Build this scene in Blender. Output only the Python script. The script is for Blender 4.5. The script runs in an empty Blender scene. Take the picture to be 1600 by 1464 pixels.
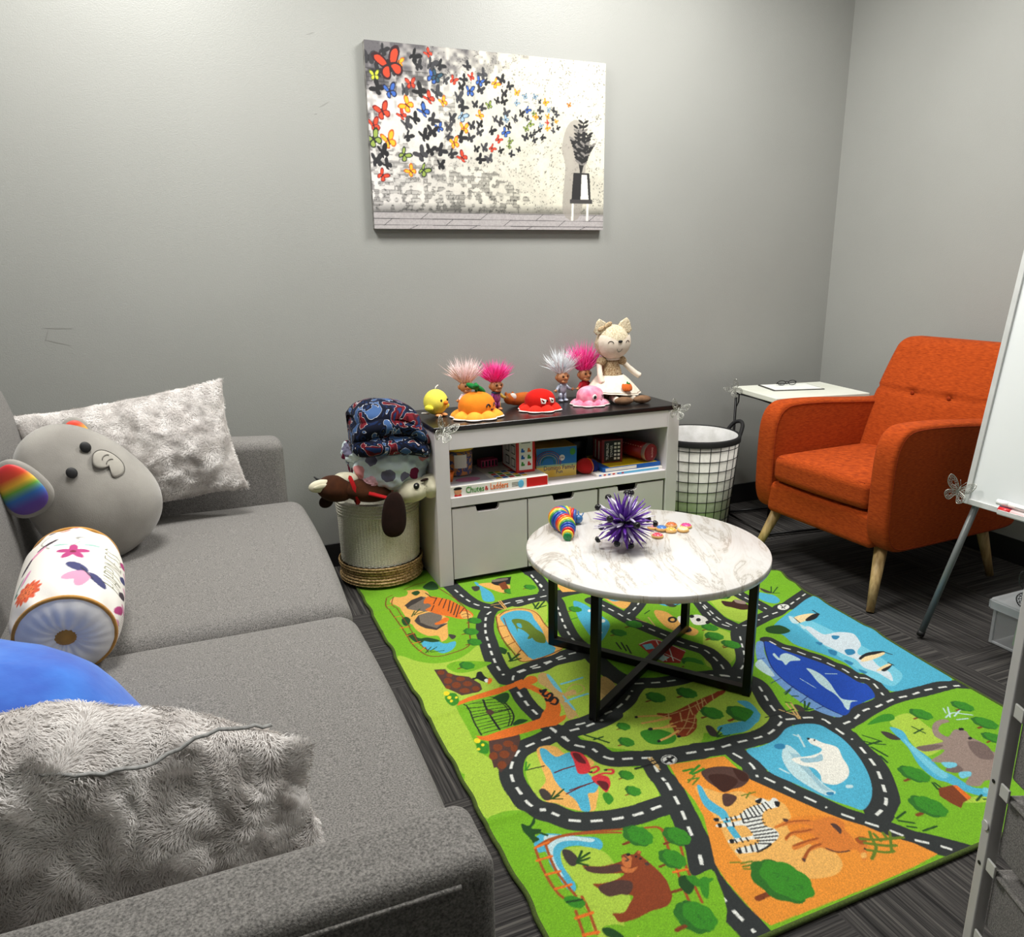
import bpy, bmesh, math, random
import numpy as np
from mathutils import Vector, Matrix, noise as mnoise

S = bpy.context.scene
COL = S.collection

# ---------------------------------------------------------------- camera
YAW, PIT, ROL, FPX, CAMH = 0.393496594, 0.262227189, -0.0137383734, 1174.88, 1.13
fwd = Vector((math.sin(YAW) * math.cos(PIT), math.cos(YAW) * math.cos(PIT), -math.sin(PIT)))
rgt = fwd.cross(Vector((0, 0, 1))).normalized()
up_ = rgt.cross(fwd)
cr, sr = math.cos(ROL), math.sin(ROL)
R_ = cr * rgt + sr * up_
U_ = -sr * rgt + cr * up_
cam_d = bpy.data.cameras.new('camera')
cam = bpy.data.objects.new('camera', cam_d)
COL.objects.link(cam)
m = Matrix((R_, U_, -fwd)).transposed().to_4x4()
m.translation = Vector((0, 0, CAMH))
cam.matrix_world = m
cam_d.sensor_fit = 'HORIZONTAL'
cam_d.sensor_width = 36.0
cam_d.lens = FPX / 1600 * 36
cam_d.clip_start = 0.02
S.camera = cam

# ---------------------------------------------------------------- world, lights, exposure
S.view_settings.view_transform = 'Standard'
S.view_settings.look = 'None'
S.view_settings.gamma = 1.0
S.view_settings.use_curve_mapping = False
S.view_settings.exposure = 0.12
w = bpy.data.worlds.new('world')
S.world = w
w.use_nodes = True
w.node_tree.nodes['Background'].inputs[0].default_value = (1.0, 1.0, 1.0, 1)
w.node_tree.nodes['Background'].inputs[1].default_value = 0.05


def area(name, loc, sx, sy, power, col=(1, 0.985, 0.95), rot=(0, 0, 0)):
    d = bpy.data.lights.new(name, 'AREA')
    d.shape = 'RECTANGLE'
    d.size, d.size_y = sx, sy
    d.energy = power
    d.color = col
    o = bpy.data.objects.new(name, d)
    o.location = loc
    o.rotation_euler = rot
    COL.objects.link(o)
    return o


LIGHTS = [((1.62, 1.95), 43), ((-0.05, 1.98), 38), ((1.60, 0.66), 9)]  # last entry is an added weak fill for the cabinet front
for (lx, ly), pw in LIGHTS:
    area('ceiling_lamp_light', (lx, ly, 2.545), 0.56, 0.56, pw)


# ---------------------------------------------------------------- helpers
def lin(c):
    return tuple(((v / 12.92) if v <= 0.04045 else ((v + 0.055) / 1.055) ** 2.4) for v in c)


def rgb(r, g, b):
    return lin((r / 255, g / 255, b / 255))


def mat(name, c1, c2=None, scale=20, rough=0.6, bump=0.0, bscale=None, metal=0.0, sheen=0.0,
        coat=0.0, stretch=(1, 1, 1), detail=3, lo=0.35, hi=0.65, trans=0.0, alpha=1.0, emis=0.0, spec=0.5):
    m = bpy.data.materials.new(name)
    m.use_nodes = True
    nt = m.node_tree
    b = nt.nodes['Principled BSDF']
    b.inputs['Roughness'].default_value = rough
    b.inputs['Metallic'].default_value = metal
    b.inputs['Sheen Weight'].default_value = sheen
    b.inputs['Coat Weight'].default_value = coat
    b.inputs['Transmission Weight'].default_value = trans
    b.inputs['Alpha'].default_value = alpha
    b.inputs['Specular IOR Level'].default_value = spec
    if emis:
        b.inputs['Emission Color'].default_value = (*c1, 1)
        b.inputs['Emission Strength'].default_value = emis
    tc = nt.nodes.new('ShaderNodeTexCoord')
    mp = nt.nodes.new('ShaderNodeMapping')
    mp.inputs['Scale'].default_value = stretch
    nt.links.new(tc.outputs['Object'], mp.inputs[0])
    n = nt.nodes.new('ShaderNodeTexNoise')
    n.inputs['Scale'].default_value = scale
    n.inputs['Detail'].default_value = detail
    nt.links.new(mp.outputs[0], n.inputs['Vector'])
    r = nt.nodes.new('ShaderNodeValToRGB')
    r.color_ramp.elements[0].position = lo
    r.color_ramp.elements[1].position = hi
    if c2 is None:
        c2 = tuple(min(1, v * 1.06) for v in c1)
    r.color_ramp.elements[0].color = (*c1, 1)
    r.color_ramp.elements[1].color = (*c2, 1)
    nt.links.new(n.outputs['Fac'], r.inputs[0])
    nt.links.new(r.outputs[0], b.inputs['Base Color'])
    if bump:
        bn = nt.nodes.new('ShaderNodeBump')
        bn.inputs['Strength'].default_value = 1.0
        bn.inputs['Distance'].default_value = bump
        n2 = n
        if bscale:
            n2 = nt.nodes.new('ShaderNodeTexNoise')
            n2.inputs['Scale'].default_value = bscale
            n2.inputs['Detail'].default_value = 3
            nt.links.new(mp.outputs[0], n2.inputs['Vector'])
        nt.links.new(n2.outputs['Fac'], bn.inputs['Height'])
        nt.links.new(bn.outputs[0], b.inputs['Normal'])
    return m


def vcmat(name, rough=0.9, bump=0.0, bscale=900, sheen=0.0, var=0.0, vscale=600):
    """material that takes its print from the mesh's own colour attribute"""
    m = mat(name, (1, 1, 1), (1, 1, 1), scale=bscale, rough=rough, bump=bump, sheen=sheen)
    nt = m.node_tree
    b = nt.nodes['Principled BSDF']
    a = nt.nodes.new('ShaderNodeAttribute')
    a.attribute_name = 'print'
    if var:
        n = nt.nodes.new('ShaderNodeTexNoise')
        n.inputs['Scale'].default_value = vscale
        mr = nt.nodes.new('ShaderNodeMapRange')
        mr.inputs[1].default_value, mr.inputs[2].default_value = 0.25, 0.75
        mr.inputs[3].default_value, mr.inputs[4].default_value = 1 - var, 1 + var
        tc = nt.nodes.new('ShaderNodeTexCoord')
        nt.links.new(tc.outputs['Object'], n.inputs['Vector'])
        nt.links.new(n.outputs['Fac'], mr.inputs[0])
        mx = nt.nodes.new('ShaderNodeVectorMath')
        mx.operation = 'SCALE'
        nt.links.new(a.outputs['Color'], mx.inputs[0])
        nt.links.new(mr.outputs[0], mx.inputs['Scale'])
        nt.links.new(mx.outputs[0], b.inputs['Base Color'])
    else:
        nt.links.new(a.outputs['Color'], b.inputs['Base Color'])
    return m


def V(*a):
    return Vector(a)


class MB:
    """collects shapes and links them as one mesh object"""
    def __init__(self):
        self.v, self.f, self.mi, self.sm = [], [], [], []
        self.cur = 0
        self.xf = Matrix.Identity(4)

    def add(self, vs, fs, smooth=True):
        o = len(self.v)
        self.v += [tuple(self.xf @ Vector(p)) for p in vs]
        for f in fs:
            self.f.append([i + o for i in f])
            self.mi.append(self.cur)
            self.sm.append(smooth)
        return self

    def box(self, c, s, bev=0.0, rot=None):
        bm = bmesh.new()
        bmesh.ops.create_cube(bm, size=1)
        for v in bm.verts:
            v.co = Vector((v.co.x * s[0], v.co.y * s[1], v.co.z * s[2]))
        if bev:
            bmesh.ops.bevel(bm, geom=list(bm.edges), offset=bev, segments=3, profile=0.5, affect='EDGES')
        Rm = rot if rot is not None else Matrix.Identity(3)
        vs = [Vector(c) + Rm @ v.co for v in bm.verts]
        bm.verts.index_update()
        fs = [[v.index for v in f.verts] for f in bm.faces]
        bm.free()
        return self.add(vs, fs, bev > 0.004)

    def tube(self, pts, r, seg=12, closed=False, cap=True, flat=1.0):
        pts = [Vector(p) for p in pts]
        n = len(pts)
        rs = r if isinstance(r, (list, tuple)) else [r] * n
        vs, fs = [], []
        pn = None
        for i, p in enumerate(pts):
            if closed:
                t = pts[(i + 1) % n] - pts[(i - 1) % n]
            else:
                t = pts[min(i + 1, n - 1)] - pts[max(i - 1, 0)]
            t = t.normalized() if t.length > 1e-9 else Vector((0, 0, 1))
            if pn is None:
                a = Vector((0, 0, 1)) if abs(t.z) < 0.9 else Vector((1, 0, 0))
                nn = t.cross(a).normalized()
            else:
                nn = (pn - t * pn.dot(t))
                nn = nn.normalized() if nn.length > 1e-6 else t.orthogonal().normalized()
            pn = nn
            bb = t.cross(nn)
            for k in range(seg):
                a = 2 * math.pi * k / seg
                vs.append(p + (nn * math.cos(a) + bb * math.sin(a) * flat) * rs[i])
        m_ = n if closed else n - 1
        for i in range(m_):
            for k in range(seg):
                a, b = i * seg + k, i * seg + (k + 1) % seg
                c, d = ((i + 1) % n) * seg + (k + 1) % seg, ((i + 1) % n) * seg + k
                fs.append([a, b, c, d])
        if cap and not closed:
            fs.append(list(range(seg))[::-1])
            fs.append([(n - 1) * seg + k for k in range(seg)])
        return self.add(vs, fs)

    def cyl(self, p0, p1, r0, r1=None, seg=24):
        r1 = r0 if r1 is None else r1
        o = len(self.f)
        self.tube([p0, p1], [r0, r1], seg)
        self.sm[-1] = self.sm[-2] = False
        return self

    def lathe(self, prof, c=(0, 0, 0), seg=48, rot=None):
        vs, fs = [], []
        Rm = rot if rot is not None else Matrix.Identity(3)
        for (r, z) in prof:
            for k in range(seg):
                a = 2 * math.pi * k / seg
                vs.append(Vector(c) + Rm @ Vector((r * math.cos(a), r * math.sin(a), z)))
        for i in range(len(prof) - 1):
            for k in range(seg):
                fs.append([i * seg + k, i * seg + (k + 1) % seg, (i + 1) * seg + (k + 1) % seg, (i + 1) * seg + k])
        return self.add(vs, fs)

    def ell(self, c, r, rot=None, seg=24, ring=16, fn=None, p=1.0):
        vs, fs = [], []
        Rm = rot if rot is not None else Matrix.Identity(3)
        sg = lambda t: math.copysign(abs(t) ** p, t)
        for i in range(ring + 1):
            th = math.pi * i / ring
            for k in range(seg):
                a = 2 * math.pi * k / seg
                q = Vector((sg(math.sin(th)) * sg(math.cos(a)), sg(math.sin(th)) * sg(math.sin(a)), sg(math.cos(th))))
                q = Vector((q.x * r[0], q.y * r[1], q.z * r[2]))
                if fn:
                    q = fn(q)
                vs.append(Vector(c) + Rm @ q)
        for i in range(ring):
            for k in range(seg):
                fs.append([(i + 1) * seg + k, (i + 1) * seg + (k + 1) % seg, i * seg + (k + 1) % seg, i * seg + k])
        return self.add(vs, fs)

    def prism(self, poly, h, fr=None, bev=0.0):
        """outline poly (2D) extruded h along local z, mapped through the 4x4 frame fr"""
        bm = bmesh.new()
        vs = [bm.verts.new((x, y, 0)) for x, y in poly]
        f = bm.faces.new(vs)
        r = bmesh.ops.extrude_face_region(bm, geom=[f])
        for e in r['geom']:
            if isinstance(e, bmesh.types.BMVert):
                e.co.z += h
        bmesh.ops.recalc_face_normals(bm, faces=bm.faces)
        if bev:
            es = [e for e in bm.edges if abs(e.verts[0].co.z - e.verts[1].co.z) < 1e-9]
            bmesh.ops.bevel(bm, geom=es, offset=bev, segments=4, profile=0.5, affect='EDGES')
        fr = fr if fr is not None else Matrix.Identity(4)
        bm.verts.index_update()
        vv = [fr @ v.co for v in bm.verts]
        fs = [[v.index for v in f.verts] for f in bm.faces]
        bm.free()
        return self.add(vv, fs, bev > 0)

    def grid(self, P, closed_u=False, closed_v=False, smooth=True):
        """P: array (nu, nv, 3)"""
        nu, nv = P.shape[:2]
        vs = P.reshape(-1, 3).tolist()
        fs = []
        for i in range(nu if closed_u else nu - 1):
            for j in range(nv if closed_v else nv - 1):
                i2, j2 = (i + 1) % nu, (j + 1) % nv
                fs.append([i * nv + j, i2 * nv + j, i2 * nv + j2, i * nv + j2])
        return self.add(vs, fs, smooth)

    def rbox(self, c, h, r, n=8, k=4, fn=None, rot=None):
        """rounded box with half sizes h, edge radius r, dense enough to be deformed by fn(points)"""
        ax = []
        for hh in h:
            rr = min(r, hh * 0.999)
            inner = np.linspace(-(hh - rr), hh - rr, n + 1)
            e = np.tan(np.linspace(0, 1, k + 1)[1:] * math.pi / 4)
            out = (hh - rr) + rr * e
            ax.append(np.concatenate([-out[::-1], inner, out]))
        L = [len(a) for a in ax]
        idx, vs, fs = {}, [], []

        def vid(i, j, q):
            key = (i, j, q)
            if key not in idx:
                idx[key] = len(vs)
                vs.append((ax[0][i], ax[1][j], ax[2][q]))
            return idx[key]
        for a in range(3):
            b, d = (a + 1) % 3, (a + 2) % 3
            for side in (0, L[a] - 1):
                for i in range(L[b] - 1):
                    for j in range(L[d] - 1):
                        quad = []
                        for (ii, jj) in ((i, j), (i + 1, j), (i + 1, j + 1), (i, j + 1)):
                            t = [0, 0, 0]
                            t[a], t[b], t[d] = side, ii, jj
                            quad.append(vid(*t))
                        fs.append(quad if side else quad[::-1])
        P = np.array(vs)
        H = np.array(h)
        rr = np.minimum(r, H * 0.999)
        In = np.clip(P, -(H - rr), H - rr)
        D = (P - In) / rr
        ln = np.linalg.norm(D, axis=1, keepdims=True)
        mx = np.abs(D).max(axis=1, keepdims=True)
        D = np.where(ln > 1e-9, D / np.maximum(ln, 1e-9) * mx ** 0 , D)
        P = In + D * rr
        if fn:
            P = fn(P)
        if rot is not None:
            P = P @ np.array(rot).T
        P = P + np.array(c)
        return self.add(P.tolist(), fs)

    def build(self, name, mats, parent=None, label=None):
        me = bpy.data.meshes.new(name)
        me.from_pydata(self.v, [], self.f)
        mats = mats if isinstance(mats, (list, tuple)) else [mats]
        for q in mats:
            me.materials.append(q)
        me.polygons.foreach_set('material_index', self.mi)
        me.polygons.foreach_set('use_smooth', self.sm)
        me.update()
        o = bpy.data.objects.new(name, me)
        COL.objects.link(o)
        if parent is not None:
            o.parent = parent
        if label:
            o['label'] = label
        return o


def thing(name, label, cat, loc=(0, 0, 0), rz=0.0, group=None):
    o = bpy.data.objects.new(name, None)
    o.empty_display_size = 0.05
    COL.objects.link(o)
    o.location = loc
    o.rotation_euler = (0, 0, rz)
    tag(o, label, cat, group)
    return o


def tag(o, label, cat, group=None, kind=None):
    if label:
        o['label'] = label
        o['category'] = cat
    if group:
        o['group'] = group
    if kind:
        o['kind'] = kind
    return o


def struct(name, mb, m_):
    o = mb.build(name, m_)
    o['kind'] = 'structure'
    return o


def rotm(x=0, y=0, z=0):
    return Matrix.Rotation(z, 3, 'Z') @ Matrix.Rotation(y, 3, 'Y') @ Matrix.Rotation(x, 3, 'X')


def frame(o, xa, ya, za):
    m = Matrix((Vector(xa), Vector(ya), Vector(za))).transposed().to_4x4()
    m.translation = Vector(o)
    return m


def text(name, s, size, fr, m_, parent, ext=0.0004, align='CENTER', shear=0.0, sx=1.0, label=None):
    cu = bpy.data.curves.new('t', 'FONT')
    cu.body = s
    cu.size = size
    cu.extrude = ext
    cu.align_x = align
    cu.align_y = 'CENTER'
    cu.shear = shear
    cu.resolution_u = 2
    to = bpy.data.objects.new('t', cu)
    COL.objects.link(to)
    dg = bpy.context.evaluated_depsgraph_get()
    me = bpy.data.meshes.new_from_object(to.evaluated_get(dg))
    bpy.data.objects.remove(to)
    bpy.data.curves.remove(cu)
    for v in me.vertices:
        v.co = fr @ Vector((v.co.x * sx, v.co.y, v.co.z))
    me.materials.clear()
    me.materials.append(m_)
    o = bpy.data.objects.new(name, me)
    COL.objects.link(o)
    o.parent = parent
    if label:
        o['label'] = label
    return o


def nz(P, s, seed=0.0):
    """smooth 3D noise for an (n,3) array"""
    return np.array([mnoise.noise(Vector((p[0] * s + seed, p[1] * s, p[2] * s))) for p in P])


def smooth_pts(pts, closed=True, k=5):
    P = np.array(pts, float)
    n = len(P)
    if n < 3:
        return P
    out = []
    rng = range(n) if closed else range(n - 1)
    for i in rng:
        if closed:
            p0, p1, p2, p3 = P[(i - 1) % n], P[i], P[(i + 1) % n], P[(i + 2) % n]
        else:
            p0, p1, p2, p3 = P[max(i - 1, 0)], P[i], P[i + 1], P[min(i + 2, n - 1)]
        for t in np.linspace(0, 1, k + 1)[:-1]:
            out.append(0.5 * ((2 * p1) + (-p0 + p2) * t + (2 * p0 - 5 * p1 + 4 * p2 - p3) * t * t
                              + (-p0 + 3 * p1 - 3 * p2 + p3) * t ** 3))
    if not closed:
        out.append(P[-1])
    return np.array(out)


class Print:
    """flat print (fabric or canvas artwork) drawn as a raster and read into a mesh's colour attribute"""
    def __init__(self, x0, y0, x1, y1, res, bg):
        self.x0, self.y0, self.res = x0, y0, res
        self.W, self.H = int((x1 - x0) / res) + 2, int((y1 - y0) / res) + 2
        self.a = np.empty((self.H, self.W, 3), np.float32)
        self.a[:] = np.array(bg) / 255.0

    def _box(self, P, pad):
        i0 = max(0, int((P[:, 0].min() - pad - self.x0) / self.res))
        i1 = min(self.W, int((P[:, 0].max() + pad - self.x0) / self.res) + 2)
        j0 = max(0, int((P[:, 1].min() - pad - self.y0) / self.res))
        j1 = min(self.H, int((P[:, 1].max() + pad - self.y0) / self.res) + 2)
        if i1 <= i0 or j1 <= j0:
            return None
        X, Y = np.meshgrid(self.x0 + (np.arange(i0, i1) + .5) * self.res, self.y0 + (np.arange(j0, j1) + .5) * self.res)
        return i0, i1, j0, j1, X, Y

    def fill(self, pts, col, smooth=False, a=1.0):
        P = smooth_pts(pts) if smooth else np.array(pts, float)
        b = self._box(P, 0)
        if b is None:
            return
        i0, i1, j0, j1, X, Y = b
        ins = np.zeros(X.shape, bool)
        n = len(P)
        for k in range(n):
            xa, ya = P[k]
            xb, yb = P[(k + 1) % n]
            if ya == yb:
                continue
            c = ((ya > Y) != (yb > Y)) & (X < (xb - xa) * (Y - ya) / (yb - ya) + xa)
            ins ^= c
        R = self.a[j0:j1, i0:i1]
        R[ins] = R[ins] * (1 - a) + np.array(col, np.float32) / 255.0 * a

    def stroke(self, pts, w_, col, dash=None, smooth=True, closed=False):
        P = smooth_pts(pts, closed, 5) if smooth and len(pts) > 2 else np.array(pts, float)
        if closed:
            P = np.vstack([P, P[:1]])
        s = 0.0
        for k in range(len(P) - 1):
            A, B = P[k], P[k + 1]
            d = B - A
            L = float(np.hypot(*d))
            if L < 1e-6:
                continue
            segs = [(0, 1)]
            if dash:
                on, per = dash
                segs = []
                t = -(s % per)
                while t < L:
                    a, b = max(t, 0), min(t + on, L)
                    if b > a:
                        segs.append((a / L, b / L))
                    t += per
            for (a, b) in segs:
                Q0, Q1 = A + d * a, A + d * b
                bx = self._box(np.array([Q0, Q1]), w_ / 2)
                if bx is None:
                    continue
                i0, i1, j0, j1, X, Y = bx
                e = Q1 - Q0
                l2 = max(float(e @ e), 1e-9)
                t = ((X - Q0[0]) * e[0] + (Y - Q0[1]) * e[1]) / l2
                if dash:
                    ok = (t >= 0) & (t <= 1)
                else:
                    ok = np.ones(X.shape, bool)
                t = np.clip(t, 0, 1)
                dd = (X - Q0[0] - t * e[0]) ** 2 + (Y - Q0[1] - t * e[1]) ** 2
                self.a[j0:j1, i0:i1][(dd <= w_ * w_ / 4) & ok] = np.array(col, np.float32) / 255.0
            s += L

    def dot(self, c, rx, ry, col, ang=0.0):
        t = np.linspace(0, 2 * np.pi, 17)[:-1]
        x, y = rx * np.cos(t), ry * np.sin(t)
        ca, sa = math.cos(ang), math.sin(ang)
        self.fill(np.stack([c[0] + x * ca - y * sa, c[1] + x * sa + y * ca], 1), col)

    def at(self, x, y, k=1):
        """average over a (2k)x(2k) window"""
        i = np.clip(((x - self.x0) / self.res).astype(int), k, self.W - k - 1)
        j = np.clip(((y - self.y0) / self.res).astype(int), k, self.H - k - 1)
        s = 0
        for di in range(-k, k):
            for dj in range(-k, k):
                s = s + self.a[j + dj, i + di]
        return s / (4 * k * k)


def paint(o, cols):
    """cols: (nverts,3) sRGB floats -> linear colour attribute 'print'"""
    c = np.clip(cols, 0, 1)
    c = np.where(c <= 0.04045, c / 12.92, ((c + 0.055) / 1.055) ** 2.4)
    a = o.data.attributes.new('print', 'FLOAT_COLOR', 'POINT')
    f = np.ones((len(c), 4), np.float32)
    f[:, :3] = c
    a.data.foreach_set('color', f.ravel())


def gridobj(name, P, m_, parent=None, label=None, closed_u=False):
    """fast dense grid mesh from P (nu,nv,3)"""
    nu, nv = P.shape[:2]
    me = bpy.data.meshes.new(name)
    i, j = np.meshgrid(np.arange(nu if closed_u else nu - 1), np.arange(nv - 1), indexing='ij')
    i2 = (i + 1) % nu
    F = np.stack([i * nv + j, i2 * nv + j, i2 * nv + j + 1, i * nv + j + 1], -1).reshape(-1, 4)
    fastmesh(me, P.reshape(-1, 3), F)
    me.materials.append(m_)
    o = bpy.data.objects.new(name, me)
    COL.objects.link(o)
    if parent is not None:
        o.parent = parent
    if label:
        o['label'] = label
    return o


def fastmesh(me, Vv, F):
    n, k = F.shape
    me.vertices.add(len(Vv))
    me.vertices.foreach_set('co', np.ascontiguousarray(Vv, np.float32).ravel())
    me.loops.add(n * k)
    me.loops.foreach_set('vertex_index', np.ascontiguousarray(F, np.int32).ravel())
    me.polygons.add(n)
    me.polygons.foreach_set('loop_start', np.arange(0, n * k, k, dtype=np.int32))
    me.polygons.foreach_set('use_smooth', np.ones(n, bool))
    me.update(calc_edges=True)
    me.validate()


def fur(name, Pn, Nn, Tn, length, width, m_, parent, seed=1, lift=0.35, label=None):
    """short pile: Pn roots, Nn normals, Tn lay directions (n,3 arrays)"""
    rng = np.random.default_rng(seed)
    n = len(Pn)
    L = length * rng.uniform(0.6, 1.25, n)[:, None]
    T = Tn + rng.normal(0, 0.35, (n, 3))
    T -= Nn * (T * Nn).sum(1, keepdims=True)
    T /= np.linalg.norm(T, axis=1, keepdims=True) + 1e-9
    Sd = np.cross(Nn, T)
    lf = lift * rng.uniform(0.5, 1.6, n)[:, None]
    p0 = Pn
    p1 = Pn + (T * 0.45 + Nn * lf * 0.8) * L
    p2 = Pn + (T * 1.0 + Nn * lf * 0.7) * L
    w_ = width
    Vv = np.stack([p0 - Sd * w_, p0 + Sd * w_, p1 + Sd * w_ * .8, p1 - Sd * w_ * .8, p2], 1).reshape(-1, 3)
    b = np.arange(n)[:, None] * 5
    F = np.concatenate([b + np.array([[0, 1, 2]]), b + np.array([[0, 2, 3]]), b + np.array([[3, 2, 4]])])
    me = bpy.data.meshes.new(name)
    fastmesh(me, Vv, F)
    me.materials.append(m_)
    o = bpy.data.objects.new(name, me)
    COL.objects.link(o)
    o.parent = parent
    if label:
        o['label'] = label
    return o
# ---------------------------------------------------------------- the room
WY, RX, LX, FY, CZ = 2.82, 2.82, -0.85, -1.3, 2.6
M_wall = mat('wall_paint', rgb(150, 151, 147), rgb(156, 157, 153), scale=1.2, rough=0.42, bump=0.0006, bscale=260, spec=0.4)
M_ceil = mat('ceiling_tile', rgb(205, 205, 200), rgb(215, 215, 212), scale=60, rough=0.9)
M_base = mat('black_vinyl', rgb(24, 24, 25), rgb(28, 28, 30), scale=8, rough=0.45)


def carpet():
    m = bpy.data.materials.new('carpet_tile')
    m.use_nodes = True
    nt = m.node_tree
    b = nt.nodes['Principled BSDF']
    b.inputs['Roughness'].default_value = 0.95
    b.inputs['Specular IOR Level'].default_value = 0.15
    tc = nt.nodes.new('ShaderNodeTexCoord')
    outs = []
    for sc in ((2.2, 130, 1), (130, 2.2, 1)):
        mp = nt.nodes.new('ShaderNodeMapping')
        mp.inputs['Scale'].default_value = sc
        nt.links.new(tc.outputs['Object'], mp.inputs[0])
        n = nt.nodes.new('ShaderNodeTexNoise')
        n.inputs['Scale'].default_value = 1.0
        n.inputs['Detail'].default_value = 4
        n.inputs['Roughness'].default_value = 0.7
        nt.links.new(mp.outputs[0], n.inputs['Vector'])
        outs.append(n)
    mp = nt.nodes.new('ShaderNodeMapping')
    mp.inputs['Location'].default_value = (0.1, 0.3, 0.5)
    mp.inputs['Scale'].default_value = (2, 2, 0.001)
    nt.links.new(tc.outputs['Object'], mp.inputs[0])
    ck = nt.nodes.new('ShaderNodeTexChecker')
    ck.inputs['Scale'].default_value = 1
    nt.links.new(mp.outputs[0], ck.inputs['Vector'])
    mx = nt.nodes.new('ShaderNodeMix')
    nt.links.new(ck.outputs['Fac'], mx.inputs[0])
    nt.links.new(outs[0].outputs['Fac'], mx.inputs[2])
    nt.links.new(outs[1].outputs['Fac'], mx.inputs[3])
    r = nt.nodes.new('ShaderNodeValToRGB')
    e = r.color_ramp.elements
    e[0].position, e[1].position = 0.36, 0.68
    e[0].color = (*rgb(32, 31, 31), 1)
    e[1].color = (*rgb(92, 89, 85), 1)
    q = r.color_ramp.elements.new(0.52)
    q.color = (*rgb(60, 58, 57), 1)
    nt.links.new(mx.outputs[0], r.inputs[0])
    nt.links.new(r.outputs[0], b.inputs['Base Color'])
    bn = nt.nodes.new('ShaderNodeBump')
    bn.inputs['Distance'].default_value = 0.002
    nt.links.new(mx.outputs[0], bn.inputs['Height'])
    nt.links.new(bn.outputs[0], b.inputs['Normal'])
    return m


T_ = 0.1
struct('floor', MB().box(((LX + RX) / 2, (FY + WY) / 2, -T_ / 2), (RX - LX + .2, WY - FY + .2, T_)), carpet())
struct('ceiling', MB().box(((LX + RX) / 2, (FY + WY) / 2, CZ + T_ / 2), (RX - LX + .2, WY - FY + .2, T_)), M_ceil)
wb = MB().box(((LX + RX) / 2, WY + T_ / 2, CZ / 2), (RX - LX + .2, T_, CZ))
M_scuff = mat('scuff', rgb(136, 136, 132), rgb(142, 142, 138), scale=60, rough=0.6)
wb.cur = 1
rs = random.Random(4)
for (sx, sz, ln, an) in ((0.468, 1.886, .03, .3), (0.498, 1.672, .045, .5), (0.466, 1.640, .012, .2), (-.40, .958, .09, -.06), (-.435, .935, .05, 1.2), (-.405, .912, .08, -.3)):
    d = Vector((math.cos(an), 0, math.sin(an)))
    nn = Vector((-d.z, 0, d.x))
    c = Vector((sx, WY - 0.0004, sz))
    q = [c - d * ln / 2, c - d * ln * .1 - nn * .0022, c + d * ln / 2, c + d * ln * .1 + nn * .0016]
    wb.add(q, [[0, 1, 2, 3]], False)
struct('wall_back', wb, [M_wall, M_scuff])
struct('wall_right', MB().box((RX + T_ / 2, (FY + WY) / 2, CZ / 2), (T_, WY - FY, CZ)), M_wall)
struct('wall_left', MB().box((LX - T_ / 2, (FY + WY) / 2, CZ / 2), (T_, WY - FY, CZ)), M_wall)
struct('wall_front', MB().box(((LX + RX) / 2, FY - T_ / 2, CZ / 2), (RX - LX + .2, T_, CZ)), M_wall)
struct('baseboard_back', MB().box(((LX + RX) / 2, WY - .003, .048), (RX - LX - .012, .006, .096), .002), M_base)
struct('baseboard_right', MB().box((RX - .003, (FY + WY) / 2, .048), (.006, WY - FY - .014, .096), .002), M_base)

# ceiling fixtures that light the room, the last one housing the added fill
M_white_metal = mat('white_metal', rgb(225, 225, 222), rough=0.35)
M_glow = mat('lit_diffuser', (1, 0.97, 0.92), (1, 0.97, 0.92), emis=3.0)
for i, ((lx, ly), pw) in enumerate(LIGHTS):
    t = thing('ceiling_light', 'flat white ceiling light panel %s' % (('above the cabinet side of the rug', 'above the sofa', 'added as front fill above the rug')[i]),
              'ceiling light', (lx, ly, CZ), group='ceiling light panels')
    MB().box((0, .30, -.014), (.63, .03, .026)).box((0, -.30, -.014), (.63, .03, .026)).box((.30, 0, -.014), (.03, .57, .026)).box((-.30, 0, -.014), (.03, .57, .026)).build('frame', M_white_metal, t)
    MB().box((0, 0, -.010), (.57, .57, .006)).build('diffuser', M_glow, t)

# ---------------------------------------------------------------- the play rug
RUGC = dict(G=(124, 186, 32), g=(176, 208, 72), K=(46, 50, 50), W=(236, 238, 232), B=(82, 182, 214), b=(120, 205, 228),
            S=(243, 184, 98), k=(24, 25, 28), R=(122, 112, 100), r=(66, 58, 54), N=(128, 62, 26), o=(236, 118, 36),
            D=(28, 74, 26), T=(56, 142, 32), Y=(248, 226, 40), y=(214, 176, 110), n=(84, 56, 48), n2=(60, 26, 14),
            p=(216, 52, 58), d=(98, 22, 30), w=(196, 226, 232), w2=(156, 196, 210), W2=(242, 240, 230), W3=(214, 228, 236),
            O=(240, 152, 52), O2=(236, 142, 46), O3=(238, 178, 90), q=(156, 62, 24), M=(222, 128, 50), c=(104, 128, 34),
            L=(156, 136, 126), L2=(120, 102, 96), U=(24, 76, 184), U2=(22, 44, 110), V=(116, 160, 216), C=(246, 222, 170),
            b2=(44, 132, 176), o3=(166, 84, 32), N2=(140, 64, 28), N3=(168, 84, 34), o2=(206, 118, 62), m=(176, 46, 40))
RUGC = {k: tuple(int(v * .90 - 3) for v in c) for k, c in RUGC.items()}
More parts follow.
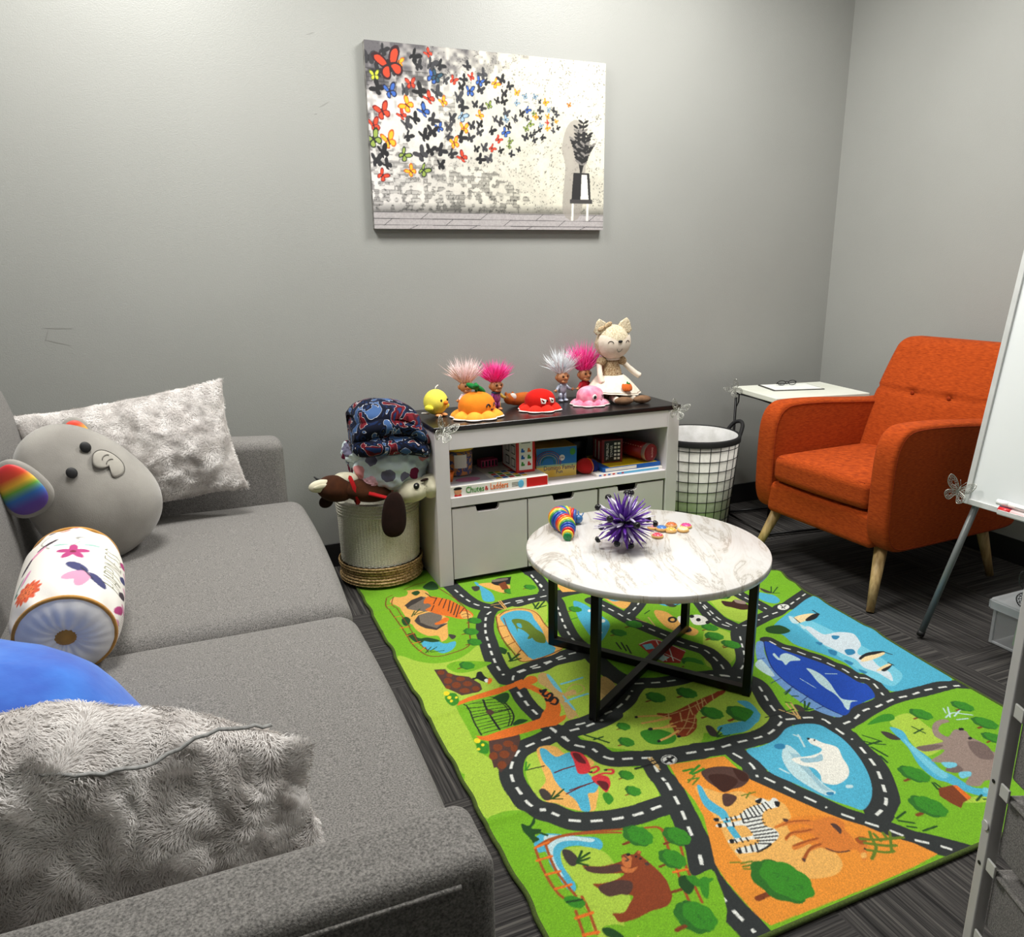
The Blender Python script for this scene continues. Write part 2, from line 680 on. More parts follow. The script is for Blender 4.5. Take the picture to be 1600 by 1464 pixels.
RUG = """
f g 0 456,2013 504,1955 550,1922 609,1918 657,1942 699,1970 682,1876 676,1793 675,1736 642,1705 579,1710 531,1687 526,1627 524,1568 520,1495 529,1445 527,1401 455,1422 450,1601 449,1775 448,1903
f g 0 456,1406 503,1475 532,1450 539,1393 526,1331 526,1273 532,1245 505,1264 477,1264 456,1254 450,1301 446,1355
f G 0 529,1681 550,1651 556,1613 551,1531 535,1538 526,1573 526,1627
f g 0 874,2169 917,2186 983,2193 1028,2185 955,2030 943,2115
f g 0 738,1906 883,1878 938,1835 832,1809 732,1814 723,1858
f g 0 748,1769 817,1747 930,1765 784,1485 732,1508 732,1703
f g 0 813,1777 956,1777 998,1634 916,1532 808,1488 760,1517
f g 0 991,1543 1043,1566 1133,1545 1217,1537 1277,1481 1313,1427 1271,1340 1207,1272 1039,1331 868,1415 858,1474 953,1507
f g 0 768,1443 807,1467 872,1474 996,1456 1111,1420 1014,1288 902,1312 841,1348 799,1383
f g 0 621,1423 653,1441 701,1439 713,1414 715,1388 757,1345 778,1311 841,1269 838,1227 827,1177 791,1172 737,1175 667,1193 619,1227 590,1255 580,1296 589,1359
f g 0 1558,1984 1648,1958 1632,1879 1587,1792 1532,1773 1511,1827 1530,1911
f G 0 1844,2056 1897,2074 1919,2030 1885,1895 1723,1810 1702,1833 1733,1934
f G 0 1105,2197 1208,2127 1197,2015 1462,1736 1443,1649 1310,1545 1258,1568 1043,1654 992,1761 1020,1886
f G 0 1284,1975 1384,2017 1500,1964 1452,1844 1472,1757 1443,1649 1341,1583 1313,1707 1250,1795 1226,1893
f g 0 1387,1771 1428,1777 1449,1708 1357,1586 1268,1566 1276,1622
f G 0 1413,1561 1377,1479 1327,1360 1358,1266 1328,1279 1288,1304 1302,1379 1345,1475
f G 0 1538,1703 1610,1719 1667,1681 1634,1625 1566,1599 1536,1635
p g 0 959,2039 954,1925 954,1885 906,1927
l K 68 755,2583 761,2464 767,2387 774,2313 789,2256 812,2219 835,2201
l K 68 828,2196 881,2212 930,2217 993,2213 1053,2214 1095,2212
l K 68 1082,2464 1079,2391 1063,2272
l K 68 1070,2402 1064,2336 1055,2258 1054,2166 1035,2102 1020,2053 1003,1994 987,1925 981,1868 988,1784 987,1731 990,1658 1010,1600
l K 68 926,2202 994,2211 1055,2203 1125,2211 1204,2207
l K 68 830,2201 797,2158 770,2103 747,2039 733,1975 719,1914 710,1863 705,1822 704,1756
p K 0 674,1745 723,1776 733,1734 707,1722
l K 64 720,1748 751,1776 784,1782 819,1780 857,1793 890,1796 945,1794
l K 64 728,1774 787,1789 821,1794 861,1798 906,1810 968,1821
l K 58 712,1696 707,1645 707,1609 709,1587 713,1551 719,1488 728,1452 742,1404
l K 62 776,1482 810,1483 842,1489 877,1498 913,1508 957,1531 991,1561 1033,1585 1082,1568 1136,1558 1181,1558 1228,1544 1268,1528 1294,1502
l K 66 717,1472 756,1468 790,1467 822,1471 856,1477 889,1488
l K 66 1208,1552 1261,1528 1285,1517 1307,1496 1323,1462 1320,1432 1305,1395 1290,1360 1280,1324 1278,1301
l K 66 1278,1301 1301,1283 1337,1271 1366,1247 1365,1210 1366,1180 1368,1155 1357,1125 1344,1091 1324,1046
l K 66 1369,1263 1369,1226 1364,1157 1363,1129 1338,1066 1313,1025 1280,983 1256,962 1215,943
l K 66 1275,1298 1248,1276 1215,1262 1180,1256 1140,1255 1100,1259 1068,1260 1037,1263 1002,1272
l K 66 999,1267 974,1274 951,1278 910,1286 871,1297 842,1310 805,1323 786,1338 778,1360 773,1381 753,1397 738,1416 732,1452 722,1484
l K 66 707,1470 670,1459 639,1454 612,1446 590,1431 568,1398 556,1368 551,1336 552,1308 553,1277 560,1253 573,1235 592,1216 616,1186 644,1171 671,1162 699,1154 729,1149 757,1146 790,1147 832,1146
l K 66 879,1297 874,1269 866,1232 867,1203 859,1169 846,1127 839,1096 829,1066 822,1042 801,998 790,974
l K 66 866,1210 856,1161 845,1120 834,1088 822,1052 822,1038 798,990 785,959 779,926 778,893 778,861 781,828 781,789
l K 64 1076,1241 1076,1200 1078,1172 1061,1136 1077,1125 1089,1095 1102,1061 1117,1031 1130,999 1146,966 1167,939 1188,912 1204,888 1221,860 1247,836 1286,793
l K 64 1379,1218 1399,1217 1441,1221 1492,1238 1530,1237 1574,1242 1613,1245 1661,1241 1716,1242 1758,1237 1792,1230 1843,1216
l K 56 1527,1639 1534,1591 1555,1560 1569,1522 1586,1489 1592,1446 1603,1421 1603,1392 1603,1364 1620,1352 1620,1325 1603,1288 1574,1242
l K 60 1906,1863 1804,1822 1757,1802 1729,1801 1684,1781 1635,1771 1591,1759 1541,1744 1490,1725 1454,1683 1429,1638 1379,1566 1323,1522 1299,1514
l K 60 1499,1939 1490,1875 1481,1821 1486,1787 1493,1747 1497,1722
l K 60 1670,1985 1667,1964 1667,1913 1671,1868 1672,1813 1670,1781
l K 66 1173,2112 1189,2047 1200,1999 1208,1948 1219,1903 1233,1864 1248,1820 1259,1790 1269,1750 1286,1713 1307,1675 1313,1650 1307,1609 1302,1580 1287,1545 1291,1513
l K 60 1346,2064 1314,2034 1270,1996 1212,1953
l K 60 1523,2015 1505,1962 1489,1911 1473,1862 1465,1825 1467,1785 1486,1750 1515,1737
p K 0 703,1582 736,1575 714,1543 697,1551
d W 8 765,2395 774,2313 789,2256 812,2219 827,2207
d W 8 881,2212 930,2217 993,2213 1053,2214
d W 8 1072,2409 1068,2367 1063,2272
d W 8 1070,2402 1064,2336 1055,2258
d W 8 1051,2168 1035,2102 1020,2053 1003,1994 987,1925 981,1868
d W 7 926,2202 994,2211
d W 9 820,2176 797,2158 771,2102 748,2038 733,1975 719,1914 710,1863 705,1822 705,1780
d W 8 718,1745 729,1765 751,1776 784,1782 819,1780 857,1793 890,1796 928,1797
d W 8 746,1781 787,1789 821,1794 861,1798 906,1810 952,1812
d W 9 707,1683 707,1645 707,1609 709,1587 713,1551 719,1488 728,1452 738,1411
d W 8 781,1484 810,1483 842,1489 877,1498 913,1508 957,1531 996,1564
d W 8 1020,1591 1083,1569 1136,1558
d W 8 1218,1546 1268,1528 1294,1502
d W 9 756,1468 790,1467 822,1471 856,1477
d W 8 1220,1546 1261,1528 1307,1496
d W 8 1323,1439 1305,1395 1290,1360 1280,1324 1275,1298
d W 8 1280,1289 1337,1271 1366,1247 1365,1210 1366,1180 1369,1158
d W 9 1363,1129 1338,1066 1313,1025 1280,983 1251,957 1208,942
d W 8 1263,1285 1248,1276 1215,1262 1180,1256 1140,1255 1100,1259 1068,1260 1037,1263 1013,1267
d W 9 992,1269 951,1278
d W 9 885,1293 842,1310 805,1323 786,1338 778,1360 773,1381
d W 9 759,1394 738,1416 732,1452
d W 9 724,1479 719,1495
d W 9 700,1463 670,1459 639,1454 612,1446 594,1432 568,1398 556,1368 551,1336 552,1308 553,1277 559,1251
d W 9 567,1238 580,1234
d W 9 588,1223 599,1208
d W 9 611,1189 644,1171 671,1162 699,1154 729,1149 757,1146 790,1147 829,1148
d W 9 874,1269 866,1232 866,1212
d W 9 866,1206 856,1161 845,1120 834,1088 822,1052 822,1038
d W 9 803,1000 785,959 779,926 778,893 778,861 781,828 782,813
d W 8 1068,1231 1076,1200 1078,1172 1061,1136
d W 8 1074,1129 1089,1095 1102,1061 1117,1031 1130,999
d W 8 1143,973 1167,939 1188,912 1204,888 1221,860 1247,836 1267,812
d W 8 1397,1214 1441,1221 1492,1238 1530,1237 1574,1242 1613,1245 1661,1241 1716,1242 1758,1237 1792,1230 1823,1221
d W 7 1528,1633 1534,1591 1555,1560 1569,1522 1586,1489 1592,1446 1603,1421 1603,1392 1603,1364
d W 7 1609,1361 1624,1350 1620,1325 1595,1270
d W 7 1878,1853 1804,1822 1757,1802
d W 7 1689,1779 1635,1771 1591,1759
d W 7 1543,1743 1520,1750
d W 7 1466,1695 1440,1655 1408,1605 1379,1566 1344,1537 1322,1528
d W 7 1501,1925 1490,1875 1481,1821 1486,1787 1493,1747
d W 7 1667,1964 1667,1913 1671,1868 1672,1813
d W 7 1181,2079 1200,1999 1208,1948 1219,1903 1233,1864 1259,1790
d W 7 1269,1750 1286,1713 1307,1675 1313,1650 1302,1580 1293,1553
d W 7 1314,2034 1270,1996 1230,1972
d W 7 1505,1962 1489,1911 1465,1825 1468,1778 1494,1744
f B 0 850,2424 860,2420 865,2376 875,2331 874,2293 859,2249 828,2263 835,2310 848,2357
f S 0 860,2406 911,2396 963,2345 946,2312 912,2301 889,2338 870,2374
f k 0 907,2398 940,2425 978,2422 1026,2415 1039,2380 998,2350 954,2363 921,2364
f R 0 921,2420 975,2416 968,2398 918,2400
p N 0 926,2376 958,2389 944,2313 921,2324
f r 0 828,2393 854,2388 845,2358 825,2354
t T 44 994,2290
t T 39 944,2300
f S 0 527,2399 577,2447 617,2462 666,2433 666,2362 657,2267 669,2181 651,2113 630,2061 604,2038 604,2082 576,2095 556,2135 550,2180 547,2203 546,2271 543,2343
f G 0 666,2172 688,2151 693,2084 661,2017 637,2028 604,2038 630,2061
p R 0 565,2345 600,2379 639,2393 666,2362 670,2310 651,2270 618,2268 586,2294 567,2314
p r 0 565,2345 600,2379 639,2393 643,2372 599,2342 567,2314
p R 0 565,2217 589,2252 625,2259 659,2243 658,2209 639,2162 660,2153 613,2125 584,2154 565,2184
p r 0 565,2217 589,2252 578,2189 616,2134 636,2152 660,2153 612,2122 583,2149 565,2184
f o 0 639,2358 656,2379 671,2378 694,2355 720,2322 734,2287 748,2238 756,2205 756,2174 739,2159 712,2164 693,2180 675,2201 647,2235 631,2262 622,2283 648,2302 644,2322 630,2328
f o 0 620,2170 639,2178 664,2195 673,2180 653,2161 623,2156
f S 0 724,2214 747,2209 752,2172 738,2156 715,2172
l k 4 685,2359 661,2314
l k 4 702,2345 673,2296
l k 4 712,2330 680,2269
l k 4 720,2314 689,2241
l k 4 727,2296 692,2222
l k 4 734,2279 696,2203
l k 4 739,2266 699,2185
l k 4 745,2239 718,2205
l k 4 658,2303 637,2265
l k 5 660,2413 665,2394 669,2373 684,2353
l k 3 721,2192 738,2196 747,2180
l k 3 720,2175 739,2172
f B 0 548,2077 571,2077 591,2053 609,2025 641,2026 634,1999 611,1976 583,1971 566,2001 546,2010 542,2041
f D 0 529,2244 547,2257 555,2233 545,2204 528,2185 524,2214
f D 0 518,2132 541,2132 541,2101 557,2078 543,2060 526,2078
f D 0 545,2084 569,2086 593,2062 598,2047 572,2052
f r 0 637,2078 654,2065 652,2051 637,2042
l D 5 565,2251 585,2288
l D 5 577,2263 606,2296
l D 5 574,2258 613,2270
l D 4 538,1995 563,2022
l D 4 552,1998 579,2015
l D 4 554,1993 592,1985
l D 4 546,1996 547,2029
l N 5 522,2427 506,2372 509,2317 512,2252 514,2186 515,2122 515,2072 523,2021 540,1976 570,1958 615,1961 654,1971 682,1998 706,2078 730,2154 748,2226 743,2314 731,2371 712,2445 695,2495
l N 4 547,2428 528,2374 535,2323 536,2253 537,2186 536,2113 537,2053 549,2004
l o 4 510,2370 529,2367
l o 4 512,2269 536,2270
l o 4 507,2178 535,2178
l o 4 511,2124 541,2132
l o 4 516,2067 542,2070
l o 4 524,2011 547,2029
l N 4 523,2433 582,2465 636,2494 688,2505
f G 0 551,2465 586,2482 605,2454 591,2421 556,2424
f D 0 615,2436 639,2445 643,2424 623,2407
f D 0 666,2467 708,2503 720,2469 711,2426 677,2434
t T 39 748,2135
t T 42 711,2066
t T 39 697,1996
f G 0 570,1891 598,1909 629,1900 663,1884 698,1860 671,1846 624,1837 586,1849
t T 39 629,1873
f k 0 641,1825 653,1824 653,1799 659,1776 648,1764 636,1778 628,1794 616,1791 618,1802 628,1802
f W 0 646,1781 656,1781 653,1766 644,1766
f o 0 660,1783 667,1776 659,1759 647,1755
p n 0 532,1891 563,1881 564,1859 581,1835 611,1813 628,1765 623,1736 609,1727 561,1729 550,1753 532,1784
f N 0 555,1863 550,1856 542,1856 536,1862 536,1872 542,1879 549,1879 555,1873
f N 0 571,1839 566,1833 560,1833 555,1838 555,1847 560,1853 566,1853 571,1848
f N 0 561,1811 554,1802 545,1801 539,1808 539,1821 546,1831 555,1832 561,1824
f N 0 598,1807 592,1800 582,1801 575,1808 574,1818 580,1824 590,1824 597,1816
f N 0 576,1780 569,1771 559,1770 553,1778 553,1791 560,1800 570,1801 576,1793
f N 0 608,1774 601,1767 591,1767 584,1775 583,1785 590,1792 600,1792 607,1785
f N 0 590,1743 583,1736 572,1737 564,1745 563,1755 570,1762 581,1761 589,1753
f N 0 618,1742 612,1735 604,1734 598,1741 598,1751 604,1758 613,1759 618,1752
f N 0 547,1782 543,1776 537,1775 533,1780 533,1788 537,1794 543,1794 547,1789
p n 0 555,1510 578,1505 634,1504 629,1484 607,1451 581,1422 561,1408 529,1409 540,1463
f N 0 579,1475 573,1469 564,1469 558,1475 558,1485 564,1491 573,1491 579,1485
f N 0 612,1479 606,1473 598,1473 593,1479 593,1487 599,1493 607,1493 612,1487
f N 0 550,1447 544,1439 537,1438 533,1444 534,1454 540,1462 547,1463 551,1457
f N 0 579,1440 572,1433 564,1433 558,1439 558,1449 565,1456 573,1456 579,1450
f N 0 604,1452 598,1446 591,1445 586,1451 587,1460 592,1467 600,1467 605,1461
f N 0 559,1415 552,1409 544,1409 537,1415 537,1424 543,1430 552,1430 558,1424
p n 0 555,1510 634,1498 618,1469 595,1435 569,1409 538,1388 535,1418
f N 0 576,1472 569,1464 560,1463 554,1470 555,1481 561,1489 571,1489 577,1482
f N 0 606,1475 599,1468 589,1468 583,1475 583,1485 590,1492 599,1492 606,1485
f N 0 554,1447 548,1438 540,1437 536,1443 537,1454 543,1463 551,1464 555,1457
f N 0 582,1441 574,1432 565,1432 559,1439 559,1450 566,1459 576,1459 582,1452
f N 0 560,1407 554,1399 545,1398 540,1405 541,1416 548,1424 556,1425 561,1418
f N 0 608,1454 602,1446 595,1445 592,1451 593,1461 599,1469 606,1470 610,1464
f T 0 516,1738 533,1753 550,1742 544,1703 524,1690 515,1709
f Y 0 534,1752 529,1746 523,1745 518,1751 519,1759 523,1766 530,1767 534,1761
f Y 0 532,1731 529,1726 524,1725 521,1729 521,1735 525,1740 529,1741 533,1737
f Y 0 531,1713 528,1709 525,1708 522,1711 523,1716 525,1720 529,1721 531,1718
f Y 0 548,1724 545,1721 542,1720 540,1723 541,1727 543,1730 546,1731 548,1728
f T 0 524,1512 539,1517 549,1495 535,1465 517,1479
f Y 0 537,1518 532,1512 526,1512 522,1517 522,1525 527,1531 533,1531 537,1526
f Y 0 525,1487 522,1484 519,1484 517,1487 517,1491 520,1494 523,1494 525,1491
f Y 0 540,1499 537,1495 534,1495 532,1498 532,1502 535,1505 538,1506 540,1503
f S 0 822,2135 853,2155 904,2168 945,2143 960,2107 947,2012 930,1896 930,1857 888,1829 821,1823 782,1827 785,1875 784,1962 795,2049
f B 0 833,2124 870,2148 911,2147 939,2117 930,2064 922,1991 902,1908 907,1858 861,1832 820,1832 808,1865 815,1947 824,2036 826,2089
f B 0 924,2056 914,1970 893,1895 896,1842 851,1835 817,1845
f c 0 859,2090 882,2091 899,2072 907,2046 907,2003 914,1964 906,1927 891,1904 871,1923 870,1963 865,2007 854,2027 845,2005 852,2044
f c 0 872,1972 868,1949 854,1950
f B 0 864,2061 876,2055 868,2026 860,2035
l N 5 822,2135 795,2049 780,1953 780,1887 780,1832 821,1823 865,1830 926,1849
l N 4 836,2140 866,2161 916,2160 949,2129 956,2086 947,2023 946,1949 946,1889
l N 4 841,2115 827,2055 814,1978 809,1911 810,1850
l N 4 796,2064 825,2062
l N 4 779,1984 808,1991
l N 4 778,1935 811,1949
l N 4 781,1868 806,1894
l D 8 965,2140 996,2174
l D 8 971,2131 1019,2177
l D 8 971,2137 1009,2144
l D 8 969,2138 976,2177
f D 0 755,1936 768,1911 754,1889 746,1902
l D 9 750,1846 792,1872
l D 9 757,1852 765,1893
l D 8 753,1844 786,1847
l S 5 838,2222 869,2220
l S 5 843,2207 870,2171
l S 5 873,2243 872,2176
l S 5 881,2245 878,2179
p o 0 533,1686 544,1703 572,1713 720,1732 715,1711 654,1695 573,1694
p o 0 716,1734 745,1741 739,1700 715,1691
f o 0 747,1736 769,1747 785,1736 780,1714 763,1705 749,1703 744,1682 733,1695 731,1719
f o 0 752,1710 768,1679 787,1647 790,1601 779,1563 762,1536 778,1535 769,1519 748,1508 730,1503 715,1529 721,1560 745,1585 759,1623 756,1654 744,1682
p o 0 533,1542 551,1531 630,1540 709,1542 720,1541 730,1503 708,1506 615,1503 554,1509 537,1523
p o 0 534,1539 539,1531 605,1535 710,1546 728,1567 746,1552 749,1521 724,1504 692,1518 636,1511 558,1509
p y 0 804,1745 816,1725 814,1668 821,1619 803,1506 792,1553 789,1606 791,1651
f y 0 799,1746 821,1736 815,1643 807,1536 776,1516 799,1612 789,1670 780,1705
f b 0 816,1730 825,1726 821,1648 815,1635 810,1668
f b 0 814,1620 813,1548 806,1551 807,1601
l b 9 834,1673 866,1675 903,1679
l b 9 805,1591 842,1597 878,1600
l y 4 836,1639 861,1657 882,1647 878,1621 846,1608
f y 0 825,1630 853,1634 849,1612 821,1613
f y 0 899,1602 959,1661 967,1600 925,1564 894,1564
l k 5 556,1648 549,1596 547,1539
l k 5 552,1685 556,1648
l k 5 634,1685 656,1639 653,1584 630,1547
l k 3 628,1692 649,1642 644,1588 622,1547
l k 7 605,1683 598,1622 597,1542
l k 5 553,1618 654,1615
l k 3 567,1678 662,1673
l k 3 552,1678 662,1654
l k 3 551,1660 660,1644
l k 3 555,1645 655,1628
l k 3 556,1630 655,1618
l k 3 551,1602 654,1597
l k 3 549,1586 651,1585
l k 3 549,1573 646,1573
l k 3 549,1560 641,1562
l k 3 549,1544 630,1547
f n 0 592,1628 607,1636 612,1619 601,1610
f D 0 637,1684 674,1694 678,1673 655,1647 642,1664
f D 0 641,1556 660,1564 678,1552 664,1545 636,1544
l k 9 766,1661 783,1665 765,1646 771,1632
l k 9 767,1668 765,1658
l k 9 766,1634 787,1644 785,1630 763,1613 763,1624
l k 9 768,1607 787,1621 790,1605 776,1589 767,1597
f S 0 648,1430 675,1437 696,1422 702,1394 717,1375 708,1284 715,1248 693,1215 674,1193 644,1206 611,1240 592,1259 594,1296 621,1322 632,1370
f B 0 656,1430 669,1424 674,1400 683,1387 717,1390 715,1357 716,1327 722,1289 725,1265 704,1242 687,1244 678,1221 666,1196 650,1203 652,1228 648,1256 641,1286 640,1314 646,1351 644,1388
f S 0 726,1377 743,1363 752,1335 737,1323 730,1338
f p 0 718,1390 736,1382 743,1363 739,1334 732,1314 716,1306 700,1313 703,1332 711,1359
f d 0 722,1385 734,1377 735,1348 731,1338 719,1349 717,1368
l p 8 725,1308 733,1302 748,1307 750,1318 735,1318
l d 5 651,1338 676,1341 703,1341
f p 0 721,1290 739,1290 755,1278 752,1259 740,1242 725,1232 723,1255 718,1274
f d 0 726,1274 743,1263 741,1247 728,1237 723,1255
l p 8 724,1288 751,1291 770,1283 778,1293 767,1298
l d 4 644,1263 678,1270 718,1274
l d 4 656,1271 718,1274
f k 0 723,1309 733,1308 728,1303
f k 0 758,1301 768,1301 763,1295
f r 0 593,1298 606,1298 611,1277 607,1261 593,1262 589,1276
l D 5 607,1261 645,1279
l D 5 607,1261 628,1251
l D 5 607,1261 627,1265
l D 5 606,1264 624,1282
l k 4 593,1372 639,1369
l T 5 594,1371 611,1388
l T 5 594,1374 607,1399
t T 29 798,1264
t T 29 784,1212
f T 0 717,1231 730,1228 730,1207 712,1196 710,1213
l k 7 827,1275 893,1273
f k 0 936,1263 922,1253 905,1254 895,1265 897,1280 912,1290 929,1289 939,1278
f W 0 934,1264 921,1255 906,1256 897,1266 899,1279 912,1288 927,1287 936,1277
f k 0 932,1264 921,1257 908,1258 899,1267 901,1278 912,1286 926,1285 934,1276
f W 0 931,1265 921,1258 908,1259 901,1267 902,1277 912,1284 925,1283 933,1275
l k 9 905,1267 930,1275
l k 9 917,1277 917,1263
l y 6 875,1296 877,1250
l y 6 883,1295 880,1260
l k 5 870,1283 883,1283
l k 5 871,1270 884,1272
f k 0 1755,1792 1735,1780 1714,1781 1705,1794 1712,1811 1732,1824 1753,1823 1762,1810
f W 0 1752,1793 1735,1784 1718,1784 1709,1795 1715,1810 1731,1820 1749,1819 1758,1808
l k 6 1722,1797 1747,1806
l k 5 1735,1816 1730,1791
f W 0 1736,1800 1734,1799 1732,1798 1731,1800 1732,1802 1735,1804 1737,1804 1738,1803
f G 0 456,1254 477,1264 505,1264 533,1247 566,1191 615,1151 702,1117 805,1113 800,1089 791,1033 759,963 802,952 712,833 445,949 437,1123 443,1185
f T 0 765,948 783,945 755,907 749,917
f B 0 518,1161 538,1175 567,1165 609,1139 641,1121 644,1102 631,1090 616,1101 597,1116 573,1122 556,1114 546,1088 545,1052 545,1029 536,1017 526,1029 524,1062 523,1094 529,1126 515,1132
f w 0 545,1168 571,1159 609,1138 634,1120 624,1115 598,1131 568,1139 546,1127 535,1098 534,1057 529,1067 527,1109 535,1140
f g 0 556,1114 572,1120 607,1109 634,1084 639,1052 631,999 617,949 583,918 593,885 529,913 537,966 535,1010 548,1027 545,1052 545,1085
f G 0 546,927 573,922 591,901 588,887 545,906
f D 0 542,925 555,923 564,912 569,895 545,906
f N2 0 579,1066 588,1062 615,1050 647,1047 658,1048 661,1059 672,1061 685,1053 698,1058 703,1052 697,1046 701,1029 703,1018 707,998 708,973 701,949 694,933 673,921 642,923 609,920 580,924 576,938 577,946 596,940 616,953 630,965 612,977 587,984 580,1006 576,1019 594,1013 622,1011 643,1018 611,1031 584,1047
f n 0 582,1009 621,1009 644,997 641,983 624,971 612,977 587,983
f n 0 582,1062 615,1049 647,1042 643,1026 611,1031 584,1047
f o2 0 658,1052 674,1058 678,1048 672,1038 661,1026 653,1035
f o2 0 647,1036 660,1024 676,1023 660,1014 645,1021
f k 0 680,1055 677,1053 673,1053 671,1055 671,1058 674,1060 678,1060 680,1058
f k 0 689,1045 688,1044 685,1044 684,1045 684,1047 686,1048 688,1048 690,1047
f k 0 694,1036 693,1035 690,1035 689,1037 689,1039 691,1040 693,1040 695,1038
f o2 0 702,1052 699,1050 696,1050 695,1052 695,1055 698,1057 701,1057 702,1055
f n 0 701,1019 698,1017 694,1017 692,1019 692,1023 695,1025 699,1025 701,1022
l n 4 667,1055 669,1045 663,1044
f r 0 561,1118 575,1112 580,1090 572,1075 559,1074 555,1093
l D 6 576,1082 608,1091
l D 6 574,1078 601,1079
l D 6 573,1077 589,1063
l D 6 575,1080 596,1101
f D 0 516,1218 529,1207 547,1224 544,1210 530,1198 547,1187 536,1178 524,1181 532,1164 518,1161 514,1181 511,1197
l D 7 538,1182 551,1167
l D 7 527,1180 518,1161
l N3 7 514,1145 549,1155 589,1153 638,1141 698,1122 733,1109
l N3 7 537,1144 568,1153 612,1145 671,1124 693,1114
l N3 7 514,1145 506,1098 504,1054 506,1026 511,1011
l N3 7 537,1144 529,1100 527,1068 530,1035 534,1007
l N3 7 733,1109 772,1096 769,1070 756,1035 741,987 726,942 716,909
l N3 7 771,1094 789,1056 763,989 750,947 738,903
l o 7 503,1113 535,1112
l o 7 504,1074 533,1071
l o 7 506,1036 538,1034
l o 7 514,1145 546,1149
l N3 7 543,1001 541,974 535,945 530,920
l N3 7 518,977 512,948 507,922
l o 8 511,963 544,962
l o 8 507,927 534,922
l o 7 731,983 759,979
f T 0 510,1010 529,1009 543,988 531,979 515,989
l D 6 512,1001 540,995
l N 8 701,944 726,942
f D 0 731,965 747,962 751,943 729,927 722,940
f D 0 734,969 751,965 748,946 727,937 722,951
f T 0 746,964 763,960 766,949 792,941 775,934 751,936
t T 51 723,1092
t T 46 794,1059
t T 44 751,1012
t T 58 708,880
t T 59 713,881
p O 0 906,1256 1041,1229 1040,1180 1042,1136 1063,1094 1083,1054 1113,995 1134,961 1161,928 1184,887 1213,854 1231,815 1155,810 1038,808 931,810 817,813 808,842 808,885 809,925 817,969 842,1016 876,1084 888,1132 891,1194
f S 0 914,1168 937,1150 959,1124 995,1116 1021,1081 1055,1051 1043,1011 1016,981 1022,950 1049,906 1042,871 1009,855 962,864 912,891 881,917 868,953 874,1002 894,1062 901,1111
f O2 0 1039,1006 1103,985 1107,941 1037,918 1014,954 1011,983
f n 0 960,1206 997,1206 1033,1187 1048,1159 1039,1138 1009,1126 986,1128 961,1127 955,1150 951,1177
f n2 0 965,1187 1000,1176 1015,1148 989,1131 962,1128 957,1153
f n 0 954,1122 971,1117 976,1101 947,1087 936,1095
f n2 0 1031,1184 1046,1156 1034,1136 1019,1146
f B 0 921,1169 928,1162 919,1126 923,1101 928,1077 915,1039 907,1001 895,999 898,1032 906,1071 897,1097 901,1126
l T 8 923,1223 946,1221
l T 8 932,1210 968,1225
l T 8 935,1205 970,1211
l T 5 914,1193 941,1189
l c 5 909,1186 937,1199
l c 5 914,1176 937,1187
l c 4 990,1103 1024,1100
l c 4 994,1093 1013,1104
l c 4 846,959 862,953
l c 5 864,949 886,945
l c 5 861,941 880,938
l c 4 859,936 871,930
f W 0 890,1069 899,1062 947,1057 965,1064 995,1066 1013,1065 1007,1080 1025,1079 1031,1065 1047,1070 1052,1061 1043,1045 1028,1044 1012,1047 988,1036 974,1013 986,994 982,978 965,969 944,965 918,960 877,971 879,983 922,978 938,984 917,993 879,1000 883,1009 924,1000 936,1002 938,1018 932,1031 886,1045 888,1054 936,1044 941,1050 893,1061
l k 4 963,1062 955,1039
l k 4 974,1065 968,1040
l k 4 983,1066 977,1040
l k 4 993,1067 987,1042
l k 4 1002,1066 998,1044
l k 4 1013,1065 1008,1045
l k 4 1022,1065 1020,1045
l k 4 951,1059 940,1035
l k 4 945,1044 988,1036
l k 4 940,1035 983,1027
l k 4 940,1024 979,1018
l k 4 941,1015 976,1008
l k 4 937,1007 981,997
l k 4 936,998 983,987
l k 4 933,991 978,978
l k 4 932,983 967,971
l k 4 929,977 951,967
l k 4 924,980 916,964
l k 4 913,981 905,965
l k 4 900,982 893,969
l k 4 887,983 882,971
l k 4 893,1004 891,996
l k 4 905,1002 903,993
l k 4 917,999 915,991
l k 4 916,1061 913,1054
l k 4 926,1059 923,1051
l k 4 936,1058 933,1049
l k 4 906,1050 903,1041
l k 4 920,1045 915,1035
f k 0 891,1071 901,1068 896,1060 889,1063
f k 0 890,1056 896,1051 890,1043 885,1045
f k 0 883,1009 891,1006 885,998 879,1000
f k 0 880,983 885,974 878,969 876,975
f k 0 1043,1060 1051,1053 1039,1043 1035,1048
f k 0 1006,1078 1025,1079 1009,1067 1004,1072
l k 5 912,960 930,961 950,965
f M 0 993,1001 1017,1001 1053,996 1076,982 1109,979 1127,966 1128,949 1116,937 1114,917 1107,900 1115,896 1129,904 1128,891 1113,878 1093,861 1084,862 1092,874 1093,887 1071,893 1048,900 1041,909 1033,919 1004,919 979,905 979,911 1013,928 1040,933 1019,935 984,934 986,945 1018,946 1041,939 1042,959 1002,966 985,960 992,971 1035,976 1062,967 1044,986 1010,994 989,996
f n 0 1101,961 1111,956 1110,940 1098,931 1099,944
l n 4 1043,912 1056,896 1079,890
l o3 7 983,909 1013,925 1040,926
l o3 6 989,944 1021,943 1047,940
l o3 6 989,965 1009,973 1032,967 1053,964
l o3 5 997,999 1032,998 1068,986
f o3 0 1115,910 1130,910 1137,900 1121,891 1111,898
l M 6 991,999 1030,1003
f n 0 1022,1012 1030,1006 1025,1001 1019,1004
f S 0 1101,867 1095,864 1089,864 1087,867 1090,872 1096,876 1102,876 1104,872
f n 0 979,912 985,908 977,902
f k 0 1114,881 1112,880 1110,880 1109,881 1110,883 1112,884 1114,884 1114,882
l c 9 1125,905 1151,891 1178,882 1206,874
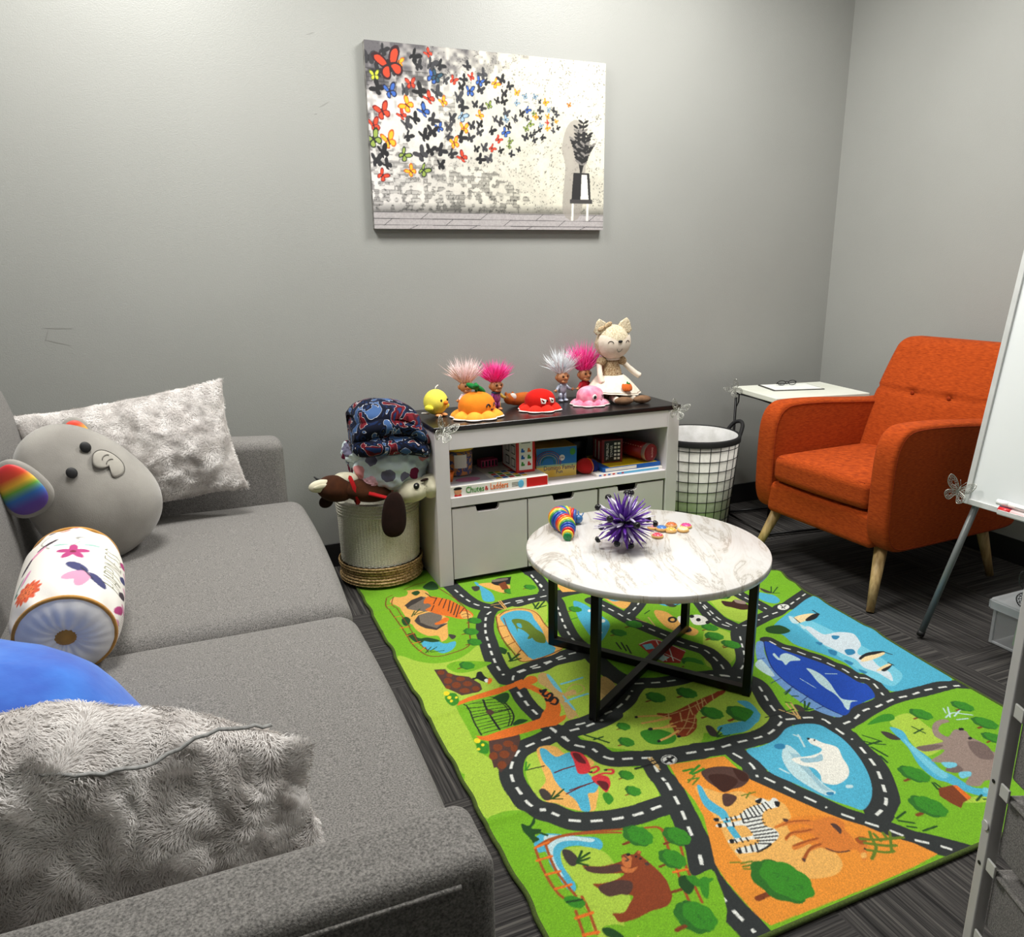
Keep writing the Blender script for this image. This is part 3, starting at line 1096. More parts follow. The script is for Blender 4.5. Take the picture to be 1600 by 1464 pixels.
l c 9 1124,893 1155,872 1175,864
l c 8 1113,878 1141,859 1159,855
l c 8 1160,904 1157,885
l c 8 1179,899 1174,884
l c 8 1103,857 1134,875 1146,897 1157,912
l c 7 1194,896 1153,854
t T 91 910,883
f B 0 1104,1226 1148,1223 1207,1236 1253,1256 1299,1259 1338,1239 1348,1204 1349,1164 1333,1114 1305,1055 1271,1011 1234,980 1195,965 1178,985 1157,1014 1138,1053 1119,1094 1100,1136 1103,1178
f w 0 1208,1206 1207,1160 1176,1156 1184,1108 1181,1051 1185,1029 1159,1029 1145,1067 1141,1118 1162,1171
f w2 0 1200,1201 1193,1175 1207,1160 1190,1114 1177,1060 1181,1038 1166,1049 1173,1096 1179,1145
f W2 0 1268,1200 1282,1196 1290,1175 1303,1160 1308,1144 1291,1114 1278,1084 1254,1060 1224,1048 1199,1049 1183,1066 1196,1086 1199,1110 1180,1131 1176,1156 1201,1154 1231,1150 1259,1151 1271,1160 1262,1183
f w2 0 1198,1150 1230,1142 1257,1145 1242,1126 1216,1127 1195,1134
f k 0 1273,1199 1270,1197 1267,1197 1266,1199 1267,1202 1270,1204 1273,1204 1275,1202
f k 0 1282,1190 1279,1188 1277,1188 1276,1189 1278,1191 1280,1193 1282,1193 1283,1192
l w 6 1259,1223 1241,1182
l w 6 1129,1141 1137,1120
l w 6 1257,1214 1249,1228
f w 0 1234,1027 1228,1025 1221,1027 1217,1030 1218,1034 1223,1037 1230,1035 1235,1032
f b2 0 1179,1028 1173,1025 1166,1027 1162,1030 1163,1035 1168,1037 1175,1035 1180,1032
f b2 0 1200,1201 1190,1195 1179,1197 1172,1203 1175,1212 1184,1217 1196,1216 1203,1209
t T 44 1038,1509
t T 46 1126,1492
t T 48 1129,1387
f B 0 1221,1405 1246,1394 1245,1360 1229,1326 1203,1305 1163,1307 1118,1296 1092,1315 1105,1332 1142,1332 1190,1327 1217,1347 1222,1379
t T 63 1197,1352
t T 29 890,1430
t T 33 863,1371
f T 0 914,1392 959,1386 985,1347 965,1323 933,1327 908,1348
l D 7 782,1437 821,1386
l D 6 793,1411 820,1413
f r 0 1075,1345 1088,1342 1087,1319 1078,1298 1063,1310
l D 5 1076,1299 1115,1307
l D 5 1074,1297 1106,1291
l D 5 1077,1304 1109,1325
f B 0 1138,1318 1164,1317 1204,1331 1235,1350 1234,1328 1195,1303 1156,1289 1116,1291 1093,1297 1104,1314
f q 0 998,1445 1028,1431 1063,1437 1101,1446 1143,1453 1187,1460 1208,1465 1203,1449 1154,1431 1108,1412 1080,1392 1056,1355 1035,1340 1004,1331 989,1346 998,1372 1002,1394 1018,1403 1007,1416 996,1429
f q 0 1005,1401 1031,1407 1051,1402 1075,1384 1058,1363 1027,1342 994,1333 987,1343 996,1369
l S 8 942,1453 994,1434 1011,1414
l S 8 938,1422 983,1418 1013,1417
l S 9 945,1392 976,1385 1007,1378
l S 9 935,1342 968,1347 1003,1359
l S 8 938,1423 978,1416 1017,1413
l S 8 984,1386 1008,1391
l y 3 1003,1426 1056,1427 1102,1432 1147,1443
l y 3 1010,1390 1046,1391 1074,1386
l y 3 997,1350 1033,1372 1084,1423
l y 3 1012,1336 1052,1364 1083,1399
l y 3 1100,1408 1110,1437
l y 3 1139,1424 1148,1451
l y 4 1052,1421 1034,1388
l y 4 1024,1433 1011,1410
l y 4 1094,1444 1077,1401
l y 4 1124,1448 1108,1412
l y 4 1143,1453 1124,1422
l y 4 1181,1459 1167,1434
l y 4 1038,1394 1060,1368
l y 4 1005,1369 1044,1352
f q 0 1196,1461 1223,1463 1221,1454 1199,1446
f k 0 949,1390 945,1387 940,1387 937,1391 938,1395 942,1398 947,1398 950,1395
f k 0 939,1339 935,1337 932,1337 930,1339 931,1343 934,1346 938,1346 940,1343
f k 0 995,1336 991,1333 987,1333 985,1336 986,1340 989,1342 993,1342 996,1340
f k 0 944,1451 940,1448 937,1448 935,1450 936,1454 939,1457 942,1457 944,1454
f B 0 1882,1822 1883,1765 1873,1638 1857,1457 1845,1338 1833,1252 1782,1261 1695,1265 1631,1276 1643,1324 1653,1366 1627,1387 1636,1441 1620,1499 1597,1552 1584,1591 1593,1643 1599,1700 1731,1766
f b 0 1701,1741 1677,1664 1672,1631 1657,1536 1644,1438 1638,1363 1645,1305 1669,1294 1727,1323 1746,1372 1761,1489 1751,1631 1737,1699
f W3 0 1691,1658 1709,1656 1709,1603 1727,1594 1763,1590 1791,1566 1784,1535 1761,1500 1725,1479 1710,1459 1725,1432 1709,1389 1709,1350 1678,1312 1676,1332 1676,1365 1664,1399 1679,1442 1672,1476 1667,1521 1663,1555 1681,1627
f b2 0 1728,1582 1745,1569 1722,1557 1715,1566
f b2 0 1694,1498 1719,1492 1707,1471 1679,1471
f b2 0 1653,1571 1667,1559 1651,1550 1648,1562
f b2 0 1654,1521 1665,1500 1642,1484 1638,1502
f b2 0 1645,1398 1652,1376 1637,1373 1637,1387
f b2 0 1650,1455 1657,1432 1642,1424 1641,1444
f C 0 1707,1725 1753,1731 1790,1720 1750,1700 1715,1690 1692,1694
f k 0 1734,1700 1781,1718 1805,1714 1769,1691 1731,1687
l k 6 1803,1741 1800,1709
l k 5 1707,1725 1701,1690
f C 0 1685,1429 1723,1448 1785,1446 1782,1432 1742,1424 1702,1422
f k 0 1695,1445 1735,1458 1774,1453 1794,1442 1761,1441 1720,1444 1692,1436
l k 5 1788,1443 1798,1420
f C 0 1683,1371 1714,1382 1749,1386 1742,1374 1707,1365
f k 0 1699,1369 1738,1376 1754,1379 1727,1366 1700,1359
l k 5 1749,1391 1752,1374
f w 0 1701,1741 1707,1725 1693,1688 1678,1701
f w 0 1693,1682 1696,1656 1679,1652
f D 0 1580,1708 1629,1704 1634,1660 1592,1655 1563,1680
f V 0 1480,1638 1507,1637 1464,1580 1422,1497 1408,1437 1413,1381 1418,1328 1428,1250 1402,1246 1379,1288 1371,1348 1380,1431 1409,1543
f U 0 1509,1636 1526,1617 1529,1572 1553,1519 1578,1457 1588,1395 1587,1349 1598,1326 1572,1276 1535,1268 1477,1260 1443,1244 1425,1248 1413,1289 1406,1350 1405,1421 1422,1497 1462,1570
f w 0 1512,1462 1522,1448 1524,1414 1512,1373 1491,1329 1483,1299 1512,1278 1490,1279 1459,1256 1458,1269 1469,1288 1482,1325 1482,1359 1487,1393 1502,1433
f w 0 1490,1568 1483,1540 1500,1553 1524,1553 1534,1517 1528,1505 1499,1512 1471,1500 1478,1522 1472,1535 1479,1563
l U2 4 1509,1636 1462,1570 1422,1497 1405,1421 1406,1350 1413,1289 1425,1248
l U2 3 1417,1559 1444,1557
l U2 3 1388,1512 1424,1506
l U2 3 1364,1439 1406,1448
l U2 3 1362,1386 1409,1401
l U2 3 1368,1333 1410,1348
l U2 3 1384,1293 1414,1296
l w 4 1539,1417 1567,1404
l w 3 1455,1426 1458,1370
l D 6 1361,1379 1389,1392
l D 6 1371,1366 1386,1359
f r 0 1345,1331 1357,1322 1356,1298 1335,1303
l D 6 1356,1298 1377,1297
l D 6 1357,1299 1391,1323
l D 6 1355,1302 1385,1334
l y 6 1330,1342 1312,1279
l y 6 1345,1343 1316,1277
l y 5 1295,1329 1321,1282
l k 4 1238,1315 1329,1314
l k 4 1334,1349 1344,1340
f w 0 1388,1532 1425,1556 1425,1535 1402,1468 1385,1475
f G 0 1403,1185 1452,1201 1523,1216 1591,1226 1674,1222 1745,1208 1806,1189 1509,965 1381,1021 1378,1086 1386,1130
p G 0 1403,1180 1458,1197 1597,1223 1803,1215 1913,1154 1815,1071 1400,805 1306,813 1271,855 1240,893 1240,925 1287,949 1350,1009 1382,1074 1392,1135
f g 0 1509,1174 1584,1184 1583,1131 1566,1068 1530,1045 1469,1044 1495,1109
f g 0 1408,911 1474,898 1582,933 1636,971 1498,879 1413,894
f B 0 1490,1157 1508,1133 1482,1086 1476,1032 1464,993 1471,965 1473,923 1497,904 1483,886 1466,892 1446,918 1437,955 1423,977 1432,1025 1465,1084
f b 0 1485,1113 1477,1069 1464,1011 1464,976 1441,969 1441,1003 1460,1067
f L 0 1484,1075 1535,1067 1562,1065 1562,1089 1590,1118 1621,1130 1647,1126 1645,1114 1618,1115 1588,1098 1588,1073 1628,1086 1648,1071 1637,1051 1641,1025 1632,996 1632,963 1559,917 1520,926 1489,919 1469,936 1510,956 1494,971 1476,979 1473,989 1505,997 1481,1012 1472,1025 1515,1033 1535,1043 1489,1054
f L2 0 1618,1040 1642,1020 1629,988 1605,971 1581,986 1593,1018
f L2 0 1473,989 1510,995 1510,973 1491,969 1474,978
f L2 0 1484,1075 1532,1065 1546,1052 1489,1054
f k 0 1651,1078 1646,1076 1640,1077 1637,1080 1639,1084 1644,1086 1650,1085 1653,1082
f k 0 1636,1045 1631,1043 1627,1043 1624,1046 1627,1049 1631,1051 1636,1051 1638,1048
f b 0 1486,1010 1514,998 1507,987 1482,990
f b 0 1491,969 1517,961 1503,950 1478,953
f b 0 1494,912 1501,902 1489,895 1478,900
l w 5 1654,1131 1688,1138 1709,1123 1725,1111
l w 5 1665,1127 1700,1161
l w 5 1679,1126 1727,1143
l w 5 1671,1113 1701,1105
l w 4 1672,1145 1685,1162
p N 0 1400,950 1439,945 1437,899 1409,896 1389,886 1383,907 1382,931
p o 0 1439,945 1447,940 1440,901 1424,897
f r 0 1457,1154 1474,1143 1476,1112 1452,1123
l D 5 1384,1148 1403,1125 1424,1111
l D 5 1403,1160 1425,1125
f T 0 1451,1190 1513,1205 1543,1197 1528,1177 1489,1183
l D 7 1387,1118 1393,1078
l D 7 1385,1129 1425,1125
l D 7 1379,1084 1373,1060
l D 6 1239,918 1272,925
l D 6 1237,912 1261,894
l D 6 1240,893 1254,883
l D 6 1259,871 1295,869
l D 6 1441,889 1467,897
l D 5 1458,886 1484,874
l D 6 1405,968 1397,948
l D 6 1410,966 1408,951
l D 5 1544,1138 1550,1105
l D 5 1525,1116 1561,1120
t T 43 1613,1166
t T 46 1724,1074
t T 39 1685,1025
t T 52 1397,1005
t T 59 1334,917
t T 42 1741,1148
f G 0 1856,2018 1903,2012 1880,1897 1782,1853 1795,1891
f D 0 1608,1976 1631,1950 1603,1932 1565,1957
f B 0 1733,1934 1760,1907 1771,1887 1761,1849 1731,1834 1710,1858 1707,1895
f r 0 1768,1963 1778,1928 1779,1905 1759,1922
l D 5 1779,1905 1828,1936
l D 5 1779,1905 1800,1896
l D 5 1779,1913 1812,1951
f S 0 1743,2005 1789,2000 1752,1940 1727,1952
f n2 0 1575,1926 1601,1907 1619,1913 1637,1877 1627,1840 1595,1841 1573,1872 1561,1891
f L 0 1623,1918 1645,1894 1633,1872 1612,1895
t T 41 1597,1959
t T 41 1388,1724
t T 43 1419,1781
t T 38 1407,1670
f O3 0 1325,1957 1353,1930 1355,1875 1362,1819 1370,1777 1336,1756 1311,1792 1292,1838 1302,1912
f W2 0 1402,1867 1434,1873 1447,1846 1435,1812 1405,1806 1384,1822
f k 0 1418,1866 1411,1860 1404,1859 1401,1865 1404,1873 1411,1879 1418,1880 1421,1875
f k 0 1440,1810 1432,1804 1425,1804 1423,1809 1426,1816 1433,1822 1440,1823 1443,1818
f k 0 1423,1837 1416,1831 1409,1830 1406,1836 1409,1843 1417,1850 1424,1850 1426,1845
f k 0 1353,1869 1340,1858 1327,1857 1321,1867 1325,1881 1338,1893 1352,1894 1358,1884
f O3 0 1346,1872 1340,1866 1333,1866 1330,1871 1332,1878 1339,1884 1346,1884 1349,1879
f k 0 1324,1811 1358,1814 1351,1786 1325,1785
f W2 0 1365,1884 1391,1879 1364,1831 1348,1845
f B 0 1368,2024 1400,2009 1444,1982 1428,1960 1384,1965 1366,1988
f r 0 1382,2003 1404,1985 1410,1954 1386,1958
l D 5 1396,1953 1445,1974
l D 5 1280,1949 1309,1964
l y 5 1235,1929 1252,1895
l y 5 1277,1923 1264,1863
f B 0 1109,2134 1134,2100 1139,2027 1143,1944 1093,1877 1047,1838 1038,1854 1052,1946 1071,2030
f W 0 1137,1960 1130,1953 1123,1953 1119,1958 1121,1967 1128,1973 1135,1974 1139,1968
f W 0 1088,1892 1082,1888 1075,1888 1070,1893 1070,1900 1076,1904 1083,1904 1088,1899
f W 0 1130,2045 1125,2039 1120,2038 1118,2042 1120,2050 1125,2055 1130,2056 1132,2052
l T 7 1074,2084 1098,2088
l T 7 1040,2017 1065,2019
p m 0 1149,1780 1219,1785 1258,1686 1198,1631 1157,1655 1147,1702
p b 0 1158,1771 1189,1768 1181,1737 1153,1739
p w 0 1175,1701 1191,1672 1159,1659 1154,1677
l W 4 1154,1778 1215,1780 1254,1685
l W 4 1179,1733 1207,1643
l W 4 1212,1775 1171,1659
l W 4 1230,1738 1189,1651
l k 6 1094,1817 1086,1774
l k 6 1108,1811 1095,1759
l k 6 1114,1790 1100,1740
t T 46 1211,1900
t T 42 1137,1870
t T 46 1398,1728
t T 52 1237,1619
t T 46 1410,1663
t T 38 1089,2077
f G 0 1222,1631 1264,1576 1243,1565 1191,1588
p O3 0 1117,2303 1194,2227 1177,2195 1109,2218
f O3 0 1218,2122 1237,2083 1288,2068 1288,2046 1234,2012
f B 0 1229,2117 1247,2101 1263,2072 1233,2078
f G 0 1004,2432 1055,2408 1039,2266 994,2255 934,2266
t T 38 1023,2305
"""


def make_rug():
    x0, y0, x1, y1 = 0.447, 0.800, 1.955, 2.62
    pr = Print(x0 * 1000, y0 * 1000, x1 * 1000, y1 * 1000, 1.0, RUGC['G'])
    for ln in RUG.strip().split('\n'):
        t = ln.split()
        k, c, wd = t[0], RUGC[t[1]], float(t[2])
        P = [tuple(map(float, q.split(','))) for q in t[3:]]
        if k == 'f':
            pr.fill(P, c, True)
        elif k == 'p':
            pr.fill(P, c)
        elif k == 'l':
            pr.stroke(P, wd * (0.86 if t[1] == 'K' else 0.8), c)
        elif k == 'd':
            pr.stroke(P, wd * .8, c, dash=(26, 46))
        elif k == 't':
            cx, cy = P[0]
            s = wd * 1.15
            up = np.array([0.97, 0.24]); rt = np.array([0.24, -0.97])
            f = lambda a, b: tuple(np.array([cx, cy]) + rt * a * s + up * b * s)
            rr = random.Random(int(cx * 7 + cy))
            pr.stroke([f(-.02, -.2), f(.02, -.45), f(-.04, -.72)], s * .11, RUGC['N'], smooth=False)
            pr.stroke([f(.01, -.4), f(.2, -.25)], s * .07, RUGC['N'], smooth=False)
            pr.stroke([f(.0, -.4), f(-.2, -.22)], s * .07, RUGC['N'], smooth=False)
            for (ox, oy, q, cc) in ((-.05, -.08, 1.06, (36, 98, 26)), (.02, .04, .96, RUGC['T'])):
                ph = rr.uniform(0, 6)
                bl = [f(ox + q * .48 * math.cos(a) * (1 + .11 * abs(math.sin(a * 3.5 + ph))), oy + q * .36 * math.sin(a) * (1 + .14 * abs(math.sin(a * 3.5 + ph)))) for a in np.linspace(0, 6.283, 44)[:-1]]
                pr.fill(bl, cc)
            for _ in range(4):
                a, b = rr.uniform(-.25, .25), rr.uniform(-.12, .22)
                pr.stroke([f(a, b), f(a + .08, b + .05), f(a + .1, b - .03)], s * .03, (36, 104, 24))
    st = 0.002
    nu, nv = int((x1 - x0) / st) + 1, int((y1 - y0) / st) + 1
    X, Y = np.meshgrid(np.linspace(x0, x1, nu), np.linspace(y0, y1, nv), indexing='ij')
    col = pr.at(X.ravel() * 1000, Y.ravel() * 1000)
    rng = np.random.default_rng(3)
    col = col * (1 + rng.normal(0, 0.045, (len(col), 1)))
    # edge shape: the right edge wanders, the left edge is slightly wavy
    v = (Y - y0) / (y1 - y0)
    redge = np.interp(Y, [.8, 1.078, 1.26, 1.644, 1.767, 1.865, 2.029, 2.081, 2.3, 2.62],
                      [1.822, 1.831, 1.842, 1.877, 1.885, 1.890, 1.925, 1.905, 1.925, 1.95])
    ledge = x0 + .0035 * np.sin(Y * 19) + .003 * np.sin(Y * 43 + 1)
    # art stays where it is drawn: only the outermost strip is squeezed to the wavy edge
    Xc = np.clip(X, ledge, redge)
    Z = 0.0075 + 0.0012 * np.sin(X * 9 + Y * 4) * np.sin(Y * 7)
    for (yy, h, a) in ((1.655, .006, .12), (1.25, .005, -.05), (2.18, .004, .05), (2.33, .004, -.03)):
        d = (Y - yy - a * (X - x0))
        Z += h * np.exp(-(d / .012) ** 2) * np.exp(-((X - x0) / .22) ** 2)
    for (yy, h) in ((2.03, .010), (1.80, .006), (1.55, .006), (1.93, .006)):
        Z += h * np.exp(-((Y - yy) / .03) ** 2) * np.exp(-((X - redge) / .08) ** 2)
    Z += 0.003 * np.exp(-((X - 1.25) / .25) ** 2) * np.sin(X * 26 + Y * 13) ** 2 * np.exp(-((Y - 1.2) / .2) ** 2)
    P = np.stack([Xc, Y, Z], -1)
    t = thing('play_rug', 'bright green zoo road play rug lying on the dark carpet under the coffee table', 'rug', (0, 0, 0))
    o = gridobj('rug_pile', P, vcmat('rug_print', rough=1.0, bump=0.0012, bscale=700, sheen=0.0, var=.13, vscale=420), t)
    paint(o, col)
    n = nv - 1
    k = 6
    L = [(P[0, j, 0], P[0, j, 1], P[0, j, 2]) for j in range(0, nv, k)]
    Rr = [(redge[0, j] , Y[0, j], float(P[np.argmin(np.abs(X[:, j] - redge[0, j])), j, 2])) for j in range(0, nv, k)]
    B = [(Xc[i, 0], Y[i, 0], Z[i, 0]) for i in range(0, nu, k) if X[i, 0] < redge[0, 0]]
    T = [(Xc[i, -1], Y[i, -1], Z[i, -1]) for i in range(0, nu, k) if X[i, -1] < redge[0, -1]]
    loop = B + Rr + T[::-1] + L[::-1]
    MB().tube([(p[0], p[1], max(p[2] - .0025, .0052)) for p in loop], .0052, 8, closed=True).build('rug_binding', mat('dark_green_binding', rgb(52, 66, 18), rgb(70, 88, 26), scale=300, rough=.95), t)
    MB().grid(np.array([[(x0 + .002, y0 + .002, .001), (x0 + .002, y1 - .002, .001)], [(1.815, y0 + .002, .001), (1.94, y1 - .002, .001)]]), smooth=False).build('rug_backing', M_base, t)


make_rug()

# ---------------------------------------------------------------- canvas picture on the back wall (generic stand-in artwork)


def make_canvas():
    X0, X1, Z0, Z1 = 0.640, 1.572, 1.268, 1.877
    W, H = (X1 - X0) * 1000, (Z1 - Z0) * 1000
    pr = Print(0, 0, W, H, 1.0, (208, 204, 188))
    rng = np.random.default_rng(11)
    rd = random.Random(8)

    def vn(s, seed):          # cheap value noise
        r = np.random.default_rng(seed).random((int(H / s) + 3, int(W / s) + 3))
        jj, ii = np.meshgrid(np.arange(pr.H) / s, np.arange(pr.W) / s, indexing='ij')
        j0, i0 = jj.astype(int), ii.astype(int)
        fj, fi = jj - j0, ii - i0
        fj, fi = fj * fj * (3 - 2 * fj), fi * fi * (3 - 2 * fi)
        return (r[j0, i0] * (1 - fj) * (1 - fi) + r[j0 + 1, i0] * fj * (1 - fi) + r[j0, i0 + 1] * (1 - fj) * fi + r[j0 + 1, i0 + 1] * fj * fi)
    n1, n2, n3 = vn(60, 1), vn(14, 2), vn(4, 3)
    jj, ii = np.meshgrid(np.arange(pr.H), np.arange(pr.W), indexing='ij')
    u, v = ii / W, jj / H
    pr.a *= (1 - .10 * (n1[..., None] - .3) - .07 * (n2[..., None] - .5) - .05 * (n3[..., None] - .5))
    # weathered plaster: paler at left, speckle near the edges
    pr.a[..., 2] += (.05 * (1 - np.clip(u * 1.6, 0, 1)))[..., ]
    sp = (n3 > .80) & (n2 > .42) & (np.abs(v - .62) + .35 * u > .34)
    pr.a[sp] *= .62
    # grey patch at top left
    g = np.clip(1.35 - 2.3 * u - 3.0 * (1 - v) + .9 * (n2 - .5) + .5 * (n1 - .5), 0, 1)[..., None]
    pr.a = pr.a * (1 - g * .8) + np.array([.26, .25, .27]) * g * .8
    # exposed brick zones
    bh, bw = 13, 40
    row = (jj // bh)
    mort = ((jj % bh) < 2.4) | (((ii + (row % 2) * bw // 2) % bw) < 3)
    zone = ((u < .66 - .25 * np.abs(v - .18) * 4) & (v < .36) & (v > .09)) | ((u < .34) & (n1 > .35) & (v < .86))
    tone = np.random.default_rng(5).random((200, 200))[row % 200, ((ii + (row % 2) * bw // 2) // bw) % 200]
    bm = zone & ~mort & (n2 + .5 * tone > .72)
    pr.a[bm] = pr.a[bm] * (.70 + .22 * tone[bm, None])
    pr.a[zone & mort & (n2 > .45)] *= .62
    # pavement strip
    pv = v < .095
    pr.a[pv] = (np.array([.66, .64, .64]) * (1 + .12 * (n3[pv, None] - .5)))
    dk = (v >= .095) & (v < .15)
    pr.a[dk] *= (.55 + .45 * ((v[dk, None] - .095) / .055))
    for y in (56, 34, 12):
        pr.stroke([(0, y + 1), (W, y - 2)], 1.6, (60, 58, 60), smooth=False)
    for i, (a, b) in enumerate(((56, 34), (34, 12), (12, 0))):
        for x in range(-60 + i * 95, int(W) + 100, 232):
            pr.stroke([(x + 30, a), (x, b)], 1.6, (60, 58, 60), smooth=False)

    # a drift of small winged shapes, dense at the left, thinning to the right
    def wing(cx, cy, s, ang, c, edge=None):
        ca, sa = math.cos(ang), math.sin(ang)
        f = lambda x, y: (cx + (x * ca - y * sa) * s, cy + (x * sa + y * ca) * s)
        sq = rd.uniform(.45, 1.0)
        sh = [[(0, -.05), (.10, .45), (.50, .95), (.98, 1.0), (1.0, .62), (.72, .22), (.45, -.05)], [(0, .12), (.45, .10), (.78, -.18), (.74, -.58), (.42, -.78), (.16, -.62), (.04, -.25)]]
        for sgn, q in ((1, 1.0), (-1, sq)):
            for s_ in sh:
                P = [f(x * sgn * q, y) for x, y in s_]
                pr.fill(P, edge or c, True)
                if edge:
                    mx, my = np.mean(P, 0)
                    pr.fill([(mx + (a - mx) * .68, my + (b - my) * .68) for a, b in P], c, True)
        pr.stroke([f(0, .35), f(0, -.35)], s * .12, (24, 24, 26), smooth=False)
    pts = []
    tries = 0
    while len(pts) < 132 and tries < 9000:
        tries += 1
        a = rd.random() ** 1.15
        x = 8 + a * 720
        mid, hw = 405 - 20 * a, 215 * (1 - a) ** .6 + 24
        y = mid + rd.uniform(-1, 1) * hw
        s = (27 - 17.5 * a) * rd.uniform(.75, 1.2)
        if y > H - 14 or y < 150:
            continue
        if all((x - p[0]) ** 2 + (y - p[1]) ** 2 > (.74 * (s + p[2])) ** 2 for p in pts):
            pts.append((x, y, s))
    for (x, y, s) in pts:
        r = rd.random()
        ang = rd.uniform(-1.0, 1.0)
        if r < .56:
            v_ = rd.randint(18, 70)
            wing(x, y, s, ang, (v_ - 8, v_ - 8, v_ - 4))
        elif r < .70:
            wing(x, y, s, ang, (246, 176, 34), (190, 90, 20))
        elif r < .80:
            wing(x, y, s, ang, (214, 66, 34), (120, 20, 20))
        elif r < .90:
            wing(x, y, s, ang, (52, 96, 178), (24, 30, 60))
        elif r < .95:
            wing(x, y, s, ang, (140, 160, 70), (30, 40, 30))
        else:
            wing(x, y, s, ang, (150, 176, 196), (60, 80, 100))
    wing(84, 535, 52, .35, (206, 62, 30), (44, 16, 22))
    wing(30, 500, 18, .1, (206, 214, 60), (80, 90, 20))
    wing(250, 512, 22, -.4, (40, 74, 92), (20, 28, 34))
    wing(776, 452, 9, .3, (240, 150, 30), (120, 40, 10))
    # a plain dark potted plant on a pale stool with a soft cast shadow on the wall
    sh = (150, 144, 136)
    pr.fill([(752, 62), (760, 230), (745, 300), (770, 380), (815, 400), (850, 330), (830, 60)], sh, True, .75)
    for k, (dx, hh) in enumerate(((-30, 330), (-12, 372), (10, 392), (30, 350), (44, 312))):
        pr.stroke([(828, 205), (828 + dx * .4, 205 + (hh - 205) * .55), (828 + dx, hh)], 5, (30, 29, 30))
        for j in range(9):
            f = .35 + .65 * j / 8
            x, y = 828 + dx * f * f, 205 + (hh - 205) * f
            for sg in (-1, 1):
                pr.dot((x + sg * 11, y + 5), 13, 4.5, (26, 25, 26) if (j + k) % 4 else (120, 116, 112), .5 * sg)
    pr.fill([(788, 112), (796, 212), (866, 212), (874, 112)], (32, 31, 32))
    pr.fill([(828, 114), (832, 206), (856, 206), (864, 114)], (222, 220, 212))
    pr.fill([(782, 98), (782, 114), (880, 114), (880, 98)], (60, 58, 58))
    for x in (794, 860):
        pr.fill([(x - 5, 98), (x - 7, 34), (x + 3, 34), (x + 5, 98)], (226, 224, 214))
    nu, nv = int(W / 1.7), int(H / 1.7)
    U, Vv = np.meshgrid(np.linspace(0, W, nu), np.linspace(0, H, nv), indexing='ij')
    P = np.stack([X0 + U / 1000, np.full_like(U, WY - .0262), Z0 + Vv / 1000], -1)
    t = thing('canvas_picture', 'unframed canvas print with a drift of colourful winged shapes hanging on the grey back wall', 'picture',
              ((X0 + X1) / 2, WY - .013, Z0))
    o = gridobj('printed_face', P - np.array([(X0 + X1) / 2, WY - .013, Z0]), vcmat('canvas_print', rough=.75, bump=.0002, bscale=900), t)
    paint(o, pr.at(U.ravel(), Vv.ravel(), 1))
    MB().box((0, 0.0, (Z1 - Z0) / 2), (X1 - X0, .0255, Z1 - Z0), .002).build('stretcher', mat('canvas_edge', rgb(150, 148, 142), rgb(96, 94, 92), scale=40, rough=.8), t)


make_canvas()

# ---------------------------------------------------------------- the sofa
def heather(name, a, b, c, sc=420):
    m = mat(name, a, b, scale=sc, rough=0.95, bump=0.0008, bscale=sc * 1.3, sheen=0.04, detail=4, lo=.3, hi=.7)
    return m


M_sofa = heather('grey_heather', rgb(79, 77, 75), rgb(144, 141, 137), None, 420)
SEATZ, SIN0, SIN1, SMID, SX = 0.412, 0.645, 2.475, 1.565, 0.262


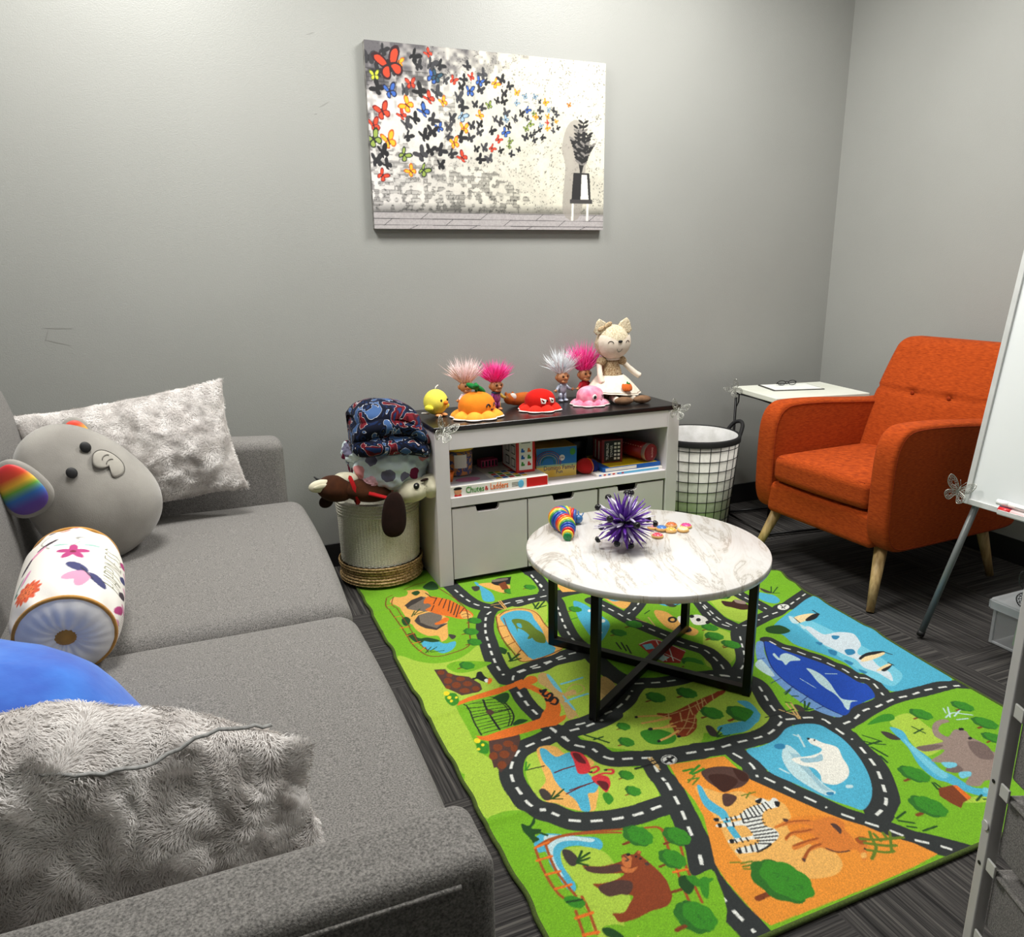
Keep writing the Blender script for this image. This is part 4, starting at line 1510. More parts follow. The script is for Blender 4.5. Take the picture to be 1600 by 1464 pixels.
def make_sofa():
    t = thing('sofa', 'long grey heather fabric two-seat sofa along the left wall', 'sofa', (-.2, 1.56, 0))
    Lc = lambda x, y, z: (x + .2, y - 1.56, z)
    for (a, b) in ((SIN0, SMID), (SMID, SIN1)):
        def fn(P):
            P = P.copy()
            u, v = P[:, 0] / .3, P[:, 1] / .46
            top = P[:, 2] > 0
            P[:, 2] += np.where(top, .020 * (1 - np.clip(v * v, 0, 1)) * (1 - .5 * u * u) + .004 * nz(P, 5), 0)
            P[:, 0] += np.where(P[:, 0] > .2, .010 * (1 - v ** 2), 0)
            return P
        mb = MB()
        mb.rbox(Lc((SX - .50) / 2, (a + b) / 2, SEATZ - .095), ((SX + .50) / 2, (b - a) / 2 - .001, .085), .05, n=14, k=5, fn=fn)
        c = mb.build('seat_cushion', M_sofa, t)
    # backrest, leaning back
    def fb(P):
        P = P.copy()
        h = (P[:, 2] + .30) / .60
        P[:, 0] -= .05 * h + .05 * h ** 4
        P[:, 0] += .012 * (1 - (P[:, 1] / .95) ** 2)
        return P
    MB().rbox(Lc(-.545, 1.56, .60), (.105, .915, .29), .075, n=16, k=5, fn=fb).build('backrest', M_sofa, t)
    MB().rbox(Lc((SX - .045 - .66) / 2, 1.56, .19), ((SX - .045 + .64) / 2, .915, .065), .015, n=4, k=2).build('base_frame', M_sofa, t)
    for (y0, y1) in ((SIN0 - .098, SIN0), (SIN1, SIN1 + .125)):
        def fa(P):
            P = P.copy()
            P[:, 2] += np.where(P[:, 2] > 0, .004 + (.030 * np.clip((.42 - P[:, 0]) / .5, 0, 1) if y0 > 1 else 0), 0)
            return P
        am = MB().rbox(Lc((.218 - .68) / 2, (y0 + y1) / 2, .345), ((.218 + .68) / 2, (y1 - y0) / 2, .25), .020 if y0 < 1 else .034, n=12, k=5, fn=fa).build('armrest', M_sofa, t)
        ys = y0 + .004 if y0 < 1 else y1 - .004
        MB().tube([Lc(x, ys - (.0045 if y0 < 1 else -.0045), .566 + (.016 if y0 < 1 else 0) + (.030 * max(0, min(1, (.19 - x) / .5)) if y0 > 1 else 0)) for x in np.linspace(-.64, .18, 14)], .0028, 8).build('piping', M_sofa, am)
    for (x, y) in ((SX - .09, SIN0 - .045), (SX - .09, SIN1 + .06), (-.48, SIN0 - .045), (-.48, SIN1 + .06)):
        MB().cyl(Lc(x, y, 0), Lc(x, y, .13), .02, .026).build('leg', mat('dark_wood', rgb(40, 30, 24), rough=.5), t)

    t.rotation_euler = (0, 0, math.radians(-.6))


make_sofa()

# fur cushions -------------------------------------------------------------
M_furbase = mat('fur_backing', rgb(170, 164, 160), rgb(206, 200, 196), scale=30, rough=1.0, sheen=.3)
M_fur = mat('pale_grey_fur', rgb(200, 194, 190), rgb(244, 240, 237), scale=20, rough=.95, sheen=.2, lo=.36, hi=.62)
M_zip = mat('zip_tape', rgb(120, 120, 118), rgb(150, 150, 148), scale=200, rough=.6)


def pillow_pts(w, h, th, nu, nv, seed, puff=.55, rough=.006):
    u, v = np.meshgrid(np.linspace(-1, 1, nu), np.linspace(-1, 1, nv), indexing='ij')
    pin = lambda a, b: a * (1 - .07 * (1 - b * b) )
    Xx, Zz = pin(u, v) * w / 2, pin(v, u) * h / 2
    t = th / 2 * (np.clip(1 - u ** 2, 0, 1) ** puff) * (np.clip(1 - v ** 2, 0, 1) ** puff)
    out = []
    for s in (-1, 1):
        P = np.stack([Xx, s * t, Zz], -1)
        F = P.reshape(-1, 3)
        k = (nz(F, 9, seed + s) + .6 * nz(F, 22, seed + 3 + s) + .35 * nz(F, 48, seed + 9 + s)).reshape(nu, nv)
        e = np.clip(1 - u ** 8, 0, 1) * np.clip(1 - v ** 8, 0, 1)
        P[..., 1] += s * rough * k * (.25 + e)
        P[..., 0] += rough * .8 * nz(F, 14, seed + 20).reshape(nu, nv)
        P[..., 2] += rough * .8 * nz(F, 14, seed + 30).reshape(nu, nv)
        out.append(P)
    # share the rim
    rim = np.zeros((nu, nv), bool)
    rim[0, :] = rim[-1, :] = rim[:, 0] = rim[:, -1] = True
    mid = (out[0] + out[1]) / 2
    for P in out:
        P[rim] = mid[rim]
    return out


def make_fur_pillow(label, c, size, rot, nhair, seed, hair, width, bend=0.0, zipper=False, rough=.007):
    t = thing('fur_pillow', label, 'pillow', c, group='pale grey fur lumbar pillows')
    A = pillow_pts(*size, 110, 70, seed, rough=rough)
    Rm = np.array(rot)
    mb = MB()
    roots, nors, tans = [], [], []
    rng = np.random.default_rng(seed)
    for s, P in zip((-1, 1), A):
        P = P.copy()
        if zipper:
            k_ = np.clip(P[..., 0] / size[0] * 2, 0, 1) ** 1.6 * np.clip(P[..., 2] / size[1] * 2 + .3, 0, 1)
            P[..., 2] -= .098 * k_
            P[..., 0] -= .030 * k_
        if bend:
            P[..., 1] += bend * (P[..., 0] / size[0] * 2) ** 2
        W_ = P @ Rm.T
        mb.grid(W_ if s > 0 else W_[::-1])
        du = np.gradient(W_, axis=0); dv = np.gradient(W_, axis=1)
        N = np.cross(du, dv)
        if s > 0:
            N = -N
        N /= np.linalg.norm(N, axis=-1, keepdims=True) + 1e-9
        cen = W_.reshape(-1, 3).mean(0)
        if ((N * (W_ - cen)).sum(-1)).mean() < 0:
            N = -N
        n = nhair // 2
        i, j = rng.uniform(0, 108.99, n), rng.uniform(0, 68.99, n)
        i0, j0 = i.astype(int), j.astype(int)
        fi, fj = (i - i0)[:, None], (j - j0)[:, None]
        L = lambda Q: (Q[i0, j0] * (1 - fi) * (1 - fj) + Q[i0 + 1, j0] * fi * (1 - fj) + Q[i0, j0 + 1] * (1 - fi) * fj + Q[i0 + 1, j0 + 1] * fi * fj)
        p, q = L(W_), L(N)
        # swirling lay: the flow angle wanders over the cloth
        lx, lz = p[:, 0], p[:, 2]
        ang = 2.2 * np.sin(lx * 26 + seed) + 2.0 * np.sin(lz * 34 + lx * 11 + seed * 2) + 1.2 * np.sin(lx * 61 - lz * 47)
        tu = L(du); tu /= np.linalg.norm(tu, axis=1, keepdims=True) + 1e-9
        tv = np.cross(q, tu)
        roots.append(p); nors.append(q); tans.append(tu * np.cos(ang)[:, None] + tv * np.sin(ang)[:, None])
    b = mb.build('cushion_body', M_furbase, t)
    fur('fur_pile', np.concatenate(roots), np.concatenate(nors), np.concatenate(tans), hair, width, M_fur, b, seed, lift=.30)
    if zipper:
        P = A[0]
        line = []
        for k in range(12, 98, 2):
            r_ = int(60 + 1.6 * math.sin(k * .16))
            line.append(tuple((P[k, r_] + np.array([0, .0005, 0])) @ Rm.T))
        MB().tube(line, .0028, 8, flat=.5).build('zip', M_zip, t, 'grey zip sunk in the fur')
    return t


make_fur_pillow('pale grey fur lumbar pillow leaning on the far sofa arm behind the elephant plush', (-.195, 2.372, .622), (.56, .335, .15),
                rotm(x=math.radians(-14), y=math.radians(-7)), 80000, 3, .008, .0006)
make_fur_pillow('pale grey fur lumbar pillow with a zip standing against the near sofa arm', (-.200, .80, .556), (.60, .295, .21),
                rotm(x=math.radians(-8), y=math.radians(6), z=math.radians(3)), 170000, 7, .0095, .0005, zipper=True, rough=.012)

# elephant plush ------------------------------------------------------------
M_plush = mat('grey_plush', rgb(134, 130, 124), rgb(156, 152, 145), scale=9, rough=.9, bump=.0006, bscale=500, sheen=.4, detail=5)
M_plush_l = mat('light_plush', rgb(158, 153, 144), rgb(172, 168, 158), scale=30, rough=.9, sheen=.4)
M_black = mat('black_stitch', rgb(16, 16, 17), rgb(22, 22, 24), rough=.6)
M_white = mat('white_stitch', rgb(225, 222, 215), rough=.8)


def rainbow_mat():
    m = mat('rainbow_satin', (1, 1, 1), rough=.5, sheen=.3)
    nt = m.node_tree
    tc = nt.nodes.new('ShaderNodeTexCoord')
    mp = nt.nodes.new('ShaderNodeSeparateXYZ')
    nt.links.new(tc.outputs['Object'], mp.inputs[0])
    mr = nt.nodes.new('ShaderNodeMapRange')
    mr.inputs[1].default_value, mr.inputs[2].default_value = .058, -.058
    nt.links.new(mp.outputs['Z'], mr.inputs[0])
    r = nt.nodes.new('ShaderNodeValToRGB')
    cs = [(0, (206, 30, 40)), (.22, (226, 70, 36)), (.38, (246, 190, 50)), (.5, (110, 176, 60)), (.66, (40, 110, 190)), (.85, (88, 62, 160)), (1, (96, 60, 150))]
    e = r.color_ramp.elements
    e[0].position, e[0].color = 0, (*rgb(*cs[0][1]), 1)
    e[1].position, e[1].color = 1, (*rgb(*cs[-1][1]), 1)
    for p, c in cs[1:-1]:
        q = e.new(p); q.color = (*rgb(*c), 1)
    nt.links.new(mr.outputs[0], r.inputs[0])
    nt.links.new(r.outputs[0], nt.nodes['Principled BSDF'].inputs['Base Color'])
    return m


def make_elephant():
    t = thing('elephant_plush', 'egg-shaped grey elephant plush with a rainbow ear sitting on the sofa seat', 'plush toy', (-.300, 2.13, .590))
    Rt = rotm(x=math.radians(-15), y=math.radians(-28), z=math.radians(28))

    def surf(x, z, off=0.0):
        # front surface (-y) of the egg at local x,z
        wz = (1 - .16 * (z / .165))
        q = 1 - (abs(x) / (.140 * wz)) ** 2.3 - (abs(z) / .185) ** 2.5
        return Vector((x, -(.118 * max(q, 0.0) ** .46 + off), z))

    def fn(q):
        a = 1 - .16 * (q.z / .165)
        return Vector((q.x * a, q.y * a, q.z))
    b = MB().ell((0, 0, 0), (.142, .118, .188), Rt, 48, 32, fn, p=.88).build('body', M_plush, t)
    for x, z in ((-.016, .066), (.050, .094)):
        mb = MB()
        mb.ell(Rt @ surf(x, z, -.002), (.0125, .005, .014), Rt, 20, 10)
        mb.build('eye', M_black, t)
    # trunk patch: a flat padded J
    P = smooth_pts([(x_ + .016, z_ + .012) for x_, z_ in [(.008, .047), (.024, .060), (.045, .055), (.060, .030), (.062, -.002), (.046, -.020), (.022, -.016), (.020, -.004), (.034, -.002), (.034, .012), (.014, .020), (.004, .034)]])
    cx, cz = P.mean(0)
    rings = []
    for k, off in ((1.0, -.004), (.97, .002), (.85, .0035), (.5, .0045), (.02, .005)):
        rings.append([list(Rt @ surf(cx + .012 + (x - cx) * k, cz + (z - cz) * k, off)) for x, z in P])
    mb = MB().grid(np.array(rings).transpose(1, 0, 2)[::-1], closed_u=True)
    tr = mb.build('trunk', M_plush_l, t, 'pale grey stitched trunk')
    MB().tube([Rt @ surf(x + .012, z, .002) for x, z in P], .0011, 6, closed=True).build('trunk_outline', mat('stitch_grey', rgb(92, 88, 82), rough=.9), tr)
    for dz in (.046, .032):
        MB().tube([Rt @ surf(.066 + .011 * math.cos(a), dz + .007 * math.sin(a), .0055) for a in np.linspace(.2, 2.8, 7)], .001, 6).build('trunk_crease', mat('stitch_grey2', rgb(110, 106, 100), rough=.9), tr)
    # ears: flat padded lobes at both sides
    for s in (-1, 1):
        e = MB()
        E = rotm(y=math.radians(-24 if s < 0 else -12), z=math.radians(8 * s))
        cE = Vector((-.116, -.105, .050)) if s < 0 else Rt @ Vector((.085, .045, .115))
        sc = 1.0 if s < 0 else .7

        def fe(q):
            return Vector((q.x * (1.0 - .25 * q.z / .07), q.y, q.z))
        e.ell((0, 0, 0), (.055 * sc, .018, .074 * sc), None, 28, 18, fe, p=.85)
        eo = e.build('ear', M_plush, t)
        eo.location = cE
        eo.rotation_euler = E.to_euler()
        i = MB().ell((0, -.009, 0), (.046 * sc, .013, .064 * sc), None, 28, 18, fe, p=.85).build('ear_lining', rainbow_mat(), eo, 'rainbow satin ear lining')
    return t


make_elephant()

# bolster ---------------------------------------------------------------------
def make_bolster():
    r, Lh = .092, .140
    t = thing('bolster_pillow', 'white floral bolster pillow with mustard piping and the word HAPPINESS on the sofa', 'pillow', (-.285, 1.625, SEATZ + .092))
    t.rotation_euler = (math.radians(9), 0, math.radians(2))
    C = 2 * math.pi * r * 1000
    pr = Print(-C / 2, -170, C / 2, 170, 1.0, (238, 234, 226))
    # u=0 is the crown of the cylinder, u>0 towards +x; v towards the far end
    pk, dk, or_, nv, tl = (176, 60, 120), (60, 48, 60), (226, 96, 60), (62, 64, 110), (150, 190, 180)
    def petal(cx, cy, ang, a, b, c):
        pr.dot((cx + math.cos(ang) * a, cy + math.sin(ang) * a), a, b, c, ang)
    for k in range(5):
        petal(-18, 10, 1.57 + k * 1.2566, 15, 7.5, pk)
    pr.dot((-18, 10), 5, 5, (120, 30, 60))
    for k in range(12):
        petal(-92, -92, k * .5236, 15, 6, or_)
    pr.dot((-92, -92), 16, 16, (236, 120, 70))
    for k in range(20):
        a = k * 2.4; pr.dot((-92 + 1.7 * k ** .75 * math.cos(a) * 1.2, -92 + 1.7 * k ** .75 * math.sin(a) * 1.2), 1.3, 1.3, (90, 30, 30))
    for a, c in ((2.4, nv), (-.7, nv), (3.7, (214, 150, 180)), (-1.9, (214, 150, 180))):
        petal(10, -66, a, 24, 12, c)
    pr.stroke([(-2, -50), (20, -84)], 3, (40, 40, 60))
    pr.stroke([(-60, 40), (-80, 80), (-60, 100)], 2, (120, 120, 110))
    for a in (0, .8, 1.6, 2.4):
        pr.stroke([(-8 + 9 * math.cos(a + t_ * .5) * (1 - t_ * .12), 68 + 9 * math.sin(a + t_ * .5) * (1 - t_ * .12)) for t_ in range(6)], 1, (80, 80, 76))
    pr.stroke([(-8, 56), (-18, 40), (-34, 34)], 1.4, (110, 150, 130))
    pr.dot((14, 46), 16, 3.5, tl, .3); pr.dot((-40, 44), 14, 3.5, tl, -.2)
    pr.dot((-66, 62), 22, 5, dk, .5); pr.dot((-86, 40), 26, 5, (224, 150, 180), .8); pr.dot((-104, 14), 24, 5, dk, 1.1)
    pr.dot((-100, -34), 22, 5, (224, 150, 190), 1.1); pr.dot((-116, -44), 24, 3, (120, 150, 140), 1.1); pr.dot((-122, -66), 6, 6, (80, 120, 110))
    pr.dot((-40, 122), 12, 6, or_, .5); pr.dot((-64, 120), 8, 7, dk, .4); pr.dot((-6, 128), 7, 4, (140, 200, 190), -.4)
    for k in range(5):
        petal(-22, 146, k * 1.2566, 9, 5, (206, 110, 150))
    for yy, c in ((120, dk), (60, pk), (0, nv), (-60, dk), (-110, pk)):
        pr.dot((96, yy), 22, 9, c, .9); pr.dot((112, yy - 25), 16, 7, (214, 150, 180), .2)
    for yy in range(-150, 150, 6):
        for xx in range(118, 150, 6):
            pr.dot((xx, yy), 1.2, 1.2, (90, 60, 80))
    # HAPPINESS, tall thin hand-drawn capitals reading along the length
    G = {'H': [[(0, 0), (0, 1)], [(.6, 0), (.6, 1)], [(0, .45), (.6, .55)]], 'A': [[(0, 0), (.35, 1), (.65, 0)], [(.12, .35), (.55, .35)]],
         'P': [[(0, 0), (0, 1), (.5, .95), (.55, .6), (0, .5)]], 'I': [[(.1, 0), (.1, 1)]], 'N': [[(0, 0), (0, 1), (.55, 0), (.55, 1)]],
         'E': [[(.5, 1), (0, 1), (0, 0), (.5, 0)], [(0, .5), (.4, .5)]], 'S': [[(.55, .9), (.2, 1), (.02, .75), (.5, .3), (.35, 0), (0, .1)]]}
    x = -78.0
    for ch in 'HAPPINESS':
        wd = 7 if ch == 'I' else 17
        for st_ in G[ch]:
            # letters stand with their top towards -u (left), reading away from the camera
            pr.stroke([(84 - b * 44, x + a * 21) for a, b in st_], 1.8, (70, 74, 40), smooth=False)
        x += wd
    nu, nv = 280, 170
    th, v = np.meshgrid(np.linspace(-math.pi, math.pi, nu, endpoint=False), np.linspace(-1, 1, nv), indexing='ij')
    e = 1 - .11 * np.clip((np.abs(v) - .55) / .45, 0, 1) ** 2
    wr = .0022 * np.sin(th * 9 + v * 6) * np.clip((np.abs(v) - .5) * 2, 0, 1)
    R = (r + .004 * (1 - v * v)) * e + wr
    P = np.stack([R * np.sin(th), v * Lh, R * np.cos(th)], -1)
    o = gridobj('cover', P, vcmat('floral_cover', rough=.85, bump=.0004, bscale=700), t, closed_u=True)
    paint(o, pr.at((th * r * 1000 - 34).ravel(), (v * Lh * 1000).ravel()))
    M_must = mat('mustard_velvet', rgb(186, 130, 50), rgb(204, 148, 62), scale=60, rough=.8, sheen=.3)
    M_end = mat('white_velvet', rgb(240, 236, 228), rgb(250, 247, 240), scale=30, rough=.85, sheen=.3)
    for s in (-1, 1):
        k = np.linspace(0, 1, 16)
        a = np.linspace(0, 2 * math.pi, 96, endpoint=False)
        A, K = np.meshgrid(a, k, indexing='ij')
        puff = .022 * np.sin(K * math.pi * .92) * (1 + .10 * np.cos(A * 17 + 2 * np.sin(A * 3)) * (1 - K * .6)) - .004
        rr = r * .89 * (K * .97 + .03)
        P = np.stack([rr * np.cos(A), s * (Lh + puff), rr * np.sin(A)], -1)
        if s > 0:
            P = P[::-1]
        eo = MB().grid(P, closed_u=True).build('end_panel', M_end, t)
        MB().ell((0, s * (Lh + .004), 0), (.0205, .007, .0175), None, 24, 12).build('button', M_must, eo, 'mustard covered button')
        MB().tube([(r * .89 * math.cos(q), s * Lh, r * .89 * math.sin(q)) for q in np.linspace(0, 2 * math.pi, 64, endpoint=False)], .0042, 8, closed=True).build('piping', M_must, t, 'mustard piping')


make_bolster()

# blue plush --------------------------------------------------------------------
M_blue = mat('blue_velour', rgb(20, 84, 190), rgb(40, 116, 216), scale=12, rough=.8, sheen=.5, bump=.0008, bscale=60)


def make_blue():
    t = thing('blue_plush', 'bright blue velour plush slumped on the sofa behind the near fur pillow', 'plush toy', (-.365, 1.20, SEATZ + .02))
    R1 = rotm(y=math.radians(19), z=math.radians(-24))

    def fn(q):
        u = q.x / .30
        z = q.z * (1 - .45 * max(0, u)) + .014 * math.sin(q.x * 18) * (q.z > 0)
        y = q.y * (1 - .35 * max(0, u))
        return Vector((q.x, y, z + (.006 * mnoise.noise(q * 12))))
    b = MB().ell((.015, -.02, .034), (.37, .165, .142), R1, 48, 28, fn, p=.9).build('body', M_blue, t)
    for v_ in b.data.vertices:
        v_.co.z = max(v_.co.z, -.006)
    F = lambda x, y, z: V(.015, -.02, .034) + R1 @ fn(Vector((x, y, z)))
    sp = lambda u, a: F(.371 * math.cos(u), .166 * math.sin(u) * math.sin(a), .143 * math.sin(u) * math.cos(a))
    MB().tube([sp(u, -.5) for u in np.linspace(.15, 2.4, 30)], .0016, 6).build('seam', mat('deep_blue', rgb(16, 58, 140), rough=.9), b)
    MB().tube([sp(u, -.05) for u in np.linspace(.06, .45, 12)], .002, 6).build('edge_trim', M_white, b, 'thin white trim')
    MB().ell(sp(.22, -.9), (.03, .02, .016), R1, 20, 10).build('fin_patch', M_black, b, 'black patch')


make_blue()
# ---------------------------------------------------------------- toy cabinet
M_lam = mat('white_laminate', rgb(212, 206, 208), rgb(218, 212, 214), scale=6, rough=.4)
M_bin = mat('bin_laminate', rgb(206, 199, 200), rgb(210, 203, 204), scale=6, rough=.45)
M_dark = mat('dark_top', rgb(22, 19, 19), rgb(30, 26, 26), scale=10, rough=.28)
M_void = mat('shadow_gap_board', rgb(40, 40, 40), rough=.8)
CX0, CX1, CY0, CY1, CH = .722, 1.726, 2.432, 2.785, .600


def make_cabinet():
    t = thing('toy_cabinet', 'low white cabinet with a black top, an open shelf and three cut-out handle bins below', 'cabinet', (1.224, 2.61, 0))
    L = lambda x, y, z: (x - 1.224, y - 2.61, z)
    bx = lambda mb, a, b, bev=.0015: mb.box(L((a[0] + b[0]) / 2, (a[1] + b[1]) / 2, (a[2] + b[2]) / 2), (b[0] - a[0], b[1] - a[1], b[2] - a[2]), bev)
    bx(MB(), (CX0, CY0, .009), (CX0 + .052, CY1, CH - .018)).build('side_panel', M_lam, t)
    bx(MB(), (CX1 - .052, CY0, .009), (CX1, CY1, CH - .018)).build('side_panel', M_lam, t)
    bx(MB(), (CX0 + .052, CY0 + .001, .515), (CX1 - .052, CY0 + .02, CH - .018)).build('top_rail', M_lam, t)
    bx(MB(), (CX0 + .052, CY0 + .002, .305), (CX1 - .052, CY1 - .01, .340)).build('shelf_board', M_lam, t)
    bx(MB(), (CX0 + .052, CY1 - .012, .03), (CX1 - .052, CY1, CH - .02)).build('back_panel', mat('shaded_laminate', rgb(112, 110, 110), rough=.8), t, 'back panel greyed to give the shelf its shade')  # shade of the open shelf is put into this panel's grey
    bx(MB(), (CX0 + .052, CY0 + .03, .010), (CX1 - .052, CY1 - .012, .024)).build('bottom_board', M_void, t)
    bx(MB(), (CX0 - .003, CY0 - .003, CH - .018), (CX1 + .003, CY1, CH), .003).build('top_board', M_dark, t, 'black top board')
    # three bins with a notched front
    w = (1.664 - .778) / 3
    for i in range(3):
        x0 = .778 + i * (w + .0015) + (.004 if i == 2 else 0)
        x1 = x0 + w - .004
        if i == 2:
            x1 -= .002
        cx = (x0 + x1) / 2 + (-.01, .0, -.02)[i]
        n, dp, z1 = .046, .022, .297
        P = [(x0, .030), (x1, .030), (x1, z1), (cx + n, z1), (cx + n - .004, z1 - dp + .006), (cx + n - .010, z1 - dp), (cx - n + .010, z1 - dp), (cx - n + .004, z1 - dp + .006), (cx - n, z1), (x0, z1)]
        fr = frame(L(0, CY0 + .020, 0), (1, 0, 0), (0, 0, 1), (0, -1, 0))
        d = MB().prism(P, .016, fr).build('storage_bin', M_bin, t)
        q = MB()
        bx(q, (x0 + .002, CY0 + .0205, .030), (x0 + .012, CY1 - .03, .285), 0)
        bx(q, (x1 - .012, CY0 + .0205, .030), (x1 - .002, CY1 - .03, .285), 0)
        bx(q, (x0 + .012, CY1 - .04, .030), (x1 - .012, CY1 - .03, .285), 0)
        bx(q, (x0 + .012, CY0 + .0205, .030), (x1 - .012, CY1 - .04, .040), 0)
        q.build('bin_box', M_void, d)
    return t


make_cabinet()

# metal butterflies ----------------------------------------------------------
def butterfly(label, loc, rot, s, m_, fold=.55):
    t = thing('butterfly_ornament', label, 'butterfly decoration', loc, group='metal filigree butterflies clipped around the room')
    t.rotation_euler = (rot[0], rot[1], -math.atan2(loc[0], loc[1]) + rot[2])
    for sg in (-1, 1):
        up = [(0, .02), (.2, .42), (.55, .80), (.92, .95), (1.0, .72), (.88, .35), (.6, .08), (.3, -.02)]
        lo = [(0, -.02), (.35, -.06), (.66, -.16), (.74, -.42), (.55, -.70), (.3, -.78), (.14, -.5)]
        c, si = math.cos(fold), math.sin(fold)
        f = lambda x, y: V(sg * x * c * s, -x * si * s, y * s)
        mb = MB()
        for o_, cx, cy in ((up, .55, .45), (lo, .4, -.38)):
            P = smooth_pts(o_, True, 4)
            mb.tube([f(*p) for p in P], s * .026, 6, closed=True)
            P2 = [(cx + (x - cx) * .66, cy + (y - cy) * .66) for x, y in P]
            mb.tube([f(*p) for p in P2], s * .014, 5, closed=True)
            P3 = [(cx + (x - cx) * .33, cy + (y - cy) * .33) for x, y in P]
            mb.tube([f(*p) for p in P3], s * .014, 5, closed=True)
            for k in range(0, len(P), 3):
                mb.tube([f(*P[k]), f(cx + (P[k][0] - cx) * .3, cy + (P[k][1] - cy) * .3)], s * .016, 5)
                k2 = (k + 2) % len(P)
                a_ = (P2[k][0] * .5 + P[k2][0] * .5, P2[k][1] * .5 + P[k2][1] * .5)
                mb.tube([f(*P2[k]), f(*a_), f(*P[k2])], s * .012, 5)
        mb.build('wing', m_, t)
    b = MB().ell((0, -.03 * s, 0), (s * .05, s * .05, s * .42), None, 12, 10)
    for sg in (-1, 1):
        b.tube([(0, -.03 * s, .38 * s), (sg * .12 * s, -.1 * s, .6 * s), (sg * .2 * s, -.12 * s, .78 * s)], s * .014, 5)
    b.build('body', m_, t)


M_silver = mat('silver_filigree', rgb(196, 196, 188), rgb(150, 150, 142), scale=60, rough=.35, metal=.7)
M_gun = mat('dark_filigree', rgb(60, 60, 62), rgb(90, 90, 92), scale=60, rough=.4, metal=.7)
butterfly('silver filigree butterfly on the left front corner of the black-topped cabinet', (.745, 2.400, .588), (-.5, .5, .1), .046, M_silver, .6)
butterfly('silver filigree butterfly on the right front corner of the black-topped cabinet', (1.700, 2.408, .580), (-.3, .35, .1), .040, M_silver, .5)
butterfly('silver filigree butterfly on the corner of the white side table', (2.165, 2.650, .594), (-.2, -.7, .1), .038, M_silver, .5)

# ---------------------------------------------------------------- toys on the cabinet
TZ = .600


def velour(name, c, d=.86, **k):
    return mat(name, tuple(v * d for v in rgb(*c)), rgb(*c), scale=30, rough=.95, sheen=.06, spec=.2, bump=.0006, bscale=300, **k)


M_or = velour('orange_velour', (252, 140, 34)); M_or2 = velour('amber_velour', (252, 172, 60))
M_red = velour('red_velour', (206, 24, 16)); M_red2 = velour('scarlet_velour', (226, 44, 30))
M_pk = mat('pink_tiedye', rgb(232, 96, 134), rgb(250, 176, 196), scale=26, rough=.9, sheen=.3)
M_grn = velour('green_felt', (28, 120, 56))
M_lace = mat('white_lining', rgb(214, 210, 206), rough=.9)


def octopus(label, loc, rz, s, m1, m2, face):
    t = thing('octopus_plush', label, 'plush toy', loc, rz, 'small reversible octopus plushes on the cabinet')
    def fd(q):
        k = .10 * math.sin(math.atan2(q.y, q.x) * 5 + 1) * max(0, q.z / s)
        return Vector((q.x * (1 + .05 * k), q.y * (1 + .05 * k), q.z * (1 - .04 * k)))
    MB().ell((0, 0, .40 * s), (.71 * s, .62 * s, .56 * s), None, 36, 20, fd, p=.9).build('head', m1, t)
    n, k = 96, 10
    A, K = np.meshgrid(np.linspace(0, 2 * math.pi, n, endpoint=False), np.linspace(0, 1, k), indexing='ij')
    for nm, mm, dz, top in (('tentacles', m2, 0, True), ('lining', M_lace, -.035 * s, False)):
        lobe = np.abs(np.cos(A * 4))
        rr = s * (.50 + (.38 + .20 * lobe) * K)
        zz = s * (.30 - .13 * K - .10 * K ** 2 + .09 * lobe * np.sin(K * 3.0)) + dz
        if top:
            zz[:, -1] = s * .03
            rr[:, -1] -= .02 * s
        P = np.stack([rr * np.cos(A), rr * np.sin(A) * .9, np.maximum(zz, .012 * s)], -1)
        MB().grid(P[::-1] if not top else P, closed_u=True).build(nm, mm, t)
    R_ = lambda a, z, o=.0: V(math.sin(a) * .71 * s * (1 + o) * math.sqrt(max(0, 1 - ((z - .45) / .56) ** 2)), -math.cos(a) * .62 * s * (1 + o) * math.sqrt(max(0, 1 - ((z - .45) / .56) ** 2)), (z - .05) * s)
    face(t, R_, s)
    return t


def face_smile(t, R_, s):
    for a in (.05, .62):
        MB().tube([R_(a + .12 * math.cos(q), .50 + .10 * math.sin(q), .02) for q in np.linspace(0, 3.14, 8)], .028 * s, 6).build('eye', M_black, t)
    MB().tube([R_(.34 + .08 * math.cos(q), .42 + .05 * math.sin(q), .02) for q in np.linspace(3.14, 6.28, 8)], .024 * s, 6).build('mouth', M_black, t)


def face_red(t, R_, s):
    for a in (-.25, .42):
        e = MB().tube([R_(a + x * .16, .55 + z * .10, .01) for x, z in ((-1, 1), (1, .2), (.7, -1), (-.6, -.9))], .05 * s, 6, closed=True)
        e.tube([R_(a, .56, .015), R_(a + .08, .54, .015)], .05 * s, 6)
        o = e.build('eye', M_white, t)
        MB().ell(R_(a + .02, .54, .05), (.045 * s, .03 * s, .045 * s), None, 10, 8).build('pupil', M_black, o)
    MB().tube([R_(-.02 + .10 * math.cos(q), .52 + .06 * math.sin(q), .02) for q in np.linspace(0.2, 3.0, 8)], .022 * s, 6).build('mouth', M_black, t)


def face_pink(t, R_, s):
    a = -.32
    o = MB().ell(R_(a, .52, .0), (.15 * s, .06 * s, .15 * s), None, 16, 10).build('eye', M_white, t)
    MB().ell(R_(a, .52, .09), (.09 * s, .04 * s, .09 * s), None, 14, 8).build('pupil', M_black, o)
    MB().tube([R_(.35, .58, .02), R_(.68, .53, .02), R_(.38, .47, .02)], .03 * s, 6).build('wink', M_black, t)
    MB().tube([R_(.18 + .16 * math.cos(q), .36 + .08 * math.sin(q), .02) for q in np.linspace(3.3, 6.1, 8)], .022 * s, 6).build('mouth', M_black, t)


